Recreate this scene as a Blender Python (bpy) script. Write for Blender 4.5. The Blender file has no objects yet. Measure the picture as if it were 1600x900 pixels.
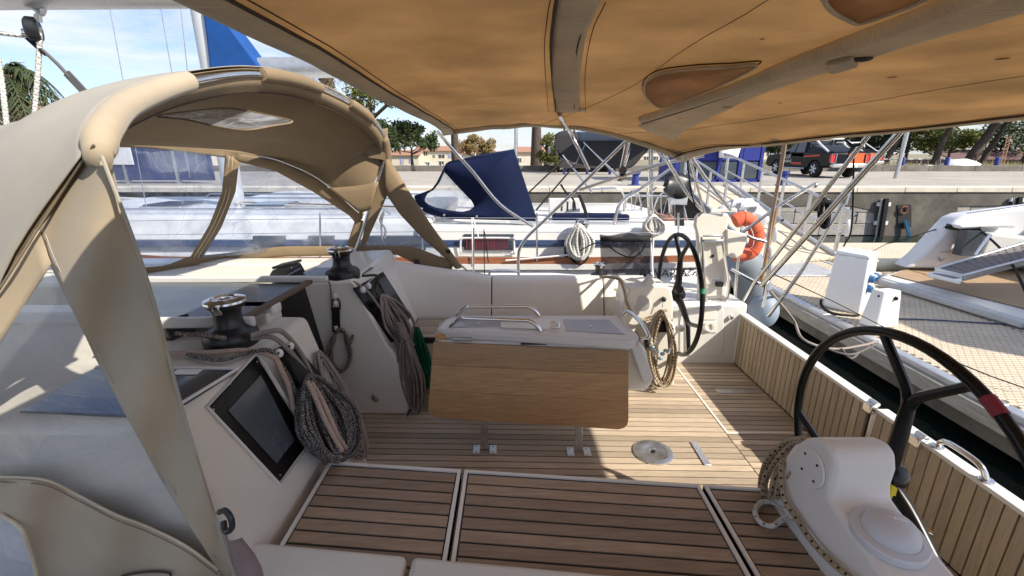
import bpy, bmesh, math, random
from mathutils import Vector, Matrix, noise as mnoise
random.seed(7)
C = bpy.context.scene.collection
SC = bpy.context.scene
R = math.radians
# ---------------------------------------------------------------- camera
CZ = 2.75; PT = R(16.7); F_ = 700.0
cam = bpy.data.cameras.new('camera'); cam_o = bpy.data.objects.new('camera', cam); C.objects.link(cam_o)
cam.sensor_width = 36; cam.lens = 36 * F_ / 1600; cam.clip_start = .05; cam.clip_end = 3000
cam_o.location = (0, 0, CZ); cam_o.rotation_euler = (math.pi/2 - PT, 0, 0)
SC.camera = cam_o
# ---------------------------------------------------------------- light
SUNV = Vector((1.0, -.62, 1.0)).normalized()
EL = math.asin(SUNV.z); AZ = math.atan2(SUNV.x, SUNV.y)
w = bpy.data.worlds.new('World'); SC.world = w; w.use_nodes = True
nt = w.node_tree; nt.nodes.clear()
N = nt.nodes.new; L = nt.links.new
wo = N('ShaderNodeOutputWorld'); bg = N('ShaderNodeBackground'); bg.inputs[1].default_value = .115
sky = N('ShaderNodeTexSky'); sky.sky_type = 'NISHITA'; sky.sun_disc = False
sky.sun_elevation = EL; sky.sun_rotation = AZ; sky.air_density = 1.0; sky.dust_density = .6; sky.ozone_density = 1.6
tc = N('ShaderNodeTexCoord'); mp = N('ShaderNodeMapping'); mp.inputs['Scale'].default_value = (1.0, 1.4, 6.5)
mp.inputs['Rotation'].default_value = (0, R(8), R(25))
n1 = N('ShaderNodeTexNoise'); n1.inputs['Scale'].default_value = 2.6; n1.inputs['Detail'].default_value = 9; n1.inputs['Roughness'].default_value = .62; n1.inputs['Distortion'].default_value = .6
rp = N('ShaderNodeValToRGB'); rp.color_ramp.elements[0].color = (.0,.0,.0,1); rp.color_ramp.elements[0].position = .40; rp.color_ramp.elements[1].position = .66
rp.color_ramp.elements[1].color = (.95, .95, .95, 1)
mx = N('ShaderNodeMix'); mx.data_type = 'RGBA'
mx.inputs[7].default_value = (4.7, 4.95, 5.3, 1)
L(tc.outputs['Generated'], mp.inputs[0]); L(mp.outputs[0], n1.inputs[0]); L(n1.outputs[0], rp.inputs[0])
tn = N('ShaderNodeMix'); tn.data_type = 'RGBA'; tn.blend_type = 'MULTIPLY'; tn.inputs[0].default_value = 1; tn.inputs[7].default_value = (.76,.75,.88,1); L(sky.outputs[0], tn.inputs[6])
L(rp.outputs[0], mx.inputs[0]); L(tn.outputs[2], mx.inputs[6]); L(mx.outputs[2], bg.inputs[0]); L(bg.outputs[0], wo.inputs[0])
sl = bpy.data.lights.new('sun', 'SUN'); sl.energy = 4.1; sl.angle = R(.6); sl.color = (1, .92, .79)
so = bpy.data.objects.new('sun', sl); C.objects.link(so); so.rotation_euler = SUNV.to_track_quat('Z', 'Y').to_euler()
so.location = SUNV * 60
SC.view_settings.view_transform = 'Standard'; SC.view_settings.look = 'None'
SC.view_settings.exposure = .85; SC.view_settings.gamma = 1
SC.render.engine = 'CYCLES'
SC.cycles.max_bounces = 12; SC.cycles.diffuse_bounces = 7; SC.cycles.transparent_max_bounces = 16; SC.cycles.transmission_bounces = 8
try: SC.cycles.use_denoising = True
except Exception: pass

# ---------------------------------------------------------------- photo pixel -> point in the place (real distances)
_c, _s = math.cos(PT), math.sin(PT)
def ray(px, py):
    a = (px - 800) / F_; b = (450 - py) / F_
    return Vector((a, _c + b*_s, -_s + b*_c))
O = Vector((0, 0, CZ))
def Z(px, py, z): r = ray(px, py); return O + r * ((z - CZ) / r.z)
def Y(px, py, y): r = ray(px, py); return O + r * (y / r.y)
def X(px, py, x): r = ray(px, py); return O + r * (x / r.x)
def hit(px, py, fn, t0=.3, t1=6.0):
    r = ray(px, py); t = t0; p = O + r*t; s0 = p.z - fn(p.x, p.y)
    while t < t1:
        t2 = t + .02; p = O + r*t2; s1 = p.z - fn(p.x, p.y)
        if (s0 < 0) != (s1 < 0): return O + r*(t + .02*abs(s0)/(abs(s0)+abs(s1)+1e-9))
        t, s0 = t2, s1
    return O + r*t1

# ---------------------------------------------------------------- curve helpers
def cat(pts, k=6, closed=False):
    P = [Vector(p) for p in pts]; n = len(P)
    if n < 3 and not closed: 
        return [P[0].lerp(P[-1], i/k) for i in range(k+1)]
    out = []
    for i in range(n if closed else n-1):
        if closed: a, b, c, d = P[i-1], P[i], P[(i+1) % n], P[(i+2) % n]
        else: b, c = P[i], P[i+1]; a = P[i-1] if i else b*2-c; d = P[i+2] if i+2 < n else c*2-b
        for j in range(k):
            t = j/k
            out.append(.5*((2*b)+(c-a)*t+(2*a-5*b+4*c-d)*t*t+(3*b-a-3*c+d)*t**3))
    if not closed: out.append(P[-1].copy())
    return out
def resample(pts, n):
    P = [Vector(p) for p in pts]; d = [0]
    for a, b in zip(P, P[1:]): d.append(d[-1] + (b-a).length)
    out = []; j = 0
    for i in range(n):
        s = d[-1]*i/(n-1)
        while j < len(P)-2 and d[j+1] < s: j += 1
        q = (s-d[j])/max(1e-9, d[j+1]-d[j]); out.append(P[j].lerp(P[j+1], min(1, max(0, q))))
    return out

class MB:
    def __init__(s): s.v = []; s.f = []; s.uv = []
    def add(s, vs, fs, uvs=None):
        b = len(s.v); s.v += [tuple(v) for v in vs]
        for i, f in enumerate(fs):
            s.f.append([b+q for q in f]); s.uv.append(uvs[i] if uvs else [(0, 0)]*len(f))
        return s
    def hexa(s, p):   # 4 bottom, 4 top (same winding)
        return s.add(p, [(3,2,1,0),(4,5,6,7),(0,1,5,4),(1,2,6,5),(2,3,7,6),(3,0,4,7)])
    def box(s, x0, y0, z0, x1, y1, z1):
        return s.hexa([(x0,y0,z0),(x1,y0,z0),(x1,y1,z0),(x0,y1,z0),(x0,y0,z1),(x1,y0,z1),(x1,y1,z1),(x0,y1,z1)])
    def bar(s, a, b, w, h, up=(0,0,1)):
        a = Vector(a); b = Vector(b); d = (b-a).normalized(); sd = d.cross(Vector(up))
        if sd.length < 1e-4: sd = d.cross(Vector((1,0,0)))
        sd.normalize(); u = sd.cross(d).normalized(); sd *= w/2; u *= h/2
        return s.hexa([a-sd-u, a+sd-u, b+sd-u, b-sd-u, a-sd+u, a+sd+u, b+sd+u, b-sd+u])
    def prism(s, poly, vec):
        P = [Vector(p) for p in poly]; v = Vector(vec); n = len(P)
        return s.add(P + [p+v for p in P], [tuple(range(n))[::-1], tuple(range(n, 2*n))] + [(i, (i+1) % n, n+(i+1) % n, n+i) for i in range(n)])
    def tube(s, pts, r, n=8, closed=False, k=0, cap=True):
        P = cat(pts, k, closed) if k else [Vector(p) for p in pts]
        m = len(P); rr = r if callable(r) else (lambda t: r)
        T = []
        for i in range(m):
            a = P[i-1] if (i or closed) else P[i]; b = P[(i+1) % m] if (i < m-1 or closed) else P[i]
            t = (b-a); T.append(t.normalized() if t.length > 1e-9 else Vector((0,0,1)))
        u = T[0].orthogonal().normalized(); vs = []; D = random.random()*3
        ds = []
        for i in range(m):
            u = (u - T[i]*u.dot(T[i])); u = u.normalized() if u.length > 1e-6 else T[i].orthogonal().normalized()
            v = T[i].cross(u); q = rr(i/max(1, m-1))
            if i: D += (P[i]-P[i-1]).length
            ds.append(D)
            for j in range(n):
                a = 2*math.pi*j/n; vs.append(P[i] + (u*math.cos(a)+v*math.sin(a))*q)
        fs = []; uv = []
        for i in range(m if closed else m-1):
            i2 = (i+1) % m; d0 = ds[i]; d1 = ds[i2] if i2 else D + (P[0]-P[-1]).length
            for j in range(n):
                j2 = (j+1) % n; fs.append((i*n+j, i*n+j2, i2*n+j2, i2*n+j))
                uv.append([(j/n, d0), ((j+1)/n, d0), ((j+1)/n, d1), (j/n, d1)])
        if not closed and cap:
            fs += [tuple(range(n))[::-1], tuple((m-1)*n+j for j in range(n))]; uv += [[(0,0)]*n]*2
        return s.add(vs, fs, uv)
    def lathe(s, prof, o, ax=(0,0,1), n=24):
        ax = Vector(ax).normalized(); u = ax.orthogonal().normalized(); v = ax.cross(u); o = Vector(o); vs = []; m = len(prof)
        for r, h in prof:
            for j in range(n):
                a = 2*math.pi*j/n; vs.append(o + ax*h + (u*math.cos(a)+v*math.sin(a))*max(r, 1e-4))
        fs = [(i*n+j, i*n+(j+1) % n, (i+1)*n+(j+1) % n, (i+1)*n+j) for i in range(m-1) for j in range(n)]
        fs += [tuple(range(n))[::-1], tuple((m-1)*n+j for j in range(n))]
        return s.add(vs, fs)
    def grid(s, rows):
        n = len(rows[0]); m = len(rows); vs = [p for r in rows for p in r]
        return s.add(vs, [(i*n+j, i*n+j+1, (i+1)*n+j+1, (i+1)*n+j) for i in range(m-1) for j in range(n-1)],
                     [[(j/(n-1), i/(m-1)), ((j+1)/(n-1), i/(m-1)), ((j+1)/(n-1), (i+1)/(m-1)), (j/(n-1), (i+1)/(m-1))] for i in range(m-1) for j in range(n-1)])
    def patch(s, rows, ku=4, kv=4):
        a = [cat(r, ku) for r in rows]; cols = [cat([r[j] for r in a], kv) for j in range(len(a[0]))]
        return s.grid([[c[i] for c in cols] for i in range(len(cols[0]))])
    def ball(s, c, r, n=10, sc=(1,1,1)):
        c = Vector(c); pr = [(math.sin(math.pi*i/n)*r, -math.cos(math.pi*i/n)*r) for i in range(n+1)]
        m = MB().lathe(pr, (0,0,0), (0,0,1), n*2)
        return s.add([c + Vector((v[0]*sc[0], v[1]*sc[1], v[2]*sc[2])) for v in m.v], m.f)
    def build(s, name, mat, parent=None, bevel=0, solid=0, sub=0, smooth=40, seg=2, off=0):
        me = bpy.data.meshes.new(name); me.from_pydata(s.v, [], s.f)
        uvl = me.uv_layers.new(name='uv'); k = 0
        flat = [c for u in s.uv for q in u for c in q]
        uvl.data.foreach_set('uv', flat)
        me.materials.append(mat)
        bm = bmesh.new(); bm.from_mesh(me); bmesh.ops.recalc_face_normals(bm, faces=bm.faces); bm.to_mesh(me); bm.free()
        if smooth:
            me.polygons.foreach_set('use_smooth', [True]*len(me.polygons))
            try: me.set_sharp_from_angle(angle=R(smooth))
            except Exception: pass
        o = bpy.data.objects.new(name, me); C.objects.link(o)
        if bevel:
            m = o.modifiers.new('b', 'BEVEL'); m.width = bevel; m.segments = seg; m.limit_method = 'ANGLE'; m.angle_limit = R(35)
            if hasattr(m, 'harden_normals'): m.harden_normals = False
        if solid: m = o.modifiers.new('s', 'SOLIDIFY'); m.thickness = solid; m.offset = off
        if sub: m = o.modifiers.new('u', 'SUBSURF'); m.levels = m.render_levels = sub
        if parent is not None: adopt(o, parent)
        return o
def wmat(o):
    m = o.matrix_basis.copy()
    if o.parent: m = wmat(o.parent) @ o.matrix_parent_inverse @ m
    return m
def adopt(o, parent):
    o.parent = parent; o.matrix_parent_inverse = wmat(parent).inverted()
def font_mesh(cu, m):
    t = bpy.data.objects.new('tmp', cu); C.objects.link(t); bpy.context.view_layer.update()
    me = bpy.data.meshes.new_from_object(t.evaluated_get(bpy.context.evaluated_depsgraph_get())); bpy.data.objects.remove(t)
    me.materials.clear(); me.materials.append(m); q = bpy.data.objects.new('lettering', me); C.objects.link(q); return q
def tag(o, label=None, cat_=None, group=None, kind=None):
    if label: o['label'] = label
    if cat_: o['category'] = cat_
    if group: o['group'] = group
    if kind: o['kind'] = kind
    return o
def thing(name, label, cat_, loc=(0,0,0), group=None):
    o = bpy.data.objects.new(name, None); C.objects.link(o); o.location = loc; o.empty_display_size = .2
    return tag(o, label, cat_, group)
def copy_tree(o, parent=None, first=True):
    c = o.copy(); C.objects.link(c)
    if parent is not None:
        c.parent = parent; c.matrix_parent_inverse = o.matrix_parent_inverse.copy()
    for ch in [q for q in bpy.data.objects if q.parent == o and q != c]: copy_tree(ch, c)
    return c

# ---------------------------------------------------------------- materials
def ramp(nt, fac, stops):
    r = nt.nodes.new('ShaderNodeValToRGB'); e = r.color_ramp.elements
    while len(e) < len(stops): e.new(.5)
    for q, (p, c) in zip(e, stops): q.position = p; q.color = (*c, 1)
    nt.links.new(fac, r.inputs[0]); return r.outputs[0]
def mat(name, col, rough=.5, metal=0, var=.12, scale=4.0, stretch=(1,1,1), bump=0.0, bscale=60.0, bstretch=None, rand=0.0, spec=.5, coat=0, col2=None, transl=0, detail=5, alpha=None, dirt=0.0, sheen=0):
    m = bpy.data.materials.new(name); m.use_nodes = True; nt = m.node_tree; p = nt.nodes['Principled BSDF']
    N = nt.nodes.new; L = nt.links.new
    tc = N('ShaderNodeTexCoord'); mp = N('ShaderNodeMapping'); mp.inputs['Scale'].default_value = stretch
    L(tc.outputs['Object'], mp.inputs[0])
    ns = N('ShaderNodeTexNoise'); ns.inputs['Scale'].default_value = scale; ns.inputs['Detail'].default_value = detail; ns.inputs['Roughness'].default_value = .6
    src = mp.outputs[0]
    if rand:
        oi = N('ShaderNodeObjectInfo'); ad = N('ShaderNodeVectorMath'); ad.operation = 'ADD'; ml = N('ShaderNodeMath'); ml.operation = 'MULTIPLY'; ml.inputs[1].default_value = 37.0
        L(oi.outputs['Random'], ml.inputs[0]); L(mp.outputs[0], ad.inputs[0]); L(ml.outputs[0], ad.inputs[1]); src = ad.outputs[0]
    L(src, ns.inputs[0])
    c = Vector(col); c2 = Vector(col2) if col2 else c*(1-var)
    out = ramp(nt, ns.outputs[0], [(.3, tuple(c2)), (.7, tuple((c*(1+var*.5)) if not col2 else c))])
    if rand:
        hs = N('ShaderNodeHueSaturation'); mr = N('ShaderNodeMapRange'); mr.inputs[3].default_value = 1-rand; mr.inputs[4].default_value = 1+rand
        L(oi.outputs['Random'], mr.inputs[0]); L(mr.outputs[0], hs.inputs['Value']); L(out, hs.inputs['Color']); out = hs.outputs[0]
    if dirt:
        n3 = N('ShaderNodeTexNoise'); n3.inputs['Scale'].default_value = 1.7; n3.inputs['Detail'].default_value = 8; n3.inputs['Roughness'].default_value = .7
        L(tc.outputs['Object'], n3.inputs[0]); f = ramp(nt, n3.outputs[0], [(.45, (0,0,0)), (.75, (dirt,)*3)])
        mi = N('ShaderNodeMix'); mi.data_type = 'RGBA'; mi.inputs[7].default_value = (*(c*.35), 1)
        L(f, mi.inputs[0]); L(out, mi.inputs[6]); out = mi.outputs[2]
    L(out, p.inputs['Base Color'])
    p.inputs['Roughness'].default_value = rough; p.inputs['Metallic'].default_value = metal; p.inputs['Specular IOR Level'].default_value = spec
    p.inputs['Coat Weight'].default_value = coat; p.inputs['Coat Roughness'].default_value = .08
    if sheen: p.inputs['Sheen Weight'].default_value = sheen
    rr = N('ShaderNodeMapRange'); rr.inputs[3].default_value = max(.02, rough*.8); rr.inputs[4].default_value = min(1, rough*1.25)
    L(ns.outputs[0], rr.inputs[0]); L(rr.outputs[0], p.inputs['Roughness'])
    if bump:
        mb = N('ShaderNodeMapping'); mb.inputs['Scale'].default_value = bstretch or stretch; L(tc.outputs['Object'], mb.inputs[0])
        nb = N('ShaderNodeTexNoise'); nb.inputs['Scale'].default_value = bscale; nb.inputs['Detail'].default_value = 4; L(mb.outputs[0], nb.inputs[0])
        bp = N('ShaderNodeBump'); bp.inputs['Strength'].default_value = bump; bp.inputs['Distance'].default_value = .01
        L(nb.outputs[0], bp.inputs['Height']); L(bp.outputs[0], p.inputs['Normal'])
    if transl:
        t = N('ShaderNodeBsdfTranslucent'); L(out, t.inputs[0]); ms = N('ShaderNodeMixShader'); ms.inputs[0].default_value = transl
        mo = nt.nodes['Material Output']; L(p.outputs[0], ms.inputs[1]); L(t.outputs[0], ms.inputs[2]); L(ms.outputs[0], mo.inputs[0])
        if isinstance(transl, tuple): pass
    return m
def vinyl(name, haze=.12, tint=(.9,.94,1), scr=1.0, gloss=.25, hazecol=(.75,.78,.82)):
    m = bpy.data.materials.new(name); m.use_nodes = True; nt = m.node_tree; nt.nodes.clear(); N = nt.nodes.new; L = nt.links.new
    o = N('ShaderNodeOutputMaterial'); tr = N('ShaderNodeBsdfTransparent'); tr.inputs[0].default_value = (*tint, 1)
    gl = N('ShaderNodeBsdfGlossy'); gl.inputs['Roughness'].default_value = .06
    df = N('ShaderNodeBsdfDiffuse'); df.inputs[0].default_value = (*hazecol, 1)
    tl = N('ShaderNodeBsdfTranslucent'); tl.inputs[0].default_value = (*hazecol, 1)
    ds = N('ShaderNodeMixShader'); L(df.outputs[0], ds.inputs[1]); L(tl.outputs[0], ds.inputs[2])
    tc = N('ShaderNodeTexCoord'); mp = N('ShaderNodeMapping'); mp.inputs['Scale'].default_value = (1,1,1); L(tc.outputs['Object'], mp.inputs[0])
    n1 = N('ShaderNodeTexNoise'); n1.inputs['Scale'].default_value = 3.2; n1.inputs['Detail'].default_value = 7; n1.inputs['Distortion'].default_value = 1.6; L(mp.outputs[0], n1.inputs[0])
    wv = N('ShaderNodeTexVoronoi'); wv.feature = 'DISTANCE_TO_EDGE'; wv.inputs['Scale'].default_value = 1.5
    dn = N('ShaderNodeMixRGB') if False else N('ShaderNodeVectorMath'); dn.operation = 'ADD'; L(mp.outputs[0], dn.inputs[0])
    nd = N('ShaderNodeTexNoise'); nd.inputs['Scale'].default_value = 2.2; L(mp.outputs[0], nd.inputs[0]); L(nd.outputs['Color'], dn.inputs[1]); L(dn.outputs[0], wv.inputs['Vector'])
    sc = ramp(nt, wv.outputs['Distance'], [(0, (.55*scr,)*3), (.011, (0,0,0))])
    cl = ramp(nt, n1.outputs[0], [(.4, (haze*.35,)*3), (.75, (min(.9, haze*2.4),)*3)])
    ad = N('ShaderNodeMath'); ad.operation = 'ADD'; ad.use_clamp = True; L(sc, ad.inputs[0]); L(cl, ad.inputs[1])
    bp = N('ShaderNodeBump'); bp.inputs['Strength'].default_value = .35; bp.inputs['Distance'].default_value = .05; L(n1.outputs[0], bp.inputs['Height']); L(bp.outputs[0], gl.inputs['Normal'])
    fr = N('ShaderNodeLayerWeight'); fr.inputs[0].default_value = .5; L(bp.outputs[0], fr.inputs['Normal'])
    fp = N('ShaderNodeMath'); fp.operation = 'POWER'; fp.inputs[1].default_value = 4.0; L(fr.outputs['Facing'], fp.inputs[0])
    fm = N('ShaderNodeMath'); fm.operation = 'MULTIPLY_ADD'; fm.inputs[1].default_value = .6; fm.inputs[2].default_value = .03+gloss*.08; L(fp.outputs[0], fm.inputs[0])
    m1 = N('ShaderNodeMixShader'); m2 = N('ShaderNodeMixShader')
    L(ad.outputs[0], m1.inputs[0]); L(tr.outputs[0], m1.inputs[1]); L(ds.outputs[0], m1.inputs[2])
    L(fm.outputs[0], m2.inputs[0]); L(m1.outputs[0], m2.inputs[1]); L(gl.outputs[0], m2.inputs[2]); L(m2.outputs[0], o.inputs[0])
    return m
def ropemat(name, col, fleck, amount=.35, freq=60.0, salt=0):
    """braided cover: small diagonal strands with darker flecks, laid out along the rope"""
    m = bpy.data.materials.new(name); m.use_nodes = True; nt = m.node_tree; p = nt.nodes['Principled BSDF']; N = nt.nodes.new; L = nt.links.new
    uv = N('ShaderNodeUVMap'); sp = N('ShaderNodeSeparateXYZ'); L(uv.outputs[0], sp.inputs[0])
    def mth(op, a, b=None):
        q = N('ShaderNodeMath'); q.operation = op
        for i, x in enumerate((a, b)):
            if x is None: continue
            if isinstance(x, (int, float)): q.inputs[i].default_value = x
            else: L(x, q.inputs[i])
        return q.outputs[0]
    U = mth('MULTIPLY', sp.outputs[0], 6.28318*2); V = mth('MULTIPLY', sp.outputs[1], freq*6.28318)
    a = mth('SINE', mth('ADD', V, U)); b = mth('SINE', mth('SUBTRACT', V, U)); h = mth('MAXIMUM', a, b)
    V2 = mth('MULTIPLY', sp.outputs[1], freq*.42*6.28318); U1 = mth('MULTIPLY', sp.outputs[0], 6.28318)
    fl = mth('MULTIPLY', mth('SINE', mth('ADD', V2, U1)), mth('SINE', mth('SUBTRACT', V2, U1)))
    f = ramp(nt, fl, [(1-amount, (0,0,0)), (min(1, 1-amount+.08), (1,1,1))])
    if salt:
        t2 = N('ShaderNodeTexCoord'); n2 = N('ShaderNodeTexNoise'); n2.inputs['Scale'].default_value = salt; n2.inputs['Detail'].default_value = 2; L(t2.outputs['Object'], n2.inputs[0]); f = ramp(nt, n2.outputs[0], [(.50, (0,0,0)), (.56, (1,1,1))])
    mi = N('ShaderNodeMix'); mi.data_type = 'RGBA'; mi.inputs[6].default_value = (*col, 1); mi.inputs[7].default_value = (*fleck, 1); L(f, mi.inputs[0])
    tc = N('ShaderNodeTexCoord'); nn = N('ShaderNodeTexNoise'); nn.inputs['Scale'].default_value = 14; L(tc.outputs['Object'], nn.inputs[0])
    hs = N('ShaderNodeHueSaturation'); mr = N('ShaderNodeMapRange'); mr.inputs[3].default_value = .65; mr.inputs[4].default_value = 1.25; L(nn.outputs[0], mr.inputs[0]); L(mr.outputs[0], hs.inputs['Value'])
    L(mi.outputs[2], hs.inputs['Color']); L(hs.outputs[0], p.inputs['Base Color']); p.inputs['Roughness'].default_value = .85; p.inputs['Specular IOR Level'].default_value = .2
    bp = N('ShaderNodeBump'); bp.inputs['Strength'].default_value = .6; bp.inputs['Distance'].default_value = .003; L(h, bp.inputs['Height']); L(bp.outputs[0], p.inputs['Normal'])
    return m

M = {}
M['gel'] = mat('gelcoat_cream', (.78,.745,.665), .22, var=.05, scale=2.5, bump=.05, bscale=35, dirt=.10)
M['gelw'] = mat('gelcoat_white', (.68,.675,.65), .28, var=.05, scale=2, bump=.03, bscale=20, dirt=.08)
M['gelns'] = mat('nonslip_cream', (.76,.72,.63), .6, var=.05, scale=3, bump=.5, bscale=420, dirt=.08)
M['ped'] = mat('pedestal_grey_white', (.76,.75,.715), .42, var=.04, scale=3, bump=.08, bscale=200, dirt=.06)
M['teak'] = mat('teak_weathered', (.50,.41,.305), .62, var=.2, col2=(.38,.30,.215), scale=9, stretch=(.8,9,9), bump=.35, bscale=26, bstretch=(.7,14,14), rand=.26, dirt=.28)
M['teakv'] = mat('teak_vertical', (.47,.385,.275), .62, var=.2, col2=(.35,.28,.195), scale=9, stretch=(9,9,.8), bump=.35, bscale=26, bstretch=(14,14,.7), rand=.13, dirt=.1)
M['teakseat'] = mat('teak_oiled', (.41,.30,.20), .55, var=.2, col2=(.27,.19,.125), scale=8, stretch=(.8,9,9), bump=.3, bscale=26, bstretch=(.7,14,14), rand=.2, dirt=.15)
M['leaf'] = mat('varnished_teak_ply', (.55,.33,.15), .33, col2=(.33,.19,.08), scale=6, stretch=(1.2,6,22), bump=.12, bscale=30, bstretch=(1.5,8,40), rand=.22, coat=.25, detail=9)
M['caulk'] = mat('black_caulk', (.018,.017,.018), .6, var=.1)
M['steel'] = mat('stainless_steel', (.72,.71,.69), .16, 1, var=.08, scale=12, bump=.02)
M['steelb'] = mat('brushed_steel', (.6,.6,.6), .38, 1, var=.2, scale=18, bump=.08, bscale=90)
M['alu'] = mat('aluminium', (.62,.63,.64), .42, .85, var=.12, scale=9, bump=.04)
M['blackp'] = mat('black_plastic', (.016,.016,.018), .35, var=.2, scale=8)
M['blackg'] = mat('black_gloss', (.005,.005,.006), .28, var=.2, scale=5, spec=.28)
M['rubber'] = mat('black_rubber', (.016,.016,.017), .7, spec=.25, var=.2)
M['acryl'] = mat('smoked_acrylic', (.045,.055,.07), .07, var=.2, scale=3, spec=.8, dirt=.05)
M['acrylg'] = mat('dusty_grey_acrylic', (.07,.085,.10), .25, var=.3, scale=5, spec=.35)
M['lidglass'] = mat('lid_dull_acrylic', (.36,.37,.40), .2, var=.1, scale=6, spec=.6)
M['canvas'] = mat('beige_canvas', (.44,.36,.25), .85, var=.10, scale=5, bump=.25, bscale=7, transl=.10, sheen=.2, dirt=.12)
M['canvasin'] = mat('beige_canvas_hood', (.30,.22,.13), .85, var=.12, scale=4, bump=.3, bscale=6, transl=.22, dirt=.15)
M['canvtop'] = mat('beige_canvas_weathered_top', (.42,.39,.33), .85, var=.08, scale=3, bump=.25, bscale=5, transl=.15, dirt=.05)
M['bim'] = mat('bimini_canvas', (.69,.505,.30), .9, col2=(.45,.325,.185), scale=2.3, bump=.45, bscale=18, transl=.55, detail=9, dirt=.3)
M['bimz'] = mat('bimini_pocket_canvas', (.84,.66,.42), .9, col2=(.60,.45,.26), scale=6, bump=.4, bscale=14, transl=.7, detail=7)
M['bimband'] = mat('bimini_webbing', (.80,.71,.54), .9, var=.14, scale=6, bump=.9, bscale=9, bstretch=(1,9,1), transl=.4, dirt=.15)
M['seaml'] = mat('pale_brown_seam', (.20,.155,.105), .9)
M['darkwood'] = mat('dark_teak_trim', (.12,.075,.045), .5, var=.3, scale=8)
M['stitch'] = mat('dark_seam', (.055,.035,.022), .9)
M['vin'] = vinyl('scratched_vinyl', .20, (.74,.80,.92), .45, hazecol=(.45,.50,.60))
M['vinw'] = vinyl('white_crazed_vinyl', .8, (.85,.88,.95), .4, hazecol=(.62,.65,.70))
M['vinc'] = vinyl('clear_vinyl_side', .10, (.93,.94,.95), .10, hazecol=(.62,.63,.64))
M['vinl'] = vinyl('skylight_vinyl', .42, (.85,.9,1.0), .8, hazecol=(.85,.88,.95))
M['white'] = mat('white_paint', (.80,.80,.79), .32, var=.04, scale=2, dirt=.06)
M['hull'] = mat('hull_white', (.68,.69,.70), .16, var=.04, scale=1.2, coat=.3, dirt=.06)
M['navy'] = mat('navy_canvas', (.008,.014,.045), .9, spec=.12, var=.25, scale=4, bump=.3, bscale=7, transl=.06)
M['blue'] = mat('blue_sailcover', (.005,.075,.30), .8, var=.25, scale=3, bump=.5, bscale=5, transl=.12)
M['stripe'] = mat('navy_stripe', (.035,.06,.13), .25, var=.1)
M['wood'] = mat('mahogany_rail', (.30,.11,.05), .45, var=.3, scale=6, stretch=(1,8,8), bump=.2)
M['curtain'] = mat('burgundy_curtain', (.10,.018,.03), .8, var=.6, scale=30, stretch=(1,1,.05))
M['conc'] = mat('quay_concrete', (.24,.22,.19), .92, col2=(.10,.09,.075), scale=1.4, bump=1.0, bscale=9, detail=10, dirt=.6)
M['wallconc'] = mat('stained_wall_concrete', (.17,.155,.13), .95, col2=(.06,.055,.045), scale=1.1, bump=1.0, bscale=7, detail=12, dirt=.7)
M['quay'] = mat('quay_paving', (.42,.385,.34), .92, col2=(.30,.275,.245), scale=.5, bump=.3, bscale=8, detail=10, dirt=.15)
M['coping'] = mat('coping_stone', (.66,.60,.50), .9, var=.2, scale=2, bump=.5, bscale=12)
M['stone'] = mat('wall_stone', (.44,.42,.385), .92, col2=(.28,.265,.24), scale=3, bump=.9, bscale=14, rand=.2, detail=9, dirt=.3)
M['water'] = None
M['ground'] = mat('dry_ground', (.30,.26,.18), .95, col2=(.16,.16,.09), scale=.25, bump=.5, bscale=3, detail=10)
M['wallc'] = mat('house_wall', (.66,.60,.50), .9, var=.08, scale=.8, rand=.05)
M['wally'] = mat('house_wall_yellow', (.58,.53,.43), .9, var=.08, scale=.8)
M['tile'] = mat('roof_tile', (.42,.24,.17), .85, col2=(.32,.17,.12), scale=5, bump=.8, bscale=6, rand=.1)
M['shut'] = mat('shutter_lilac', (.26,.28,.48), .7)
M['winglass'] = mat('house_glass', (.05,.06,.08), .12, spec=.8)
M['bark'] = mat('pine_bark', (.085,.062,.048), .95, var=.5, scale=7, stretch=(1,1,.3), bump=1, bscale=16)
M['pbark'] = mat('palm_bark', (.20,.13,.085), .95, var=.5, scale=9, bump=1, bscale=16)
M['leafd'] = mat('pine_foliage', (.055,.085,.022), .8, col2=(.022,.042,.012), scale=1.6, transl=.25, rand=.15)
M['leafy'] = mat('bright_foliage', (.15,.16,.022), .8, col2=(.055,.075,.015), scale=1.8, transl=.35)
M['leaft'] = mat('autumn_foliage', (.26,.18,.06), .8, col2=(.14,.10,.04), scale=1.5, transl=.3)
M['palmg'] = mat('palm_frond', (.07,.095,.032), .6, col2=(.035,.05,.018), scale=3, transl=.2)
M['kiosk'] = mat('kiosk_blue', (.018,.03,.24), .45, var=.15, scale=1)
M['banner'] = mat('hoarding_blue', (.035,.055,.15), .7, var=.2, scale=.7)
M['red'] = mat('truck_red', (.6,.03,.02), .3)
M['orange'] = mat('lifebuoy_orange', (.66,.13,.06), .75, var=.15, scale=8, bump=.4, bscale=12)
M['orangep'] = mat('truck_orange', (.75,.13,.03), .35)
M['carblack'] = mat('truck_black', (.006,.007,.009), .3, var=.2, coat=.0, spec=.2)
M['carglass'] = mat('truck_glass', (.02,.025,.025), .08, spec=.9)
M['pont'] = None
M['mesh'] = vinyl('grey_mesh_cloth', .78, (.25,.25,.27), 0, 0, (.055,.055,.06))
M['dinghy'] = mat('grey_fender', (.20,.23,.26), .5, var=.1)
M['bluesock'] = mat('light_blue_fender', (.24,.30,.37), .6, var=.1)
M['yel'] = mat('yellow_sticker', (.75,.62,.03), .4)
M['green'] = mat('green_tape', (.01,.25,.10), .6)
M['redtape'] = mat('dark_red_tape', (.22,.02,.035), .5)
M['signw'] = mat('sign_white', (.8,.8,.8), .5)
M['bluep'] = mat('blue_bollard', (.02,.035,.22), .5)
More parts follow.
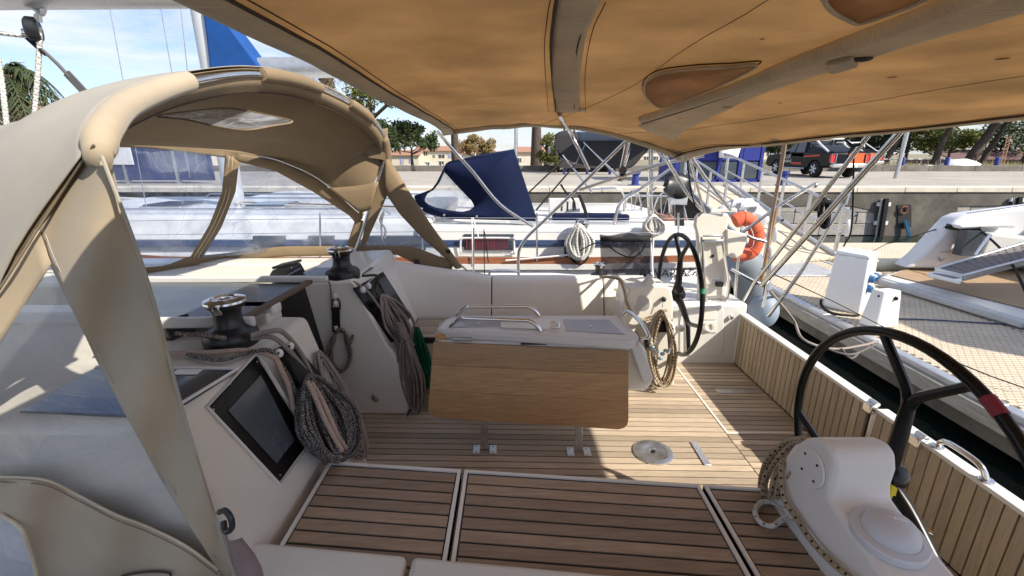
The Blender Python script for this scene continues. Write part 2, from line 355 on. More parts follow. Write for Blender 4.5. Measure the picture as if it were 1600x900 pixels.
M['pipe'] = mat('cream_pipe', (.72,.66,.48), .4)
M['deckgrey'] = mat('grey_grating', (.20,.18,.17), .7, var=.2, scale=20)
M['towel'] = mat('mauve_cloth', (.22,.16,.15), .9, var=.2, scale=12)
M['tyre'] = mat('tyre', (.02,.02,.02), .8)
M['mtimber'] = mat('dark_timber', (.05,.045,.04), .9, var=.3)
R_black = ropemat('rope_black_fleck', (.045,.042,.04), (.34,.32,.30), .42, 110, 230)
R_grey = ropemat('rope_grey', (.33,.28,.25), (.26,.21,.19), .3, 95)
R_beige = ropemat('rope_beige', (.50,.38,.31), (.42,.31,.26), .3, 95)
R_tan = ropemat('rope_tan_black_fleck', (.40,.32,.22), (.02,.018,.015), .26, 42)
R_white = ropemat('rope_white_fleck', (.62,.60,.56), (.06,.05,.06), .16, 34)
R_green = ropemat('rope_green', (.012,.13,.06), (.005,.07,.03), .4, 80)
R_brown = ropemat('rope_brown_fleck', (.10,.07,.055), (.42,.36,.31), .36, 90, 170)
R_blk = ropemat('rope_black', (.015,.015,.017), (.03,.03,.03), .4, 80)
# water: dark, barely rippled harbour water
m = bpy.data.materials.new('harbour_water'); m.use_nodes = True; nt_ = m.node_tree; p = nt_.nodes['Principled BSDF']
p.inputs['Base Color'].default_value = (.006,.014,.012,1); p.inputs['Roughness'].default_value = .06; p.inputs['IOR'].default_value = 1.33
a = nt_.nodes.new('ShaderNodeTexNoise'); a.inputs['Scale'].default_value = 2.4; a.inputs['Detail'].default_value = 5
t_ = nt_.nodes.new('ShaderNodeTexCoord'); nt_.links.new(t_.outputs['Object'], a.inputs[0])
b = nt_.nodes.new('ShaderNodeBump'); b.inputs['Strength'].default_value = .35; b.inputs['Distance'].default_value = .08
nt_.links.new(a.outputs[0], b.inputs['Height']); nt_.links.new(b.outputs[0], p.inputs['Normal']); M['water'] = m
# pontoon tread: interlocking cells with dark joints (flat pattern, cells a few centimetres across)
m = mat('pontoon_tread', (.66,.56,.44), .85, var=.08, scale=2, dirt=.15); nt_ = m.node_tree; p = nt_.nodes['Principled BSDF']
br = nt_.nodes.new('ShaderNodeTexBrick'); br.inputs['Scale'].default_value = 1; br.inputs['Brick Width'].default_value = .07; br.inputs['Row Height'].default_value = .045
br.inputs['Mortar Size'].default_value = .004; br.inputs['Mortar Smooth'].default_value = .1; br.offset = .5
tco = nt_.nodes.new('ShaderNodeTexCoord'); dst = nt_.nodes.new('ShaderNodeTexVoronoi'); dst.inputs['Scale'].default_value = 24
vm = nt_.nodes.new('ShaderNodeVectorMath'); vm.operation = 'MULTIPLY_ADD'; vm.inputs[1].default_value = (.012,.012,0)
nt_.links.new(tco.outputs['Object'], dst.inputs['Vector']); nt_.links.new(dst.outputs['Color'], vm.inputs[0]); nt_.links.new(tco.outputs['Object'], vm.inputs[2]); nt_.links.new(vm.outputs[0], br.inputs['Vector'])
mi = nt_.nodes.new('ShaderNodeMix'); mi.data_type = 'RGBA'; old = p.inputs['Base Color'].links[0].from_socket
mi.inputs[7].default_value = (.30,.25,.19,1); nt_.links.new(br.outputs['Fac'], mi.inputs[0]); nt_.links.new(old, mi.inputs[6]); nt_.links.new(mi.outputs[2], p.inputs['Base Color'])
M['pont'] = m
# ================================================================= SETTING
QZ = 1.65; QY = 15.5; PZ_ = .55
MB().add([(-600,-600,0),(600,-600,0),(600,QY+.3,0),(-600,QY+.3,0)],[(0,1,2,3)]).build('water', M['water'], smooth=0)['kind'] = 'structure'
# land: quay apron, then ground running off to the horizon (a little lower behind the houses on the left)
rows = []
xs = [-700,-300,-150,-90,-60,-40,-20,-5,5,12,20,35,60,120,300,700]
ysl = [30.4,33,36,42,50,65,90,120,180,300,600,1400]
for y in ysl:
    r = []
    for x in xs:
        low = min(1, max(0, (y-36)/30.)) * min(1, max(0, (14-x)/14.))
        r.append(Vector((x, y, QZ+.02 - 2.2*low)))
    rows.append(r)
g = MB().grid(rows).build('ground', M['ground'], smooth=60); g['kind'] = 'structure'
q = MB().box(-400, QY+.62, QZ-.3, 400, 30.6, QZ).build('quay_apron', M['quay'], smooth=0); q['kind'] = 'structure'
# far kerb: a long low concrete step
for i in range(46):
    x0 = -60 + i*3.0
    k_ = MB().box(x0, 30.0, QZ, x0+2.985, 30.35, QZ+.36).build('kerb_stone', M['conc'], q, bevel=.02)
# quay wall with coping stones; stone blocks at the right
qw = MB().box(-400, QY+.16, -1, 400, QY+.62, QZ-.02).build('quay_wall', M['wallconc'], smooth=0)
tag(qw, 'weathered quay wall of stone and concrete behind the moored boats', 'wall')
x = -26
i = 0
while x < 30:
    L_ = 1.5 + .5*random.random(); MB().box(x, QY-.02, QZ-.16, x+L_-.012, QY+.66, QZ+.012+random.random()*.006).build('coping_stone', M['coping'], qw, bevel=.015); x += L_
# render coat: rough upper band of concrete standing proud, broken lower edge
def slab(pxs, yv, th, name, m, par, bevel=.0):
    P = [Y(a, b, yv) for a, b in pxs]; return MB().prism(P, (0, th, 0)).build(name, m, par, bevel=bevel)
slab([(560,303),(1600,298),(2100,297),(2100,322),(1640,320),(1535,322),(1498,322),(1492,345),(1480,342),(1470,372),(1420,376),(1375,372),(1368,352),(1366,330),(1330,322),(1228,322),(1200,326),(1100,390),(560,390)], QY+.02, .16, 'render_coat', M['wallconc'], qw, .01)
rr = random.Random(4)
for row in range(4):
    z1 = 1.20 - row*.40; z0 = z1 - .385; x = 6.6 + (.35 if row % 2 else 0)
    while x < 19:
        L_ = rr.uniform(.55, 1.15); d = rr.uniform(0, .035)
        MB().box(x, QY+.035+d, z0, x+L_-.02, QY+.2, z1).build('stone', M['stone'], qw, bevel=.018); x += L_
# vertical black rubber fender beams on the wall
def fbeam(px0, px1, t0, t1, lab):
    a = Y(px0, t0, QY-.1); b = Y(px1, t1, QY-.1); o = thing('wall_fender', lab, 'fender beam', (b.x, b.y, b.z))
    MB().bar(a, b, .16, .14, (1,0,0)).build('rubber_beam', M['rubber'], o, bevel=.01)
    MB().bar(a+Vector((-.1,.02,0)), b+Vector((-.1,.02,0)), .05, .12, (1,0,0)).build('steel_edge', M['steelb'], o)
    for t in (.12, .5, .9):
        for s in (-1, 1): q_ = a.lerp(b, t) + Vector((s*.17, .04, 0)); MB().box(q_.x-.05, q_.y-.03, q_.z-.06, q_.x+.05, q_.y+.05, q_.z+.06).build('bracket', M['signw'], o)
fbeam(1384, 1372, 310, 386, 'black rubber beam on the stone wall behind the white box')
fbeam(1592, 1586, 308, 345, 'black rubber beam on the wall above the motorboat')
# niche with mooring ring and blue line
n_ = thing('wall_recess', 'rusty recess in the quay wall with a hanging blue line', 'recess', tuple(Y(1413,335,QY)))
slab([(1403,320),(1424,320),(1424,355),(1403,357)], QY-.01, .02, 'recess_hole', M['caulk'], n_)
MB().tube([Y(1413,328,QY-.05)+Vector((.12*math.cos(R(a)),0,.12*math.sin(R(a)))) for a in range(0,360,20)], .02, 6, closed=True).build('ring', M['wood'], n_)
ln = MB()
for k in range(5): ln.tube([Y(1412+k*2,345,QY-.08), Y(1415+k*1.5,352+k*2,QY-.1), Y(1418+k,366,QY-.12), Y(1416+k,374+k,QY-.1)], .022, 6, k=3)
tag(ln.build('mooring_line', mat('line_blue', (.02,.12,.22), .8)), 'tangled blue line hanging in the quay wall recess', 'rope')
# ---- pontoon
pt = thing('pontoon', 'floating pontoon walkway with pale patterned tread and service posts', 'pontoon', (5.6, 6, .3))
px0, px1 = 4.42, 6.72
MB().box(px0+.12, -6, PZ_-.05, px1-.12, 2.4, PZ_).build('deck', M['pont'], pt); MB().box(px0+.12, 2.4, PZ_-.05, px1-.12, 9.6, PZ_-.003).build('deck_frame', mat('tread_gap', (.16,.13,.10), .9), pt)
MB().box(px0+.14, -6, PZ_-.45, px1-.14, 9.6, PZ_-.055).build('float', M['conc'], pt)
cb = MB(); ca_, cb_ = .0815, .050; rr = random.Random(12); j = 0; yv_ = 2.4
notch = ((0,.12),(.30,.12),(.36,0),(.64,0),(.70,.12),(1,.12),(1,.88),(.70,.88),(.64,1),(.36,1),(.30,.88),(0,.88))
while yv_ < 9.5:
    xv_ = px0+.13 + (ca_/2 if j % 2 else 0)
    while xv_ < px1-.13-ca_:
        if not (yv_ > 8.0 and xv_ < px1-.55):
            h_ = PZ_+.004+rr.uniform(0,.0015); pts_ = [(xv_+.004+u*(ca_-.008), yv_+v*(cb_-.003)) for u, v in notch]; n_ = 12
            cb.add([(a, b, h_) for a, b in pts_]+[(a, b, PZ_-.004) for a, b in pts_], [tuple(range(n_))]+[(i, n_+i, n_+(i+1) % n_, (i+1) % n_) for i in range(n_)])
        xv_ += ca_
    yv_ += cb_; j += 1
cb.build('tread_cells', mat('tread_cell', (.60,.515,.40), .85, var=.12, scale=3, dirt=.2), pt, smooth=0)['kind'] = 'stuff'
for s, xx in ((0, px0), (1, px1-.12)):
    y = -6
    while y < 9.6:
        MB().box(xx, y, PZ_-.16, xx+.12, y+2.39, PZ_+.012).build('side_beam', M['alu'], pt, bevel=.01); y += 2.4
MB().box(px0-.07, -6, PZ_-.20, px0-.008, 9.6, PZ_-.05).build('rubbing_strip', M['wood'] if 0 else mat('timber_fender_grey', (.40,.37,.32), .8, var=.3, scale=8, stretch=(8,.6,8), bump=.4), pt, bevel=.008)
MB().box(px0+.12, 8.05, PZ_+.004, px1-.5, 9.55, PZ_+.03).build('tread_plate', mat('ribbed_plate', (.60,.60,.60), .4, .5, var=.3, scale=16, bump=1, bscale=22), pt, bevel=.004)
# cross arm running to the right in front of the wall
pa = MB().box(6.3, 9.62, PZ_-.35, 40, 11.4, PZ_-.002).build('pontoon_arm', M['pont'], pt)
MB().tube([Vector((7.0, 8.55, PZ_+.10)), Vector((12, 8.75, PZ_+.10))], .13, 14).build('edge_tube', M['pipe'], pt)
# ---- service posts
sbx = thing('service_box', 'large white power and water box on the pontoon with blue sockets', 'service post', tuple(Z(1318,488,PZ_)))
b0 = [Z(1283,480,PZ_+.006), Z(1343,492,PZ_+.006), None, None]
A = Z(1284,479,PZ_+.004); B = Z(1342,492,PZ_+.004); D = Vector((.42, .34, 0)); hgt = .80
t0 = A + Vector((.06,.03,hgt)); t1 = B + Vector((-.01,.03,hgt))
MB().hexa([A, B, B+D, A+D, t0, t1, t1+D*.82, t0+D*.82]).build('casing', M['white'], sbx, bevel=.02)
MB().hexa([t0+Vector((-.01,-.01,.003)), t1+Vector((.01,-.01,.003)), t1+D*.84+Vector((.01,.01,.003)), t0+D*.84+Vector((-.01,.01,.003)), t0+Vector((.02,.02,.05)), t1+Vector((-.02,.02,.05)), t1+D*.80+Vector((-.02,0,.05)), t0+D*.80+Vector((.02,0,.05))]).build('lid', M['white'], sbx, bevel=.012)
for i, (fx_, fz) in enumerate(((.35,.62),(.35,.44),(.75,.62))):
    c_ = B + D*fx_ + Vector((.0,0,hgt*fz)); nn = Vector((D.y,-D.x,0)).normalized()
    so_ = MB().lathe([(.001,0),(.055,0),(.055,.05),(.045,.065),(.001,.065)], c_-nn*.02, nn, 16).build('socket', mat('socket_blue%d' % i, (.03,.12,.28), .4), sbx)
    MB().box(c_.x-.0, c_.y-.03, c_.z+.03, c_.x+.06, c_.y+.03, c_.z+.06).build('socket_cap', M['white'], so_)
sp_ = thing('service_bollard', 'small white tapered post beside the larger box on the pontoon', 'service post', tuple(Z(1372,508,PZ_)))
A = Z(1340,506,PZ_+.004); B = Z(1368,514,PZ_+.004); D = Z(1404,511,PZ_+.004)-B; hh = .50
E_ = A + D
ctr = (A+B+D+B)/3
T = [p.lerp(A+(B-A)*.5+D*.5, .28) + Vector((0,0,hh)) for p in (A, B, B+D, A+D)]
MB().hexa([A, B, B+D, A+D] + T).build('casing', M['white'], sp_, bevel=.02)
q_ = B.lerp(T[1], .8)+D*.5; MB().lathe([(.001,0),(.03,0),(.02,.03),(.001,.03)], q_, (.6,-1,0), 12).build('tap', M['rubber'], sp_)
q_ = A.lerp(T[0], .85)+(B-A)*.5; MB().lathe([(.001,0),(.016,0),(.001,.01)], q_, (-1,-1,0), 12).build('knob', M['rubber'], sp_)
# lines lying on the pontoon
tag(MB().tube([Z(1403,498,PZ_+.02), Z(1460,500,PZ_+.02), Z(1600,508,PZ_+.02), Z(1700,512,PZ_+.02)], .011, 6, k=4).build('cable', M['stripe']), 'dark blue cable lying across the pontoon from the small post', 'cable')
tag(MB().tube([Z(1283,468,PZ_+.1), Z(1284,478,PZ_+.02), Z(1300,489,PZ_+.02), Z(1330,493,PZ_+.02), Z(1342,492,PZ_+.03)], .018, 6, k=4).build('hose', M['rubber']), 'dark hose curling round the foot of the large white box', 'hose')
# ---- gangway
gw = thing('gangway', 'aluminium gangway with railings sloping from the quay to the pontoon', 'gangway', (6, 12, 1))
a0, a1 = Z(1196,412,PZ_+.07), Z(1306,401,PZ_+.07); b0_, b1 = Vector((5.9, QY+.3, QZ+.05)), Vector((7.3, QY+.3, QZ+.05))
np_ = 20
for i in range(np_):
    p = [a0.lerp(b0_, i/np_), a1.lerp(b1, i/np_), a1.lerp(b1, (i+.97)/np_), a0.lerp(b0_, (i+.97)/np_)]
    MB().hexa([v-Vector((0,0,.05)) for v in p]+p).build('tread_panel', M['pont'], gw)
for s, (u, v) in enumerate(((a0, b0_), (a1, b1))):
    MB().bar(u, v, .07, .16).build('stringer', M['alu'], gw, bevel=.01)
    up = Vector((0,0,1.02))
    MB().tube([u+(v-u)*.0+up*.5+(u-v)*.03, u+up*.85+(u-v)*.02, u+up+(v-u)*.03, v+up-(v-u)*.03, v+up*.85, v+up*.4], .035, 8, k=3).build('handrail', M['alu'], gw)
    MB().tube([u+up*.5, v+up*.5], .026, 8).build('midrail', M['alu'], gw)
    for i in range(6):
        p = u.lerp(v, .01+i*.196); MB().bar(p, p+up*.98, .06, .05, (1,0,0)).build('post', M['alu'], gw)
# ---- blue kiosk on the quay
ks = thing('kiosk', 'blue glazed cabin with a white awning on the quay by the gangway', 'kiosk', (7.4, 18, QZ))
kx0, kx1, ky0, ky1, kz0, kz1 = 6.55, 10.0, 18.6, 21.0, QZ, QZ+2.7
MB().box(kx0+.1, ky0+.1, kz0, kx1-.1, ky1, kz1-.1).build('wall', M['kiosk'], ks)
MB().box(kx0-.1, ky0-.1, kz1-.12, kx1+.1, ky1+.1, kz1+.1).build('roof', M['kiosk'], ks, bevel=.02)
for i in range(5):
    x0 = kx0 + i*(kx1-kx0-.1)/4.0
    MB().box(x0, ky0-.02, kz0, x0+.13, ky0+.12, kz1-.12).build('frame_post', M['kiosk'], ks, bevel=.01)
    if i < 4:
        MB().box(x0+.16, ky0+.02, kz0+.12, x0+(kx1-kx0-.1)/4-.03, ky0+.07, kz0+.78).build('window', M['acrylg'], ks)
        MB().box(x0+.16, ky0+.0, kz0+.84, x0+(kx1-kx0-.1)/4-.03, ky0+.05, kz1-.14).build('panel', M['kiosk'], ks)
MB().box(kx0, ky0-.02, kz0, kx1, ky0+.1, kz0+.1).build('sill', M['kiosk'], ks)
MB().patch([[Vector((8.05,ky0-.05,kz1-.3)), Vector((8.9,ky0-.05,kz1-.3))],[Vector((8.0,ky0-.35,kz1-.8)), Vector((8.95,ky0-.35,kz1-.85))],[Vector((8.05,ky0-.45,kz0+.95)), Vector((8.8,ky0-.4,kz0+.9))]],4,4).build('awning', M['white'], ks, solid=.03)
# blue bollards on the quay edge
def bollard(px, py, lab):
    p = Z(px, py, QZ); o = thing('quay_bollard', lab, 'bollard', tuple(p), 'blue mooring bollards on the quay')
    MB().lathe([(.001,0),(.2,0),(.2,.03),(.13,.05),(.11,.35),(.17,.42),(.16,.5),(.001,.52)], p, n=16).build('post', M['bluep'], o)
    MB().lathe([(.26,0),(.26,.03),(.001,.03)], p, n=16).build('base_plate', M['conc'], o)
bollard(1223, 290, 'blue mooring bollard at the quay edge under the pickup')
bollard(992, 290, 'blue mooring bollard seen through the steel tubes above the far wheels')
# ---- lamp post (tall, left), sign post and steel pole at the right
lp = thing('street_lamp', 'tall grey street lamp with a curved arm and yellow foot', 'street lamp', tuple(Z(806,272,QZ)))
b = Z(806, 272, QZ); MB().tube([b, b+Vector((0,0,8))], lambda t: .11-.04*t, 12).build('pole', M['steelb'], lp)
MB().tube([b, b+Vector((0,0,.45))], .125, 12).build('painted_foot', M['yel'], lp)
tp = b + Vector((0,0,3.85))
MB().tube([b+Vector((0,0,3.3)), b+Vector((-.12,0,3.6)), b+Vector((-.45,0,3.68))], .03, 8, k=4).build('arm', M['steelb'], lp)
MB().ball(b+Vector((-.62,0,3.66)), .28, 8, (1.0,.5,.22)).build('lamp_head', M['steelb'], lp)
b = Z(1399, 279, QZ); t_ = Y(1419, 200, b.y)
tag(MB().tube([b, b+(t_-b)*1.8], .085, 12).build('steel_pole', M['steelb']), 'plain steel pole standing on the quay right of the pickup', 'pole')
# small white traffic sign
sg = thing('road_sign', 'small white road sign on a thin post beyond the quay', 'sign', tuple(Z(862,266,QZ)))
b = Z(863, 266, QZ); MB().tube([b, b+Vector((0,0,1.2))], .03, 6).build('post', M['steelb'], sg); MB().box(b.x-.22, b.y-.05, b.z+.75, b.x+.22, b.y-.02, b.z+1.15+.15).build('panel', M['signw'], sg)
MB().box(b.x-.12, b.y-.06, b.z+.92, b.x+.12, b.y-.052, b.z+1.15).build('symbol', M['stripe'], sg)

# ---- houses
def house(pxl, pxr, pyb, pyt, yv, lab, wall, depth=8, roofh=1.1, wins=(), zb_=None):
    a = Y(pxl, pyb, yv); b = Y(pxr, pyb, yv); t = Y(pxl, pyt, yv).z; z0 = a.z
    o = thing('house', lab, 'house', ((a.x+b.x)/2, yv, z0))
    MB().box(a.x, yv, z0-1.2, b.x, yv+depth, t).build('wall', wall, o)
    e = .5
    r = MB(); nrow = 5
    for k in range(nrow):   # overlapping tile courses
        f0, f1 = k/nrow, (k+1)/nrow
        r.hexa([(a.x-e, yv-e+(depth/2+e)*f0, t+roofh*f0), (b.x+e, yv-e+(depth/2+e)*f0, t+roofh*f0), (b.x+e, yv-e+(depth/2+e)*f1, t+roofh*f1-.03), (a.x-e, yv-e+(depth/2+e)*f1, t+roofh*f1-.03),
                (a.x-e, yv-e+(depth/2+e)*f0, t+roofh*f0+.16), (b.x+e, yv-e+(depth/2+e)*f0, t+roofh*f0+.16), (b.x+e, yv-e+(depth/2+e)*f1, t+roofh*f1+.10), (a.x-e, yv-e+(depth/2+e)*f1, t+roofh*f1+.10)])
    r.add([(a.x-e, yv+depth+e, t), (b.x+e, yv+depth+e, t), (b.x+e, yv+depth/2, t+roofh+.1), (a.x-e, yv+depth/2, t+roofh+.1)], [(0,1,2,3)])
    r.build('roof', M['tile'], o, smooth=0)
    MB().add([(a.x, yv+.01, t), (a.x, yv+depth/2, t+roofh), (a.x, yv+depth, t)], [(0,1,2)]).add([(b.x, yv+.01, t), (b.x, yv+depth/2, t+roofh), (b.x, yv+depth, t)], [(0,1,2)]).build('gable', wall, o)
    for (wx, wy, ww, wh, kind) in wins:
        c_ = Y(wx, wy, yv-.05); sx = ww*yv/730/2; sz = wh*yv/730/2
        f = MB().box(c_.x-sx, yv-.09, c_.z-sz, c_.x+sx, yv+.02, c_.z+sz).build('window', M['winglass'] if kind == 'g' else M['shut'], o)
        MB().box(c_.x-sx*1.25, yv-.11, c_.z+sz, c_.x+sx*1.25, yv+.02, c_.z+sz*1.12).build('lintel', M['signw'], f)
        MB().box(c_.x-.03, yv-.11, c_.z-sz, c_.x+.03, yv-.09, c_.z+sz).build('frame', M['signw'], f)
    return o
house(608, 655, 266, 243, 105, 'cream house with two lilac shutters, left of the two terraces', M['wally'], wins=((628,251,5,10,'s'),(642,250,5,9,'s'),(617,264,7,7,'s'),(632,262,7,9,'s')))
house(652, 728, 266, 236, 110, 'long white house with dark windows behind the pine trunk', M['wallc'], wins=((665,240,5,5,'g'),(690,244,9,5,'g'),(678,244,3,4,'g'),(703,244,5,5,'s'),(690,256,7,8,'g'),(668,258,6,9,'g')))
house(722, 742, 266, 240, 95, 'small yellow gabled house end beside the autumn tree', M['wally'], wins=((732,250,3,5,'g'),))
house(758, 801, 266, 243, 130, 'low cream house with blue doors right of the autumn tree', M['wallc'], wins=((770,252,4,5,'g'),(785,252,4,5,'g')))
house(806, 858, 266, 238, 100, 'white house beyond the second pine trunk', M['wallc'], wins=((812,250,5,6,'g'),(846,250,5,6,'g')))
house(1172, 1232, 262, 232, 90, 'red roofed house seen between the kiosk and the pickup', M['wallc'], wins=((1185,240,6,6,'g'),(1202,240,6,6,'g')))
house(940, 1075, 262, 232, 85, 'long cream building behind the dark awning', M['wallc'], wins=tuple((950+i*15, 248, 6, 7, 'g') for i in range(8)))
# house up on the left behind the palm
hl = thing('house', 'large house with a red tiled roof behind the palm at the left', 'house', (-45, 42, 2))
def H3(px, py, yv): return Y(px, py, yv)
A = H3(-60, 196, 38); B = H3(175, 205, 46); T1 = H3(34, 150, 40); T2 = H3(150, 174, 46)
w0 = Y(-120, 160, 34); w1 = Y(170, 178, 46)
MB().add([(w0.x, w0.y, 0), (w1.x, w1.y, 0), (w1.x, w1.y, w1.z), (w0.x, w0.y, w0.z), (w0.x-6, w0.y+9, 0), (w1.x-6, w1.y+9, 0), (w1.x-6, w1.y+9, w1.z), (w0.x-6, w0.y+9, w0.z)], [(0,1,2,3),(1,5,6,2),(5,4,7,6),(4,0,3,7),(3,2,6,7)]).build('wall', M['wally'], hl)
n_c = 7
r = MB(); e0 = Y(-140, 157, 33.6); e1 = Y(160, 176, 45.6); r0 = Y(-140, 139, 37); r1 = Y(140, 170, 49)
for k in range(n_c):
    f0, f1 = k/n_c, (k+1)/n_c
    r.hexa([e0.lerp(r0,f0), e1.lerp(r1,f0), e1.lerp(r1,f1), e0.lerp(r0,f1)] + [v+Vector((0,0,.14)) for v in (e0.lerp(r0,f0), e1.lerp(r1,f0))] + [v+Vector((0,0,.06)) for v in (e1.lerp(r1,f1), e0.lerp(r0,f1))])
r.build('roof', M['tile'], hl, smooth=0)
for px in (48, 62, 86, 108):
    c_ = Y(px, 181-.0*px, 40.5 + px*.02); MB().box(c_.x-.6, c_.y-.5, c_.z-.9, c_.x+.5, c_.y+.2, c_.z+.9).build('window', M['winglass'], hl)
# blue hoarding panels along the quay seen through the hood window
hb = thing('hoarding', 'long dark blue hoarding on the quay seen through the scratched front window', 'hoarding', (-12, 17.6, QZ))
for i in range(6):
    x0 = -22.5 + i*1.95
    MB().box(x0, 17.6, QZ+.12, x0+(1.93 if i not in (2,5,7) else 1.35), 17.7, QZ+1.9).build('panel', M['banner'], hb)
    MB().box(x0-.06, 17.56, QZ, x0+.04, 17.74, QZ+2.0).build('post', M['alu'], hb)
MB().box(-15.4, 17.55, QZ+.7, -14.3, 17.59, QZ+1.35).build('notice', M['signw'], hb)
# pale tents / low buildings farther left
for k, (x0, x1, y0, zt_, c) in enumerate(((-30,-22,30,4.6,'wallc'),(-16.5,-13,31,3.5,'wally'),(-13.0,-9.9,28,3.9,'wally'))):
    o = thing('quayside_building', ('cream building at the left end of the quay', 'low yellow building behind the hoarding', 'sunlit yellow building seen through the side window')[k], 'building', (x0, y0, QZ))
    MB().box(x0, y0, QZ-.4, x1, y0+5, zt_).build('wall', M[c], o); MB().box(x0-.2, y0-.2, zt_, x1+.2, y0+5.2, zt_+.2).build('roof', M['tile'], o)
    for j in range(3): xx = x0 + (j+.5)*(x1-x0)/3; MB().box(xx-.4, y0-.04, QZ+.9, xx+.4, y0+.02, QZ+1.9).build('window', M['winglass'], o)

# ---- trees
def leafmass(c, rad, n, size, rnd, squash=1.0, holes=.0):
    b = MB(); cl = []
    for i in range(max(6, int(n/90))):
        a = rnd.uniform(0, 6.28); ph = rnd.uniform(-.6, 1); rr_ = rnd.uniform(.35, 1)**.6
        cl.append((c + Vector((rad[0]*rr_*math.cos(a)*math.sqrt(max(.05,1-ph*ph)), rad[1]*rr_*math.sin(a)*math.sqrt(max(.05,1-ph*ph)), rad[2]*ph*rr_)), rnd.uniform(.22,.42)*min(rad[0], rad[1])))
    vs = []; fs = []
    for i in range(n):
        cc, cr = cl[rnd.randrange(len(cl))]
        d = Vector((rnd.gauss(0,1), rnd.gauss(0,1), rnd.gauss(0,.75)*squash)); d = d.normalized()*cr*rnd.uniform(.55, 1.05)
        p = cc + d; s = size*rnd.uniform(.6, 1.4)
        u = Vector((rnd.gauss(0,1), rnd.gauss(0,1), rnd.gauss(0,1))).normalized(); v = u.orthogonal().normalized(); 
        k = len(vs); vs += [p-u*s*.5-v*s*.22, p+u*s*.1-v*s*.35, p+u*s*.6, p+u*s*.05+v*s*.33]; fs.append((k, k+1, k+2, k+3))
    b.v = [tuple(v) for v in vs]; b.f = [list(f) for f in fs]; b.uv = [[(0,0)]*4 for _ in fs]
    return b
def tree(base, h, lean, crad, lab, m, n=2600, size=.34, trunk=.2, crown_z=None, seed=1, catg='tree', nm='pine_tree', limbs=5, cc=None, group=None):
    rnd = random.Random(seed); base = Vector(base); top = base + Vector((lean[0], lean[1], h))
    o = thing(nm, lab, catg, tuple(base), group)
    mid = base.lerp(top, .5) + Vector((rnd.uniform(-.15,.15), 0, 0))
    tr_ = MB().tube([base-Vector((0,0,.3)), base.lerp(mid,.5), mid, top], lambda t: trunk*(1.15-.6*t), 10, k=4)
    tk = tr_.build('trunk', M['bark'], o)
    for i in range(limbs):
        a = rnd.uniform(0, 6.28); s_ = mid.lerp(top, rnd.uniform(.2, .8)); e = top + Vector((math.cos(a)*crad[0]*.75, math.sin(a)*crad[1]*.6, rnd.uniform(-.2, .5)*crad[2]))
        MB().tube([s_, s_.lerp(e,.5)+Vector((0,0,-.15)), e], lambda t: trunk*.42*(1-.7*t), 7, k=4).build('limb', M['bark'], tk)
    leafmass(cc or top+Vector((0,0,crad[2]*.35)), crad, n, size, rnd).build('crown', m, o, smooth=0)
    return o
pg = 'umbrella pines along the road'
tree(Z(713,262,QZ-.2), 7.5, (0,0,0), (4.5,3,1.6), 'umbrella pine with the left of two straight dark trunks', M['leafd'], n=5200, size=.30, trunk=.40, seed=3, group=pg)
tree(Z(838,264,QZ), 7.2, (.1,0,0), (4.2,3,1.6), 'umbrella pine with a forked trunk right of the navy sprayhood', M['leafd'], n=4500, size=.30, trunk=.42, seed=4, group=pg)
tree(Y(600,262,45), 3.3, (.6,0), (3.4,2,.45), 'wide pine whose branches spread behind the grey awning', M['leafd'], n=2600, size=.26, trunk=.16, seed=5, limbs=7, group=pg)
tree(Y(586,250,30), 3.4, (0,0), (1.6,1.4,.8), 'sunlit yellow green bush top above the sprayhood hoop', M['leafy'], n=2600, size=.16, trunk=.12, seed=6, nm='bushy_tree', group=None)
tree(Y(746,262,70), 2.4, (0,0), (2.8,2.2,1.5), 'autumn tree with thin golden foliage between two houses', M['leaft'], n=2200, size=.35, trunk=.2, seed=7, nm='autumn_tree')
tree(Y(645,262,95), 4.0, (0,0), (6,3,2.2), 'dark evergreen rising behind the cream house', M['leafd'], n=2500, size=.5, trunk=.3, seed=8, nm='evergreen_tree')
tree(Y(868,270,28), .9, (0,0), (1.1,1,1.25), 'bright green cypress bush beside the road sign', M['leafy'], n=2600, size=.16, trunk=.1, seed=9, nm='cypress_bush', limbs=2)
tree(Y(955,262,48), 4.6, (0,0), (6,3,1.5), 'dark pine crown showing above the folded grey awning', M['leafd'], n=3600, size=.35, trunk=.3, seed=10, group=pg)
rb = [(1378,262,.19,1.7,34,'leftmost leaning trunk of the row behind the steel pole'),(1456,260,.22,1.5,33,'leaning pine with a forked trunk right of the steel pole'),(1508,259,.34,2.4,33,'thick grey leaning trunk, third of the row at the right'),(1530,257,.2,2.0,35,'thin dark leaning trunk beside the lattice post'),(1597,255,.26,2.2,36,'leaning trunk at the right edge of the picture')]
for i, (px, py, tr0, ln_, yv, lb) in enumerate(rb):
    tree(Y(px, py, yv), 4.4, (ln_*.75, 0), (3.6,2.6,1.9), 'pine: '+lb if 0 else 'dark pine, '+lb, M['leafd'], n=5200, size=.26, trunk=tr0, seed=20+i, group='leaning pines behind the quay')
for i, (px, yv, sc_, m_, lb) in enumerate(((1345,38,3.0,'leafd','dense dark tree behind the tail of the pickup'),(1415,42,3.0,'leafy','yellow green bushes left of the forked pine'),(1480,46,2.4,'leafy','sunlit shrub below the pine crowns, right of the forked pine'),(1560,52,3.4,'leafd','dark tree mass above the brown roofs at the right'),(1300,50,3.5,'leafd','dark tree rising behind the cab of the pickup'),(1215,60,2.2,'leafd','round dark bush left of the pickup bonnet'))):
    b = Y(px, 250, yv); b.z = QZ
    tree(b, 1.0+ .3*sc_, (0,0), (sc_,sc_*.8,sc_*.55), lb, M[m_], n=4200, size=.26, trunk=.15, seed=40+i, nm='leafy_tree', catg='tree')
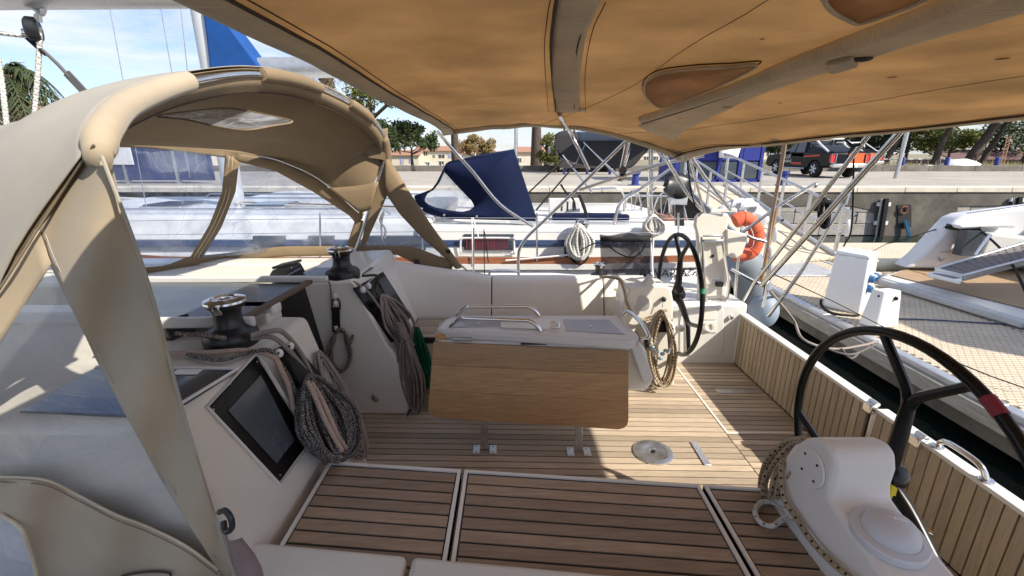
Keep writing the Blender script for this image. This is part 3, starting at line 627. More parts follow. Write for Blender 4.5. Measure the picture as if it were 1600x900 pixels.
# dry grass verge behind the kerb, brown roofed shed
vg = MB(); rnd = random.Random(3)
for i in range(9000):
    x = rnd.uniform(12, 42); y = rnd.uniform(30.6, 37); h = rnd.uniform(.15, .6)*(1.2 if rnd.random() < .2 else .8); w_ = .05
    a = rnd.uniform(-.5,.5); vg.add([(x-w_, y, QZ), (x+w_, y, QZ), (x+a*h, y+rnd.uniform(-.1,.1), QZ+h)], [(0,1,2)])
tag(vg.build('dry_grass', mat('dry_grass', (.36,.33,.17), .9, var=.4, scale=2, transl=.3, col2=(.20,.21,.10)), smooth=0), kind='stuff')
sd = thing('shed', 'long low brown roofed shed behind the leaning pines', 'shed', (38, 50, QZ))
a = Y(1490, 238, 50); MB().box(a.x, 50, QZ, a.x+26, 56, a.z-.7).build('wall', mat('shed_wall', (.22,.13,.11), .9), sd)
for k in range(5): MB().hexa([(a.x-.5, 49.5+k*.7, a.z-.75+k*.2), (a.x+26, 49.5+k*.7, a.z-.75+k*.2), (a.x+26, 50.2+k*.7, a.z-.55+k*.2), (a.x-.5, 50.2+k*.7, a.z-.55+k*.2)]+[(a.x-.5, 49.5+k*.7, a.z-.6+k*.2), (a.x+26, 49.5+k*.7, a.z-.6+k*.2), (a.x+26, 50.2+k*.7, a.z-.5+k*.2), (a.x-.5, 50.2+k*.7, a.z-.5+k*.2)]).build('roof_sheet', mat('shed_roof%d' % k, (.17,.105,.10), .8), sd)
# lattice post (rusty), little blue posts and white sack
lt = thing('lattice_post', 'rusty red lattice post leaning beside the thin dark trunk', 'post', tuple(Y(1565,259,32)))
A = Y(1565,258,32); B = Y(1577,212,32)
for s in (-.12, .12): MB().bar(A+Vector((s,0,0)), B+Vector((s,0,0)), .04, .04).build('rail', M['tile'], lt)
for k in range(8): p = A.lerp(B, k/8); q2 = A.lerp(B, (k+1)/8); MB().bar(p+Vector((-.12,0,0)), q2+Vector((.12,0,0)), .03, .03).build('rung', M['tile'], lt)
for px, lb in ((1409,'blue post standing left of the forked pine'),(1478,'dark blue post right of the forked pine'),(1556,'blue post beside the rusty lattice post')):
    b = Y(px, 259, 30.9); b.z = QZ; tag(MB().lathe([(.001,0),(.14,0),(.13,.8),(.1,.86),(.001,.86)], b, n=12).build('blue_post', M['bluep']), lb, 'post', 'blue posts along the verge')
for px, lb, s_ in ((1453,'white sack lying at the foot of the forked pine',.5),(1498,'grey white rubble bag against the leaning trunk',1.0),(1563,'white bag beside the lattice post',.45)):
    b = Y(px, 259, 31.2); b.z = QZ; bb = MB().ball((0,0,0), s_, 8, (1.3,.7,.55)); bb.v = [tuple(b+Vector(v)*(1+.25*mnoise.noise(Vector(v)*4))+Vector((0,0,.2*s_))) for v in bb.v]; tag(bb.build('sack', M['white']), lb, 'sack')
rl = thing('guard_rail', 'thin metal railing running behind the steel pole', 'railing', tuple(Y(1400,255,32)))
a = Y(1350,249,33); b = Y(1500,249,33); MB().tube([a,b], .04, 6).build('rail', M['alu'], rl); MB().tube([a-Vector((0,0,.35)),b-Vector((0,0,.35))], .03, 6).build('rail', M['alu'], rl)
for k in range(6): p = a.lerp(b, k/5); MB().tube([p, Vector((p.x,p.y,QZ))], .035, 6).build('post', M['alu'], rl)
# fence panels far left, small white fence
wf_ = thing('garden_fence', 'white picket fence in front of the far houses', 'fence', tuple(Y(700,264,90)))
for k in range(40):
    b = Y(655+k*5.2, 262, 84); MB().box(b.x-.12, b.y, b.z-.6, b.x+.12, b.y+.05, b.z+.45+.12*(k % 3)).build('slat', M['signw'], wf_)

# ---- palms
def palm(base, h, crown, lab, seed, nf=26, L_=1.9, tr=.33, lean=0):
    rnd = random.Random(seed); base = Vector(base); o = thing('palm_tree', lab, 'palm tree', tuple(base)); top = base + Vector((lean, 0, h))
    tk = MB(); tk.tube([base-Vector((0,0,.5)), base.lerp(top,.5), top], tr, 12, k=4)
    t_ = tk.build('trunk', M['pbark'], o)
    sc_ = MB()
    for k in range(int(h*46)):
        a = k*2.4; z = .05+k/ (h*46)*h; p = base.lerp(top, z/h) + Vector((math.cos(a), math.sin(a), 0))*tr
        d = Vector((math.cos(a), math.sin(a), 0)); s_ = Vector((-d.y, d.x, 0))
        sc_.add([p-s_*.09-Vector((0,0,.08)), p+s_*.09-Vector((0,0,.08)), p+d*.15+Vector((0,0,.12)), p-d*.02+Vector((0,0,.06))], [(0,1,2),(0,2,3),(1,3,2)])
    sc_.build('leaf_bases', M['pbark'], t_, smooth=0)['kind'] = 'stuff'
    for i in range(nf):
        a = i*2.399 + rnd.uniform(-.2,.2); el = R(rnd.uniform(-25, 70)); d = Vector((math.cos(a)*math.cos(el), math.sin(a)*math.cos(el), math.sin(el)))
        ll = L_*rnd.uniform(.8,1.15); P = [top + d*ll*t + Vector((0,0,-1.05*ll*t*t*(.75+.4*math.cos(el)))) for t in [j/10 for j in range(11)]]
        b = MB().tube(P, .018, 4)
        for j in range(1, 11):
            t = (P[j]-P[j-1]).normalized(); s_ = t.cross(Vector((0,0,1))); s_ = s_.normalized() if s_.length > .01 else Vector((1,0,0))
            for q in (0, .5):
                p = P[j-1].lerp(P[j], q); w_ = (.40+.2*rnd.random())*math.sin(math.pi*min(1, (j+q)/11.5)*.9+.15)*(ll/1.9)
                for sg in (-1, 1):
                    e = p + s_*sg*w_*(.6+.4*rnd.random()) + t*w_*.7 + Vector((0,0,-w_*rnd.uniform(.2,.9))); b.add([p-t*.03, p+t*.03, e+t*.012, e-t*.012], [(0,1,2,3)])
        b.build('frond', M['palmg'], o, smooth=0)
    return o
pb = Y(28, 190, 15.8); pb.z = QZ
palm(pb, Y(22,118,15.8).z-QZ, None, 'tall palm with drooping fronds at the far left', 5, nf=38, L_=2.0)
pb = Y(520, 160, 30); pb.z = QZ
palm(pb, Y(518,84,30).z-QZ, None, 'palm with a rough trunk seen between sprayhood and awning', 9, nf=14, L_=2.3, tr=.36, lean=-.3)

# ---- vehicles on the quay
def wheel_(p, ax, r, w_, par):
    t = MB().lathe([(.001,-w_/2),(r*.86,-w_/2),(r,-w_*.36),(r,w_*.36),(r*.86,w_/2),(.001,w_/2)], p, ax, 24).build('wheel', M['tyre'], par)
    MB().lathe([(.001,w_/2-.02),(r*.64,w_/2-.02),(r*.66,w_/2+.01),(r*.60,w_/2+.015),(r*.56,w_/2-.04),(.001,w_/2-.03)], p, ax, 24).build('rim', M['blackp'], t)
    u = Vector(ax).orthogonal().normalized(); v = Vector(ax).cross(u)
    for k in range(6):
        a = k*math.pi/3; d = u*math.cos(a)+v*math.sin(a)
        MB().bar(Vector(p)+Vector(ax)*(w_/2+.0)+d*r*.08, Vector(p)+Vector(ax)*(w_/2+.0)+d*r*.60, r*.17, .03, ax).build('spoke', M['signw'], t)
def pickup(pos, ang, lab, full=True):
    o = thing('pickup_truck', lab, 'pickup truck', (0,0,0)); f = []
    def bd(sec, name, m, bev=.05, half=.9, par=None):   # side outline extruded across
        return MB().prism([Vector((x, -half, z)) for x, z in sec], (0, half*2, 0)).build(name, m, par or o, bevel=bev, seg=3)
    # x forward; rear at -2.6
    bd([(-2.62,.62),(-2.60,1.12),(-.62,1.14),(-.62,.95),(.98,1.02),(1.15,1.14),(2.35,1.05),(2.55,.92),(2.60,.55),(2.35,.42),(1.98,.42),(1.9,.62),(1.68,.78),(1.40,.78),(1.18,.62),(1.1,.42),(-1.1,.42),(-1.2,.62),(-1.42,.78),(-1.74,.78),(-1.95,.62),(-2.05,.5),(-2.5,.5)], 'body', M['carblack'], .05, .92)
    c_ = MB(); 
    lo_ = [(-.62,.78,1.10),(-.62,-.78,1.10),(1.2,-.80,1.08),(1.2,.80,1.08)]; hi = [(-.45,.62,1.76),(-.45,-.62,1.76),(.38,-.62,1.78),(.38,.62,1.78)]
    c_.hexa([lo_[1],lo_[2],lo_[3],lo_[0],hi[1],hi[2],hi[3],hi[0]]); cab = c_.build('cabin', M['carblack'], o, bevel=.05, seg=3)
    MB().prism([Vector((x, .795-(z-1.1)*.24, z)) for x, z in ((-.50,1.16),(.22,1.16),(.20,1.66),(-.40,1.66))], (0,.012,0)).build('side_window', M['carglass'], cab)
    MB().prism([Vector((x, .795-(z-1.1)*.24, z)) for x, z in ((.30,1.16),(1.02,1.14),(.42,1.66),(.28,1.66))], (0,.012,0)).build('side_window', M['carglass'], cab)
    MB().prism([Vector((-.64-.0+(z-1.1)*.24, y, z)) for y, z in ((-.66,1.18),(.66,1.18),(.56,1.66),(-.56,1.66))], (-.012,0,0)).build('rear_window', M['carglass'], cab)
    # sloping tonneau cover / sport bar (chrome-white hoop) over the bed
    MB().hexa([(-2.55,-.80,1.13),(-.62,-.80,1.13),(-.62,.80,1.13),(-2.55,.80,1.13),(-2.45,-.74,1.20),(-.72,-.62,1.52),(-.72,.62,1.52),(-2.45,.74,1.20)]).build('bed_cover', M['carblack'], o, bevel=.04)
    for s in (-1, 1): MB().tube([(-2.25,s*.80,1.18),(-1.5,s*.76,1.55),(-1.0,s*.70,1.78),(-.4,s*.66,1.80)], .045, 8, k=4).build('sport_bar', M['signw'], o)
    MB().tube([(-1.0,-.70,1.78),(-1.0,.70,1.78)], .045, 8).build('sport_bar', M['signw'], o); MB().tube([(-1.1,-.72,1.50),(-1.0,-.72,1.76)], .04, 8).build('sport_bar', M['signw'], o)
    MB().prism([Vector((-2.635, y, z)) for y, z in ((.18,.66),(-.62,.66),(-.62,1.12),(.08,1.12))], (-.012,0,0)).build('tailgate_stripe', M['orangep'], o)
    for s in (-1, 1):
        MB().box(-2.66, s*.80-.10, .70, -2.56, s*.80+.13*s if s > 0 else s*.80+.10, 1.08).build('tail_light', M['red'], o, bevel=.02)
        MB().tube([(-2.68,s*.80-.11,.69),(-2.68,s*.80-.11,1.09),(-2.68,s*.80+.11,1.09),(-2.68,s*.80+.11,.69)], .018, 6, closed=True).build('light_trim', M['steel'], o)
    MB().box(-2.82,-.88,.48,-2.58,.88,.66).build('bumper', M['steel'], o, bevel=.05, seg=3)
    MB().box(-2.835,-.26,.50,-2.82,.26,.62).build('number_plate', M['signw'], o)
    MB().tube([(-1.0,.98,.40),(1.0,.98,.40)], .035, 8).build('side_step', M['steel'], o)
    for x in (-1.58, 1.55):
        for s in (-1, 1): wheel_((x, s*.80, .38), (0,s,0), .38, .25, o)
    MB().box(.55,.86,1.05,.70,1.05,1.22).build('wing_mirror', M['carblack'], o, bevel=.03)
    def text(t, x, z, s, m, yv=.932, sh=0):
        cu = bpy.data.curves.new('lettering', 'FONT'); cu.body = t; cu.size = s; cu.extrude = .003; cu.shear = sh; q = font_mesh(cu, m); q.matrix_basis = Matrix.Translation((x, yv, z)) @ Matrix.Rotation(math.pi, 4, 'Z') @ Matrix.Rotation(math.pi/2, 4, 'X'); adopt(q, o); return q
    if full:
        text('FOX', .95, .86, .32, M['signw']); text('MARINE', .92, .66, .20, M['signw']); MB().box(-.6,.925,.58,.2,.932,.68).build('door_stripe', M['red'], o)
        MB().prism([Vector((x,.932,z)) for x, z in ((-1.9,.98),(-.7,.93),(-.7,1.0),(-1.9,1.06))], (0,.004,0)).build('side_stripe', M['red'], o)
    o.matrix_basis = Matrix.Translation(pos) @ Matrix.Rotation(ang, 4, 'Z')
    return o
rl_ = Z(1272, 277, QZ)
ang = R(91); d = Vector((math.cos(ang), math.sin(ang), 0)); sdv = Vector((-d.y, d.x, 0))
pickup(Vector((rl_.x, rl_.y, QZ)) + d*1.58 - sdv*.80, ang, 'black pickup with an orange tailgate stripe and white lettering')
q_ = Z(1330, 268, QZ); pickup(Vector((q_.x+.6, q_.y+2.2, QZ)), ang, 'second dark pickup mostly hidden behind the lettered one', False)
# white van and the dark timber rack behind the folded grey awning
vn = thing('parked_van', 'white van parked beyond the dark timber rack', 'van', (0,0,0))
MB().prism([Vector((x,-.9,z)) for x, z in ((-2.4,.4),(-2.4,1.7),(-2.2,1.95),(1.1,1.95),(1.7,1.3),(2.4,1.1),(2.45,.4))], (0,1.8,0)).build('body', M['white'], vn, bevel=.08, seg=3)
MB().prism([Vector((x,-.93,z)) for x, z in ((.2,1.3),(1.55,1.3),(1.05,1.8),(.2,1.8))], (0,.02,0)).build('side_window', M['carglass'], vn)
for x in (-1.5, 1.5): wheel_((x,-.82,.33), (0,-1,0), .33, .22, vn); wheel_((x,.82,.33), (0,1,0), .33, .22, vn)
b = Z(943, 270, QZ); vn.matrix_basis = Matrix.Translation((b.x-.9, b.y+1.5, QZ))
rk = thing('timber_rack', 'rack of dark timber boards parked on the quay behind the tubes', 'rack', tuple(Z(908,272,QZ)))
b = Z(875, 273, QZ); 
for k in range(7): MB().box(b.x, b.y, QZ+.35+k*.13, b.x+3.0, b.y+.5, QZ+.46+k*.13).build('board', M['mtimber'], rk)
for k in range(3): MB().box(b.x+.2+k*1.25, b.y+.1, QZ, b.x+.3+k*1.25, b.y+.4, QZ+.36).build('leg', M['bluep'], rk)
# ================================================================= NEIGHBOUR YACHT (navy hood)
nb = thing('neighbour_yacht', 'white sailing yacht with navy sprayhood and blue stripes moored next to ours', 'yacht', (-1, 7.0, 0))
NY = 5.35
def ny(px, py, d=0): return Y(px, py, NY+d)
zg = ny(900, 412).z           # gunwale
def hullsec(x):
    t = min(1, max(0, (x+9)/5)); hb = 1.85*math.sin(t*math.pi/2)*(1 if x < 1 else 1-.05*(x-1))
    f = 0.22*(1-t)
    return [(x, 7.2-hb, zg+f), (x, 7.2-hb, .75), (x, 7.2-hb*.95, .15), (x, 7.2-hb*.5, -.4), (x, 7.2+hb*.5, -.4), (x, 7.2+hb*.95, .15), (x, 7.2+hb, .75), (x, 7.2+hb, zg+f)]
xsn = [-9,-8,-7,-6,-5,-4,-2.5,-1,.5,1.8,2.75]
MB().grid([[Vector(p) for p in hullsec(x)] for x in xsn]).build('hull', M['hull'], nb, solid=.03, smooth=60)
MB().prism([Vector((2.74, p[1], p[2])) for p in hullsec(2.75)], (.05,0,0)).build('transom', M['hull'], nb)
def dk(x, s): p = hullsec(x); return Vector((x, p[0][1] if s < 0 else p[-1][1], p[0][2]-.02))
MB().grid([[dk(x,-1), (dk(x,-1)+dk(x,1))/2+Vector((0,0,.06)), dk(x,1)] for x in xsn]).build('deck', M['gelw'], nb, solid=.03)
def strake(x0, x1, z0, z1, proud, name, m, n=24, bev=.0):
    r0 = []; b = MB()
    for i in range(n):
        xa_, xb_ = x0+(x1-x0)*i/n, x0+(x1-x0)*(i+1)/n
        ya, yb = hullsec(xa_)[0][1], hullsec(xb_)[0][1]; fa_, fb_ = hullsec(xa_)[0][2]-zg, hullsec(xb_)[0][2]-zg
        b.hexa([(xa_, ya-proud, z0+fa_), (xb_, yb-proud, z0+fb_), (xb_, yb+.01, z0+fb_), (xa_, ya+.01, z0+fa_), (xa_, ya-proud, z1+fa_), (xb_, yb-proud, z1+fb_), (xb_, yb+.01, z1+fb_), (xa_, ya+.01, z1+fa_)])
    return b.build(name, m, nb)
z = lambda py: ny(900, py).z
strake(-8.5, 2.74, z(411.5), z(402), .02, 'toe_rail', M['wood'])
strake(-8.5, 2.74, z(420), z(412), .045, 'rubbing_strake', M['gelw'])
strake(-8.8, 2.74, z(443), z(435), .006, 'hull_stripe', M['stripe'])
def text(t, p, size, m, par, sh=0, sx=1, name='lettering'):
    cu = bpy.data.curves.new(name, 'FONT'); cu.body = t; cu.size = size; cu.extrude = .002; cu.shear = sh; q = font_mesh(cu, m); q.matrix_basis = Matrix.Translation(p) @ Matrix.Rotation(math.pi/2, 4, 'X') @ Matrix.Diagonal((sx,1,1,1)); adopt(q, par); return q
text('BAVARIA', Vector((ny(1000,434).x, hullsec(1.6)[0][1]-.012, ny(1000,433.5).z)), .13, M['caulk'], nb, 0, 1.15)
text('42', Vector((ny(1058,434).x, hullsec(1.6)[0][1]-.012, ny(1000,433.5).z)), .16, M['caulk'], nb, .5)
text('Cruiser', Vector((ny(1075,434).x, hullsec(2.2)[0][1]-.012, ny(1000,433.5).z)), .12, M['caulk'], nb, .4)
# cockpit coaming side with the broad blue stripe
cz0, cz1 = z(400), z(360)
MB().hexa([(-1.2, NY+.20, cz0-.1), (2.70, NY+.20, cz0-.1), (2.70, NY+.62, cz0-.1), (-1.2, NY+.62, cz0-.1), (-1.2, NY+.26, cz1+.02), (2.70, NY+.26, cz1-.04), (2.70, NY+.60, cz1-.04), (-1.2, NY+.60, cz1+.02)]).build('coaming', M['gelw'], nb, bevel=.04, seg=3)
MB().hexa([(-7, NY+.22, cz0-.1), (-1.15, NY+.22, cz0-.1), (-1.15, 8.9, cz0-.1), (-7, 8.6, cz0-.1), (-6.6, NY+.5, cz1+.13), (-1.0, NY+.36, cz1+.10), (-1.0, 8.7, cz1+.10), (-6.6, 8.4, cz1+.13)]).build('coachroof', M['gelw'], nb, bevel=.08, seg=4)
def side(x0, x1, pa, pb, name, m, th=.012):
    za, zb2 = z(pa), z(pb); f = lambda zz, x: NY+.20 + (zz-cz0+.1)*.13/ (cz1-cz0+.1)*.5 - .004
    return MB().hexa([(x0, f(za,x0)-th, za), (x1, f(za,x1)-th, za), (x1, f(za,x1)+.05, za), (x0, f(za,x0)+.05, za), (x0, f(zb2,x0)-th, zb2), (x1, f(zb2,x1)-th, zb2), (x1, f(zb2,x1)+.05, zb2), (x0, f(zb2,x0)+.05, zb2)]).build(name, m, nb, bevel=.002)
side(-6.0, 2.69, 391, 380.5, 'side_stripe', M['stripe'])
w_ = side(ny(722,385).x, ny(803,385).x, 396, 371, 'cabin_window', M['acryl'], .02)
P = [Y(x, y, NY+.175) for x, y in ((720,375),(724,372),(799,372),(803,376),(803,392),(798,397),(726,397),(720,393))]
MB().tube(P, .012, 8, closed=True, k=3).build('window_frame', M['gelw'], w_)
for k in range(14): xx = ny(726,385).x + k*.038; MB().box(xx, NY+.172, z(394), xx+.03, NY+.178, z(375)).build('curtain_fold', M['curtain'], w_)
for px0_, px1_ in ((470,510),(560,660),(380,430)):
    o = side(ny(px0_,385).x, ny(px1_,385).x, 396, 374, 'cabin_window', M['acryl'], .016)
# sprayhood
hd = Vector
S0 = [Y(665,303,5.75), Y(700,253,5.95), Y(803,234,6.1), Y(828,300,5.95), Y(836,346,5.75)]
def hoodrow(pts, yv): return [Y(a, b, yv) for a, b in pts]
n1_ = hoodrow([(650,316),(672,290),(697,256),(745,246),(804,236),(836,347)], 5.75)
ctop = [p + Vector((.0, .5, .12)) for p in n1_]; far_ = [Vector((p.x-.05, 8.5, p.z)) for p in n1_]; ct2 = [Vector((p.x, 7.9, p.z+.12)) for p in n1_]
MB().grid([n1_[2:5], [p + Vector((0,.35,.02)) for p in n1_[2:5]], [p+Vector((0,1.2,.03)) for p in n1_[2:5]], [Vector((p.x,8.0,p.z+.02)) for p in n1_[2:5]], [Vector((p.x,8.5,p.z-.1)) for p in n1_[2:5]]]).build('hood_top', M['navy'], nb, solid=.012, smooth=70)
win_ = [(692,268),(700,276),(715,292),(737,314),(740,322),(735,328),(722,330),(700,328),(680,322),(660,316),(650,305),(668,298),(682,285)]
side_outline = [(648,308),(655,322),(672,334),(700,340),(760,342),(840,345),(822,290),(804,236),(745,246),(697,256)]
P = hoodrow(side_outline, 5.72)
def ringfill(outer, inner, yv, name, m, n=48, solid=.01):
    ra = resample([Vector((a,b,0)) for a,b in outer+[outer[0]]], n); rb = resample([Vector((a,b,0)) for a,b in inner+[inner[0]]], n)
    return MB().grid([[Y(a.x,a.y,yv), Y((a.x+b.x)/2,(a.y+b.y)/2,yv-.02), Y(b.x,b.y,yv)] for a, b in zip(ra, rb)]).build(name, m, nb, solid=solid, smooth=60)
ringfill([(697,256),(804,236),(822,290),(840,345),(700,342),(665,333),(650,316),(646,306),(672,300),(683,285)], [(694,268),(712,288),(738,315),(741,322),(735,328),(722,331),(700,329),(672,322),(660,314),(655,306),(676,298),(687,284)], 5.74, 'hood_side', M['navy'])
win_p = [Y(x, y, 5.75) for x, y in [(694,268),(712,288),(738,315),(741,322),(735,328),(722,331),(700,329),(672,322),(660,314),(655,306),(676,298),(687,284)]]
c_ = sum(win_p, Vector())/len(win_p); MB().add([c_]+win_p, [(0,i+1,(i+1)%12+1) for i in range(12)]).build('hood_window', M['vinw'], nb)
MB().prism([Y(x, y, 5.75) for x, y in ((786,250),(793,246),(804,234),(806,238),(797,258),(787,260))], (0,2.6,0)).build('hood_peak', mat('navy_light_roll', (.10,.12,.20), .8, bump=.3, bscale=8), nb, bevel=.02)
MB().prism([Y(x, y, 5.9) for x, y in ((804,236),(838,346),(820,345),(780,262))], (0,2.4,0)).build('hood_inside', M['navy'], nb)
for x, y in ((659,326),(694,336),(745,338)): MB().lathe([(.001,0),(.014,0),(.001,.008)], Y(x,y,5.70), (0,-1,0), 10).build('stud', M['steel'], nb)
for x0_ in (-5.4, -3.9, -2.6):
    h_ = MB().box(x0_, 6.6, cz1+.09, x0_+.55, 7.15, cz1+.17).build('deck_hatch', M['acryl'], nb, bevel=.02)
    MB().box(x0_-.03, 6.57, cz1+.08, x0_+.58, 7.18, cz1+.145).build('hatch_frame', M['alu'], h_, bevel=.01)
for yy_ in (5.95, 8.3):
    MB().tube([Vector((-5.6, yy_, cz1+.11)), Vector((-5.5, yy_, cz1+.18)), Vector((-1.7, yy_, cz1+.18)), Vector((-1.6, yy_, cz1+.11))], .014, 8).build('grab_rail', M['steel'], nb)
for k in range(4): MB().tube([Vector((-4.3, 6.9+.06*k, cz1+.16)), Vector((-1.3, 6.2+.10*k, cz1+.15))], .012, 6).build('control_line', (R_white, R_grey, R_blk, R_tan)[k], nb)
MB().lathe([(.001,0),(.09,0),(.09,.05),(.05,.09),(.07,.15),(.001,.17)], (-1.25, 6.2, cz1+.12), n=18).build('winch', M['steelb'], nb)
# winch with a big white coil, on the coaming
wc = Y(908, 383, 5.45)
wo_ = MB().lathe([(.001,0),(.12,0),(.12,.07),(.085,.10),(.07,.16),(.085,.20),(.09,.22),(.001,.24)], Y(908,378,5.5), n=24).build('winch', M['steelb'], nb)
MB().lathe([(.05,0),(.085,.01),(.08,.035),(.03,.05),(.001,.05)], Y(908,378,5.5)+Vector((0,0,.23)), n=20).build('winch_cap', M['steel'], wo_)
# stanchions and lifelines
for px in (500, 660, 839, 1060):
    MB().tube([ny(px, 408, -.02), ny(px, 333, -.02)], .012, 8).build('stanchion', M['steel'], nb)
for py in (340, 362): MB().tube([ny(120, py+6, -.02), ny(660, py, -.02), ny(1120, py+2, -.02)], .004, 5).build('lifeline', M['steel'], nb)
MB().tube([ny(735,349,0), ny(690,345,0), ny(652,358,0)], .006, 5, k=4).build('lifeline', M['steel'], nb)
for a_, b_ in (((737,340),(739,415)),((739,340),(748,372))): MB().tube([ny(*a_, -.05), ny(*b_, -.05)], .008, 6).build('fender_line', M['signw'], nb)
MB().tube([ny(790,407,-.05), ny(870,400,-.05), ny(930,394,-.05)], .01, 6).build('boathook', M['signw'], nb)
# mast, boom cover, shrouds
def mastpt(px, py): return Y(px, py, 7.0)
a_ = mastpt(313, 5); b_ = mastpt(328, 111)
mt_ = MB().tube([Vector((a_.x+.0,7.0,zg)), Vector((a_.x,7.0,15))], .135, 20).build('mast', mat('mast_paint', (.60,.62,.62), .4, .3, var=.05), nb, smooth=60)
sv = [(mastpt(328,15)),(mastpt(355,15)),(mastpt(372,48)),(mastpt(420,112)),(mastpt(423,118)),(mastpt(340,118)),(mastpt(334,60))]
MB().prism([p-Vector((0,.18,0)) for p in sv], (0,.36,0)).build('sail_cover', M['blue'], nb, bevel=.06, seg=3)
bc = [mastpt(342,112), mastpt(400,112)]
MB().tube([Vector((bc[0].x, 7.0, 3.9)), Vector((1.6, 7.0, 4.0))], .14, 14).build('boom', M['alu'], nb)
for (x0,y0,x1,y1,yv) in ((172,11,198,152,6.2),(251,11,270,120,6.8),(283,11,294,113,7.6),(460,86,464,118,7.2)):
    p0, p1 = Y(x0,y0,yv), Y(x1,y1,yv); dd = (p1-p0); MB().tube([p0-dd*1.5, Vector((p1.x+dd.x*1.8, p1.y, max(zg, p1.z+dd.z*1.6)))], .006, 5).build('shroud', M['steelb'], nb)
# bimini folded: dark cloth drum and light blue top over the stern
MB().patch([[Y(x,y,6.3) for x,y in r] for r in (((866,222),(870,208),(890,203),(905,207),(1022,214)),((868,235),(876,240),(900,248),(950,252),(1018,222)),((880,246),(905,256),(955,262),(985,262),(1010,236)))],4,4).build('bimini_cover', mat('bimini_dark_grey', (.035,.033,.035), .85, var=.2, bump=.3, bscale=8), nb, solid=.05)
MB().patch([[Y(x,y,6.0) for x,y in ((902,207),(930,204),(965,201),(1000,205),(1022,213))],[Y(x,y,6.25) for x,y in ((905,218),(930,218),(965,217),(1000,219),(1028,218))],[Y(x,y,6.4) for x,y in ((910,221),(935,222),(965,222),(1000,222),(1030,220))]],4,4).build('bimini_top', mat('bimini_slate_blue', (.14,.19,.30), .8, bump=.3, bscale=6), nb, solid=.02)
MB().add([Y(x,y,6.35) for x,y in ((968,228),(1028,218),(1008,240),(985,258),(975,262))], [(0,1,2,3,4)]).build('bimini_flap', bpy.data.materials['bimini_dark_grey'], nb, solid=.02)
for a_, b_, rr_, nm in (((910,220),(968,278),.016,'bimini_tube'),((877,240),(925,300),.014,'bimini_tube'),((985,230),(968,285),.018,'bimini_tube'),((1015,218),(1040,255),.014,'bimini_tube'),((915,222),(900,255),.01,'bimini_tube')):
    MB().tube([Y(*a_, 6.3), Y(*b_, 6.0)], rr_, 8).build(nm, M['steel'], nb)
for a_, b_ in (((880,250),(825,302)),((898,258),(838,328))): MB().tube([Y(*a_, 6.2), Y(*b_, 5.9)], .012, 6).build('webbing_strap', M['rubber'], nb)
MB().tube([Y(876,288,6.0), Y(884,300,6.0), Y(896,312,5.9), Y(899,328,5.9)], .014, 6, k=3).build('webbing_strap', M['rubber'], nb)
MB().tube([Y(905,305,6.0), Y(912,322,5.9), Y(918,342,5.9)], .022, 6, k=3).build('webbing_strap', M['rubber'], nb)
# stern rail of the neighbour, tall steel arch
MB().tube([Y(958,368,6.0), Y(964,330,6.0), Y(975,312,6.0), Y(1000,296,5.9), Y(1050,262,5.8)], .022, 10, k=4).build('stern_arch', M['steel'], nb)

# ================================================================= SECOND YACHT, nearest the quay
y2 = thing('far_yacht', 'white yacht with a dark blue cockpit cushion and twin hoops, closest to the quay', 'yacht', (1, 10, 0))
FY = 9.2
def f2(px, py, d=0): return Y(px, py, FY+d)
z2 = f2(900, 347).z
sx = [-10,-8.5,-6.5,-4,-1,1.5,3.3]
def hs2(x):
    t = min(1, max(0,(x+10)/6)); hb = 1.9*math.sin(t*math.pi/2); return [(x, 11-hb, z2+.3*(1-t)), (x, 11-hb, .6), (x, 11-hb*.8, -.2), (x, 11+hb*.8, -.2), (x, 11+hb, .6), (x, 11+hb, z2+.3*(1-t))]
MB().grid([[Vector(p) for p in hs2(x)] for x in sx]).build('hull', M['hull'], y2, solid=.03, smooth=60)
MB().prism([Vector((3.3,p[1],p[2])) for p in hs2(3.3)], (.04,0,0)).build('transom', M['hull'], y2)
MB().grid([[Vector(hs2(x)[0])-Vector((0,0,.02)), Vector((x,11,hs2(x)[0][2]+.05)), Vector(hs2(x)[-1])-Vector((0,0,.02))] for x in sx]).build('deck', M['gelw'], y2, solid=.03)
MB().hexa([(-6.5,9.8,z2-.05),(0,9.6,z2-.05),(0,12.4,z2-.05),(-6.5,12.2,z2-.05),(-6,10,z2+.42),(-.1,9.8,z2+.40),(-.1,12.2,z2+.40),(-6,12,z2+.42)]).build('coachroof', M['gelw'], y2, bevel=.08, seg=3)
a_ = f2(865,357); b_ = f2(985,357)
MB().box(a_.x, FY+.1, z2-.02, b_.x, FY+.5, f2(900,337).z).build('cockpit_cushion', M['navy'], y2, bevel=.04, seg=3)
MB().box(a_.x-1.2, FY-.02, z2-.1, f2(1110,350).x, FY+.12, z2+.02).build('coaming', M['gelw'], y2, bevel=.03)
MB().box(f2(972,350).x, FY+.25, z2-.1, f2(1010,350).x, FY+.7, f2(900,333).z).build('steering_pedestal', M['gelw'], y2, bevel=.05)
MB().hexa([f2(1035,352),f2(1098,356),f2(1098,356)+Vector((0,.9,0)),f2(1035,352)+Vector((0,.9,0)),f2(1042,340),f2(1094,350),f2(1094,350)+Vector((0,.9,0)),f2(1042,340)+Vector((0,.9,0))]).build('helm_seat', M['wood'], y2)
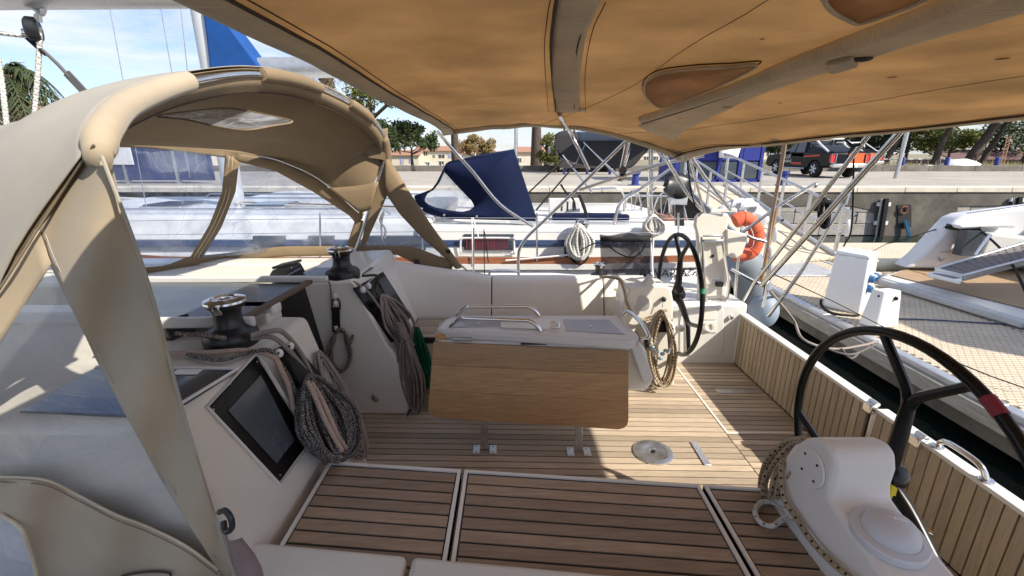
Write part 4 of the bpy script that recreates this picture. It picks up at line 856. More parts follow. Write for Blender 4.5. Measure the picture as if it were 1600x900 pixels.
def ring(cx, cy, w_, h_, nm):
    c0 = f2(cx, cy, .4); rx = (f2(cx+w_/2, cy, .4)-f2(cx-w_/2, cy, .4)).length/2; rz = (f2(cx, cy-h_/2, .4)-f2(cx, cy+h_/2, .4)).length/2
    t = MB().tube([c0+Vector((rx*math.cos(R(a)), rx*.3*math.cos(R(a)), rz*math.sin(R(a)))) for a in range(0,360,10)], .02, 8, closed=True).build(nm, M['steel'], y2)
    for k in range(4): a = R(k*45+20); MB().tube([c0-Vector((rx*math.cos(a), rx*.3*math.cos(a), rz*math.sin(a))), c0+Vector((rx*math.cos(a), rx*.3*math.cos(a), rz*math.sin(a)))], .008, 6).build('spoke', M['steel'], t)
ring(988, 338, 30, 80, 'steering_wheel'); ring(1034, 342, 34, 80, 'steering_wheel')
for pts in (((925,296),(970,296),(975,330),(976,352)),((976,305),(1010,306),(1050,308),(1066,318),(1076,355)),((1012,300),(1014,355)),((1045,310),(1048,352)),((1068,320),(1070,352))):
    MB().tube([f2(x,y,.3) for x,y in pts], .02, 8, k=3).build('stern_rail', M['steel'], y2)
for px in (1015, 1019): MB().tube([f2(px,222,.5), f2(px,352,.5)], .022, 8).build('flag_staff', M['steel'], y2)
MB().tube([f2(540,312,.2), f2(660,322,.2), f2(860,330,.2)], .02, 6).build('grab_rail', M['steel'], y2)
MB().box(f2(858,330,.5).x, FY+.6, z2+.02, f2(908,330,.5).x, FY+.75, z2+.42).build('stern_locker', M['gelw'], y2, bevel=.02)
for k in range(3): MB().box(f2(878+k*9,320,.5).x, FY+.59, z2+.16, f2(880+k*9,320,.5).x, FY+.6, z2+.36).build('locker_slot', M['caulk'], y2)
# outboard engine hanging on its stern rail
ob = thing('outboard_engine', 'black outboard engine clamped upright on the stern rail of the far yacht', 'outboard engine', tuple(f2(1060,300,-.4)))
MB().patch([[Y(x,y,8.6+dz) for x,y in r] for r, dz in ((((1040,282),(1050,272),(1066,276),(1076,286)),0),(((1040,288),(1052,300),(1068,300),(1078,292)),-.12),(((1046,300),(1056,308),(1066,308),(1074,304)),.05))],4,4).build('cowling', M['blackp'], ob, solid=.18)
MB().bar(Y(1060,300,8.6), Y(1062,372,8.6), .13, .16).build('leg', M['blackp'], ob, bevel=.02)
MB().box(*(Y(1060,312,8.5)-Vector((.16,.05,.1))), *(Y(1060,312,8.5)+Vector((.16,.1,.1)))).build('clamp', M['alu'], ob, bevel=.02)

# ================================================================= MOTORBOAT at the right
mb = thing('motorboat', 'white motorboat with a teak swim platform at the right of the pontoon', 'motorboat', (9, 6, 0))
PZm = .68
pf_ = [Z(x, y, PZm) for x, y in ((1376,432),(1415,419),(1500,419),(1700,418),(2400,600),(2100,760),(1604,498))]
MB().prism([p-Vector((0,0,.07)) for p in pf_], (0,0,.06)).build('swim_platform', M['gelw'], mb, bevel=.02, seg=3)
tk_ = [Z(x, y, PZm) for x, y in ((1392,430),(1420,420),(1500,420),(1690,420),(2300,600),(2060,700),(1600,482))]
MB().prism([p for p in tk_], (0,0,.008)).build('teak_deck', mat('platform_teak', (.40,.27,.16), .6, var=.2, scale=6, stretch=(8,.8,8), bump=.3, bscale=20), mb)
pl0 = Z(1378,436,PZm); pl1 = Z(1604,502,PZm)
MB().bar(pl0+Vector((0,0,-.05)), pl1+Vector((0,0,-.05)), .10, .10).build('rubbing_strake', mat('strake_grey', (.48,.50,.52), .35), mb, bevel=.02)
MB().box(6.95, 3.0, -.2, 12, 8.2, PZm-.09).build('hull', M['hull'], mb, bevel=.06)
# far quarter: thick bulwark with stepped moulding
q8 = lambda x, y, d=0: Y(x, y, 8.0+d)
MB().prism([q8(x,y) for x,y in ((1417,419),(1440,402),(1470,370),(1497,342),(1512,336),(1600,325),(1900,290),(1900,420),(1600,420),(1450,420))], (0,.35,0)).build('quarter_side', M['hull'], mb, bevel=.05, seg=4)
MB().tube([q8(x,y,.1) for x,y in ((1512,334),(1600,322),(1900,286))], .02, 8).build('handrail', M['steel'], mb)
MB().prism([q8(x,y,-.22) for x,y in ((1500,352),(1586,348),(1590,352),(1586,357),(1560,356),(1500,358))], (0,.2,0)).build('moulded_step', M['hull'], mb, bevel=.03)
MB().prism([q8(x,y,-.3) for x,y in ((1550,364),(1640,374),(1700,388),(1700,440),(1532,398))], (0,.28,0)).build('side_step', M['gelw'], mb, bevel=.05, seg=3)
MB().box(*(q8(1516,378,-.25)-Vector((.14,.05,.24))), *(q8(1516,378,-.25)+Vector((.16,.12,.2)))).build('door_recess', M['acrylg'], mb)  # grey block whose colour stands in for the shade inside the recess
MB().tube([q8(1524,398,-1.2), q8(1548,366,-1.2)], .022, 8).build('door_strut', M['steel'], mb)
MB().tube([q8(x,y,-.2) for x,y in ((1507,372),(1509,366),(1513,366),(1513,382),(1508,384),(1507,372))], .012, 6).build('latch', M['steel'], mb)
text('Mistral', q8(1464,408,-.02), .12, M['steelb'], mb, .3) if False else None
MB().tube([q8(1463,407,-.01), q8(1467,402,-.01), q8(1470,408,-.01), q8(1475,404,-.01)], .008, 5, k=3).build('emblem', M['steelb'], mb)
MB().tube([q8(1468,394,-.01), q8(1620,392,-.01)], .004, 5).build('boot_line', M['steelb'], mb)
MB().prism([Vector((9.6,y,z_)) for y, z_ in ((8.3,PZm),(8.3,1.9),(3,1.9),(3,PZm))], (2.5,0,0)).build('cockpit_block', M['gelw'], mb, bevel=.1)
# superstructure outside the frame that shades the pontoon
MB().hexa([(8.9,2.3,1.2),(17,2.3,1.2),(17,5.2,1.9),(8.9,5.2,1.2),(9.2,2.5,4.6),(15,2.5,4.6),(15,4.8,4.6),(9.2,4.8,4.6)]).build('cabin', M['gelw'], mb, bevel=.15, seg=3)
# passerelle
ps = thing('passerelle', 'grey perforated boarding plank with white frame resting over the motorboat platform', 'boarding plank', tuple(Z(1480,440,1.0)))
A0 = Z(1463,420,1.02); A1 = Z(1503,432,1.02); A1 = Z(1505,431,1.00)
dirv = (Y(1625,375,6.9)-A0); dirv.z = .62*dirv.length/2.4*.5
B0 = Y(1640,368,A0.y+.15); B1 = Y(1640,396,A1.y+.15)
mid = lambda a,b,t: a.lerp(b,t)
MB().hexa([A0-Vector((0,0,.03)), A1-Vector((0,0,.03)), B1-Vector((0,0,.03)), B0-Vector((0,0,.03)), A0, A1, B1, B0]).build('tread', M['deckgrey'], ps)
for a_, b_ in ((A0,B0),(A1,B1)): MB().bar(a_+Vector((0,0,-.03)), b_+Vector((0,0,-.03)), .05, .10).build('side_rail', M['alu'], ps, bevel=.01)
MB().bar(A0+Vector((0,0,-.03)), A1+Vector((0,0,-.03)), .05, .10).build('end_rail', M['alu'], ps, bevel=.01)
e0, e1 = Z(1448,427,.97), Z(1502,439,.97)
MB().hexa([e0-Vector((0,0,.06)), e1-Vector((0,0,.06)), A1-Vector((0,0,.08)), A0-Vector((0,0,.08)), e0, e1, A1-Vector((0,0,.02)), A0-Vector((0,0,.02))]).build('end_flap', M['white'], ps, bevel=.02)
g0, g1 = Z(1462,427,.975), Z(1496,435,.975); MB().bar(g0, g1, .12, .012).build('flap_grip', M['deckgrey'], ps)
for i in range(14):
    for j in range(6):
        p = mid(A0,A1,(j+.7)/6.6).lerp(mid(B0,B1,(j+.7)/6.6), (i+.5)/14) + Vector((0,0,.002))
        MB().lathe([(.014,0),(.014,.001)], p, n=8).build('hole', M['caulk'], ps)
# its black mooring line with a thick chafe sleeve
tag(MB().tube([Y(1378,382,15.2), Z(1400,378,1.3), Y(1470,356,8.3), Y(1478,354,8.0)], .012, 6).tube([Y(1478,353,8.0), Y(1498,356,7.9), Y(1530,357,7.8)], .045, 8, k=4).tube([Y(1530,358,7.8), Y(1560,385,7.2), Y(1580,410,6.6), Y(1600,450,6.0), Y(1612,480,5.8)], .018, 6, k=4).build('mooring_line', M['stripe'] if 0 else M['rubber']), 'black mooring line with a thick sleeve draped over the motorboat stern', 'rope')
# ================================================================= OUR YACHT
FL, ST = 1.03, 1.48
yacht = thing('sailing_yacht', 'cream yacht we stand on, with teak cockpit, two black wheels and folded table', 'yacht', (0, 2.4, 0))
# ---- hull: outside shell with a transom, open in the middle
hull = MB()
secs = []
for x, hb, fb in ((-9.5,.15,1.75),(-8.5,.75,1.7),(-7,1.35,1.66),(-5,1.78,1.62),(-3,1.95,1.60),(-1,1.98,1.58),(.6,1.90,1.56),(1.95,1.80,1.5)):
    yc = 2.4; secs.append([(x, yc-hb, fb), (x, yc-hb*1.0, .9), (x, yc-hb*.93, .2), (x, yc-hb*.6, -.35), (x, yc, -.5), (x, yc+hb*.6, -.35), (x, yc+hb*.93, .2), (x, yc+hb, .9), (x, yc+hb, fb)])
hull.grid([[Vector(p) for p in s] for s in secs])
hull.build('hull', M['hull'], yacht, solid=.03, smooth=60)
tr = MB().prism([(1.93, .65, .95), (1.93, 4.15, .95), (1.93, 4.2, -.1), (1.93, 3.4, -.4), (1.93, 1.4, -.4), (1.93, .6, -.1)], (.05, 0, 0)); tr.build('transom', M['hull'], yacht)
# ---- cockpit floor: pan + caulk bed, one object per plank
floor = MB().box(-1.15, .9, FL-.06, 1.42, 3.58, FL-.0035).box(1.425, .9, FL-.06, 1.93, 3.58, FL-.0035).build('cockpit_floor', M['caulk'], yacht)
def plank(x0, x1, y0, y1, z, slope, parent, m, nm='plank', th=.012, gap=.0075, bev=.0012):
    b = MB(); g = gap/2
    p = [(x0, y0 - slope*x0 + g), (x1, y0 - slope*x1 + g), (x1, y1 - slope*x1 - g), (x0, y1 - slope*x0 - g)]
    b.hexa([(q[0], q[1], z-th) for q in p] + [(q[0], q[1], z) for q in p])
    return b.build(nm, m, parent, smooth=0)
pl = .0535; y = 1.62; k = 0
while y < 3.5:
    # planks of the main floor panel; butt joints staggered
    plank(-1.12, 1.372, y, y+pl, FL, .022, floor, M['teak'])
    if y > 2.50: plank(1.396, 1.90, y+.03, y+.03+pl, FL, 0.022, floor, M['teak'])
    else: plank(1.378, 1.90, y+.03, y+.03+pl, FL, .022, floor, M['teak'])
    y += pl; k += 1
MB().box(1.376, 2.50, FL-.01, 1.392, 3.5, FL+.004).box(1.376, 2.485, FL-.01, 1.90, 2.50, FL+.004).build('floor_trim', M['gel'], floor, bevel=.002)
# under the near helm the floor carries on to the port side
for j in range(12):
    yy = 1.62 - (j+1)*pl; plank(.9, 1.9, yy, yy+pl, FL, .022, floor, M['teak'])
# floor fittings
hp = Z(1020, 706, FL+.006)
hc = MB().lathe([(.001,.0),(.118,0),(.118,.006),(.112,.009),(.06,.0095),(.058,.008),(.02,.008),(.018,.004),(.001,.004)], (hp.x, hp.y, FL+.001), n=40).build('hatch_plate', M['steelb'], yacht)
MB().lathe([(.014,0),(.014,.002)], (hp.x, hp.y, FL+.0095), n=14).build('key_hole', M['rubber'], hc)
arc = [(hp.x+.085*math.cos(R(a)), hp.y+.085*math.sin(R(a)), FL+.0115) for a in range(-60, 50, 10)]
MB().tube(arc, .003, 5).build('lift_ring', M['steel'], hc)
a, b = Z(1083, 690, FL+.004), Z(1106, 727, FL+.004)
MB().bar(a, b, .042, .008).build('floor_plate', M['alu'], yacht, bevel=.003)
a, b = Z(1120, 611, FL+.003), Z(1190, 612, FL+.003)
MB().bar(a, b, .06, .007).build('foot_rest_plate', M['steelb'], yacht, bevel=.003)
# ---- near (port) seats: frame with raised rim, planks inside
def fy(x): return 1.63 - .09*(x + .79)
def yb(x): return 1.175 - .105*(x+.79)
def seat(x0, x1, ybk):
    s = MB(); fr = lambda x: fy(x); ybk = .95
    s.hexa([(x0, ybk, ST-.05), (x1, ybk, ST-.05), (x1, fr(x1), ST-.05), (x0, fr(x0), ST-.05), (x0, ybk, ST-.004), (x1, ybk, ST-.004), (x1, fr(x1), ST-.004), (x0, fr(x0), ST-.004)])
    o = s.build('seat', M['caulk'], yacht)
    r = MB(); t = .014
    A = [(x0, ybk), (x0, fr(x0)), (x1, fr(x1)), (x1, ybk)]; B = [(x0+t, ybk), (x0+t, fr(x0)-t), (x1-t, fr(x1)-t), (x1-t, ybk)]
    for i in range(3):
        q = [A[i], A[i+1], B[i+1], B[i]]
        r.hexa([(p[0], p[1], ST-.05) for p in q] + [(p[0], p[1], ST+.004) for p in q])
    r.build('seat_rim', M['gel'], o)
    n = 12; x0 += .02; x1 -= .02; hgt = (fr(x0) - .02 - ybk)
    for i in range(n):
        y1 = 1.63 - .02 - i*.0565; y0 = y1 - .0565
        f = lambda x, y: max(ybk, y - .09*(x+.79))
        p = [(x0, f(x0, y0)+.005), (x1, f(x1, y0)+.005), (x1, f(x1, y1)-.005), (x0, f(x0, y1)-.005)]
        if p[2][1] < ybk + .01: 
            if p[3][1] < ybk+.01: continue
            p[2] = (x1, ybk+.012)
        MB().hexa([(q[0], q[1], ST-.02) for q in p] + [(q[0], q[1], ST) for q in p]).build('plank', M['teakseat'], o, smooth=0)
    return o
YB = 1.12
seat(-.785, -.213, YB); seat(-.198, .748, YB); seat(.765, 1.12, YB)
# seat front and locker under the seat
sb = MB().hexa([(-.79, .7, FL), (1.12, .7, FL), (1.12, fy(1.12)-.03, FL), (-.79, fy(-.79)-.03, FL), (-.79, .7, ST-.052), (1.12, .7, ST-.052), (1.12, fy(1.12)-.012, ST-.052), (-.79, fy(-.79)-.012, ST-.052)])
sb.build('seat_locker', M['gel'], yacht, bevel=.01)
# near coaming pads behind the seats
for xa_, xb_ in ((-.86, -.335), (-.318, .86)):
    MB().hexa([(x, y, z) for z in (1.35, 1.525) for x, y in ((xa_, .42), (xb_, .42), (xb_, yb(xb_)), (xa_, yb(xa_)))]).build('coaming_pad', M['gelns'], yacht, bevel=.02, seg=3)
MB().box(-6, .40, 1.45, 1.9, .62, 1.50).build('side_deck', M['gelns'], yacht, bevel=.01)

# ---- port coachroof block with the sloped aft face
zt = 2.0
face0 = [(-.795, 1.12, ST), (-.795, 1.64, ST), (-.735, 1.9, FL+.08), (-.735, 2.08, FL+.08)]
def bx(z): return -.70 - (z-FL)*.30      # x of the sloped aft face at height z
blk = MB()
blk.hexa([(-5.0, 1.09, .95), (bx(.95), 1.09, .95), (bx(.95), 1.98, .95), (-5, 1.98, .95), (-5.0, 1.12, zt), (bx(zt), 1.12, zt), (bx(zt), 2.04, zt), (-5, 2.04, zt)])
blk.build('coachroof', M['gelns'], yacht, bevel=.03, seg=3)
def onface(px, py, off=0):      # point on the sloped face seen at a pixel
    r = ray(px, py); k = -.30
    t = (-.70 - (CZ-FL)*.30 + off) / (r.x + .30*r.z); return O + r*t
def plate(px, off, th, m, name, parent, bevel=0):
    P = [onface(x, y, off) for x, y in px]; n = Vector((1, 0, .30)).normalized()
    return MB().prism([p - n*th for p in P], n*th).build(name, m, parent, bevel=bevel)
scr = plate([(326,638),(402,556),(484,690),(438,753)], .006, .014, M['blackg'], 'side_window', yacht, .004)
plate([(357,641),(408,585),(461,688),(433,724)], .011, .005, M['acrylg'], 'window_glass', scr, .002)
rim = [onface(x, y, .004) for x, y in ((323,636),(402,551),(489,690),(438,758))]
MB().tube([p for p in rim], .007, 8, closed=True).build('window_seal', M['gelw'], scr)
# deck window on the coachroof top, grey blue acrylic
P = [Z(x, y, zt+.004) for x, y in ((30,643),(148,577),(370,578),(289,631),(225,652))]
dw = MB().prism([(p.x, p.y, zt-.004) for p in P], (0,0,.010)).build('deck_window', M['acryl'], yacht, bevel=.003)
P = [Z(x, y, zt+.008) for x, y in ((277,578),(318,577),(308,585),(270,585))]
MB().prism([(p.x, p.y, zt+.007) for p in P], (0,0,.003)).build('vent_pad', M['gel'], dw)
MB().tube([Z(x, y, zt+.006) for x, y in ((278,634),(372,576),(150,574))], .007, 6).build('window_seal', M['gelw'], dw)
MB().box(-1.72, 1.20, zt, -1.60, 1.235, zt+.02).build('deck_handle', M['gelw'], yacht, bevel=.008)
# raised rope channel and low ridge behind the winch
MB().box(-5, 1.93, zt-.02, -1.12, 2.06, zt+.05).build('hatch_coaming', M['gelw'], yacht, bevel=.012)
MB().box(-1.30, 1.95, zt+.03, -1.10, 2.03, zt+.075).build('hatch_rail_end', M['gelw'], yacht, bevel=.01)
# sliding companionway hatch
ht = zt + .075
P = [Z(x, y, ht) for x, y in ((200,498),(366,499),(478,444),(205,437))]
gl = MB().prism([(p.x, p.y, ht-.012) for p in P], (0,0,.012)).build('sliding_hatch', M['acrylg'], yacht, bevel=.003)
a = [Z(x, y, ht+.01) for x, y in ((195,437),(512,436))]
MB().bar(a[0], a[1] , .035, .035).build('hatch_rail', M['gelw'], gl, bevel=.008)
a = [Z(x, y, ht+.004) for x, y in ((378,500),(484,440))]
MB().bar(a[0], a[1], .035, .02).build('hatch_lip', M['darkwood'], gl, bevel=.004)
a = [Z(x, y, ht+.004) for x, y in ((150,505),(398,503))]
MB().bar(a[0], a[1], .03, .045).build('hatch_edge', M['gelw'], gl, bevel=.008)
# companionway washboard (dark acrylic) and the dark well behind it
MB().hexa([(-1.16, 2.09, FL-.1), (-1.14, 2.09, FL-.1), (-1.14, 2.68, FL-.1), (-1.16, 2.68, FL-.1), (-1.34, 2.09, zt+.06), (-1.32, 2.09, zt+.06), (-1.32, 2.74, zt+.06), (-1.34, 2.74, zt+.06)]).build('washboard', M['blackg'], yacht, bevel=.004)
# ---- starboard block: wall facing the companionway, sloped aft face with dark recess
P = [Y(x, y, 2.70) for x, y in ((484,441),(549,438),(560,455),(606,540),(616,552),(634,598),(641,634),(636,650),(622,657),(598,658),(556,655),(540,640),(500,575))]
P = [Vector((p.x, p.y, max(p.z, FL+.0))) for p in P]
P = P[:-2] + [Vector((-1.4, 2.70, FL)), Vector((-1.4, 2.70, P[0].z))]
MB().prism(P, (0, .95, 0)).build('coachroof_side', M['gel'], yacht, bevel=.018, seg=3)
MB().hexa([(-5,2.72,.95),(-1.05,2.72,.95),(-1.05,3.72,.95),(-5,3.72,.95),(-5,2.72,zt-.035),(-1.05,2.72,zt-.035),(-1.05,3.72,zt-.13),(-5,3.72,zt-.13)]).build('coachroof', M['gelns'], yacht, bevel=.03)
MB().box(-5, 3.50, 1.5, -1.0, 3.74, zt-.10).build('coachroof_edge', M['gel'], yacht, bevel=.03)
def onface2(px, py, off=0):
    A = Y(549,438,2.7); B = Y(606,540,2.7); k = (B.x-A.x)/(B.z-A.z); r = ray(px, py)
    t = (A.x + k*(CZ-A.z) + off)/(r.x - k*r.z); return O + r*t
def plate2(px, off, th, m, name, parent, bevel=0):
    A = Y(549,438,2.7); B = Y(606,540,2.7); n = Vector((1, 0, -(B.x-A.x)/(B.z-A.z))).normalized()
    P = [onface2(x, y, off) for x, y in px]
    return MB().prism([p - n*th for p in P], n*th).build(name, m, parent, bevel=bevel)
w2 = plate2([(553,450),(598,423),(660,520),(612,535)], .006, .012, M['blackg'], 'side_window', yacht, .004)
w2['label'] = 'dark recessed window on the far cabin side, hung with coiled ropes'
plate2([(590,437),(602,432),(618,459),(606,465)], .012, .006, M['acrylg'], 'window_glass', w2)
P = [(549,442),(599,418),(603,422),(556,449)]
plate2(P, .010, .012, M['gel'], 'window_sill', w2, .004)
# drain fitting low on the wall
q = Y(587, 622, 2.695); dr = MB().lathe([(.001,0),(.026,0),(.026,.008),(.018,.014),(.001,.014)], q, (0,-1,0), 20).build('deck_socket', M['steelb'], yacht)
MB().tube([q + Vector((.022*math.cos(R(a)), -.016, .012+.022*math.sin(R(a)))) for a in range(0, 181, 20)], .004, 6).build('socket_ring', M['steel'], dr)
# ---- far seat, coaming with panel seams
MB().box(-.78, 3.02, FL, .95, 3.62, ST-.02).build('seat_locker', M['gel'], yacht, bevel=.01)
fs = MB().box(-.76, 3.0, ST-.05, .93, 3.40, ST-.006).build('seat', M['caulk'], yacht)
for i in range(8):
    MB().box(-.75, 3.005+i*.049, ST-.02, .92, 3.005+i*.049+.044, ST).build('plank', M['teak'], fs, smooth=0)
def coam(xa, xb, nm):
    r = []
    for x in (xa, xb):
        h = 1.775 + max(0, -.55-x)*.28
        r.append([(x, 3.40, ST-.02), (x, 3.44, ST+.06), (x, 3.52, h-.06), (x, 3.56, h-.015), (x, 3.61, h), (x, 3.80, h-.045), (x, 3.9, h-.075), (x, 3.95, 1.50)])
    b = MB(); A, B = r; n = len(A)
    A = [Vector(p) for p in A] + [Vector((xa, 3.95, 1.3)), Vector((xa, 3.4, 1.3))]; B = [Vector(p) for p in B] + [Vector((xb, 3.95, 1.3)), Vector((xb, 3.4, 1.3))]
    n = len(A); b.add(A+B, [tuple(range(n))[::-1], tuple(range(n, 2*n))] + [(i, (i+1) % n, n+(i+1) % n, n+i) for i in range(n)])
    return b.build(nm, M['gel'], yacht, bevel=.012, seg=3, smooth=50)
xs1, xs2 = Y(768, 460, 3.5).x, Y(943, 460, 3.5).x
coam(-1.02, xs1-.004, 'coaming_panel'); coam(xs1+.004, xs2-.004, 'coaming_panel'); coam(xs2+.004, 1.10, 'coaming_panel')
MB().box(-1.02, 3.62, 1.35, 1.1, 3.9, 1.70).build('coaming_core', M['caulk'], yacht)
MB().box(-6, 3.86, 1.40, 1.93, 4.33, 1.52).build('side_deck', M['gelns'], yacht, bevel=.01)
# ---- far helm bulkhead: white locker front with moulded door
lk = MB().box(1.12, 3.50, FL-.02, 1.95, 3.9, 1.56).build('helm_locker', M['gelw'], yacht, bevel=.02, seg=3)
def ypix(px, yv): return [Y(x, y, yv) for x, y in px]
P = ypix([(1068,478),(1126,478),(1131,486),(1131,546),(1124,556),(1066,556),(1062,548),(1062,486)], 3.492)
MB().prism(P, (0, .012, 0)).build('locker_door', M['gelw'], lk, bevel=.005)
P = ypix([(1098,482),(1117,482),(1120,486),(1120,500),(1098,500)], 3.484)
MB().prism(P, (0, .012, 0)).build('door_recess', M['gel'], lk, bevel=.004)
P = ypix([(1098,502),(1120,502),(1120,520),(1098,520)], 3.484)
MB().prism(P, (0, .012, 0)).build('latch_plate', M['gel'], lk, bevel=.003)
MB().tube(ypix([(1103,505),(1101,510),(1103,515),(1108,517),(1113,515),(1115,510),(1113,505)], 3.474), .006, 6, k=3).build('latch_ring', M['gelw'], lk)
MB().tube(ypix([(1074,492),(1074,548)], 3.482), .006, 6).build('door_hinge', M['gelw'], lk)
MB().lathe([(.001,0),(.02,0),(.02,.02),(.012,.03),(.001,.03)], Y(1141, 495, 3.50), (0,-1,0), 16).build('shower_socket', M['steel'], lk)
# engine lever on the bulkhead
lv = MB().lathe([(.001,0),(.03,0),(.03,.02),(.001,.025)], Y(1063, 512, 3.49), (0,-1,0), 16).build('throttle_lever', M['steelb'], yacht)
MB().tube([Y(1061,503,3.46), Y(1064,488,3.44)], .008, 8).ball(Y(1066, 484, 3.43), .026, 8, (1,1,.6)).build('lever_handle', M['steelb'], lv)
# ---- folded helm seat standing up behind the far wheel (white moulded back, steel rails)
y0 = 3.62
hs = MB().prism(ypix([(1088,340),(1093,334),(1138,334),(1140,340),(1137,355),(1136,368),(1136,472),(1092,472),(1090,368),(1086,352)], y0), (0, .05, 0)).build('helm_seat', M['gel'], yacht, bevel=.012, seg=3)
MB().prism(ypix([(1098,372),(1132,372),(1132,466),(1100,466)], y0-.012), (0,.02,0)).build('seat_recess', M['gelns'], hs, bevel=.004)
for pts in ([(1096,370),(1098,400),(1103,462),(1108,471),(1128,472),(1136,466),(1138,440),(1132,400),(1128,370)],):
    MB().tube(ypix(pts, y0-.045), .0115, 8, k=3).build('seat_rail', M['steel'], hs)
MB().bar(Y(1099,376,y0-.05), Y(1129,376,y0-.05), .03, .02).build('seat_bracket', M['steelb'], hs, bevel=.003)
MB().bar(Y(1099,369,y0-.05), Y(1129,368,y0-.05), .02, .016).build('seat_bracket', M['steelb'], hs, bevel=.003)
MB().lathe([(.001,0),(.013,0),(.013,.006),(.001,.006)], Y(1113, 400, y0-.012), (0,-1,0), 14).build('drain', M['rubber'], hs)
MB().box(*(Y(1124,444,y0-.05) - Vector((.02,.01,.02))), *(Y(1124,444,y0-.05) + Vector((.03,.03,.015)))).build('rubber_stop', M['rubber'], hs)
MB().prism(ypix([(1110,434),(1124,434),(1124,441),(1110,441)], y0-.014), (0,.003,0)).build('label_plate', M['signw'], hs)
MB().tube(ypix([(1113,438),(1116,437),(1118,439),(1121,437)], y0-.017), .0018, 4).build('lettering', M['caulk'], hs)
# second folded white flap to the right of it, in front of the lifebuoy
fp = MB().prism(ypix([(1136,358),(1166,366),(1169,372),(1160,398),(1150,404),(1136,400)], 3.60), (0,.03,0)).build('folded_step', M['gel'], yacht, bevel=.008)
MB().bar(Y(1110,330,3.7), Y(1150,328,3.7), .02, .03).build('seat_bracket', M['gelw'], yacht, bevel=.004)
# ---- transom gate: aluminium frame, vertical planks, hinges, grab handle
gx = 1.905
gate = MB()
def gp(px, py, dx=0): return X(px, py, gx+dx)
topz = 1.47
gate.box(gx+.006, .2, FL, gx+.03, 3.50, topz-.01); gt = gate.build('transom_gate', M['caulk'], yacht)
y = .25; k = 0
while y < 3.46:
    if True:
        if not (2.04 < y+.03 < 2.10): MB().box(gx-.008, y, FL+.012, gx+.008, y+.0455, topz-.012).build('plank', M['teakv'], gt, smooth=0)
    y += .053; k += 1
MB().box(gx-.012, .15, topz-.012, gx+.055, 2.055, topz+.008).build('gate_rail', M['gelw'], gt, bevel=.006)
MB().box(gx-.012, 2.10, topz-.012, gx+.055, 3.52, topz+.008).build('gate_rail', M['gelw'], gt, bevel=.006)
MB().box(gx-.014, 2.045, FL, gx+.03, 2.075, topz-.013).build('gate_stile', M['steelb'], gt, bevel=.008)
MB().box(gx-.012, 3.49, FL+.01, gx+.05, 3.515, topz-.013).build('gate_stile', M['gelw'], gt, bevel=.008)
for yy in (2.09, 1.80):
    h = MB().box(gx-.03, yy-.03, topz-.035, gx+.012, yy+.03, topz+.018).build('hinge', M['steel'], gt, bevel=.008)
    MB().lathe([(.001,0),(.014,0),(.014,.05),(.001,.05)], (gx+.005, yy-.025, topz+.02), (0,1,0), 12).build('hinge_pin', M['steel'], h)
hA, hB = X(1470, 680, gx+.02), X(1547, 735, gx+.02)
hA.z = hB.z = topz+.01
up = Vector((-.01, 0, .055))
hd = MB().tube([hA, hA+up*.7+Vector((0,-.02,0)), hA+up+Vector((0,-.06,0)), hB+up+Vector((0,.06,0)), hB+up*.7+Vector((0,.02,0)), hB], .012, 10, k=4).build('grab_handle', M['steel'], gt)
for q in (hA, hB): MB().lathe([(.001,0),(.026,0),(.024,.006),(.001,.008)], q, n=18).build('handle_foot', M['steel'], hd)
# ---- steering wheels
def wheel(yc, xc, zc, Rr, k, rot, spokes_tape):
    ax = Vector((1, 0, -k)).normalized(); u = Vector((0, 1, 0)); v = ax.cross(u).normalized()
    if v.z < 0: v = -v
    c = Vector((xc, yc, zc)); P = lambda r, a: c + (u*math.cos(a) + v*math.sin(a))*r
    rim = MB().tube([P(Rr, 2*math.pi*i/64) for i in range(64)], .0165, 12, closed=True)
    root = rim.build('steering_wheel', M['blackg'], yacht, smooth=60)
    MB().lathe([(.001,-.05),(.03,-.05),(.045,-.03),(.055,0),(.05,.02),(.02,.035),(.001,.035)], c - ax*.0, -ax, 20).build('hub', M['blackg'], root)
    for i in range(3):
        a = rot + i*2*math.pi/3; j = P(Rr*.62, a) - ax*.0
        sp = MB().tube([c - ax*.02, P(Rr*.2, a), P(Rr*.45, a), j], lambda t: .030-.012*t, 10, k=3)
        for sg in (-1, 1):
            sp.tube([P(Rr*.54, a), P(Rr*.66, a+sg*.06), P(Rr*.8, a+sg*.20), P(Rr, a+sg*.33)], lambda t: .017-.003*t, 8, k=3)
        sp.build('spoke', M['blackg'], root)
    return root, P, ax, c
wn, Pn, axn, cn = wheel(1.235, 1.235, 1.737, .475, -.065, R(94.5), True)
wn['label'] = 'large black wheel close to the camera with a dark red tape band'
wf, Pf, axf, cf = wheel(3.24, 1.255, 1.727, .452, -.03, R(90), False)
wf['label'] = 'black wheel at the far helm beside the white locker'
a0 = math.atan2(.42, -.24)
MB().tube([Pn(.475, R(180-b)) for b in range(56, 64, 2)], .0185, 12).build('tape', M['redtape'], wn)
MB().tube([Pf(.452, R(180-b)) for b in range(18, 23, 1)], .0185, 12).build('tape', M['green'], wf)
q = X(1396, 768, 1.21); MB().hexa([q+Vector(d)*.62 for d in ((-.012,.03,-.04),(.005,.015,-.05),(.006,-.012,-.047),(-.011,.0,-.038),(-.012,.03,.035),(.005,.018,.025),(.006,-.01,.028),(-.011,.002,.038))]).build('sticker', M['yel'], wn)
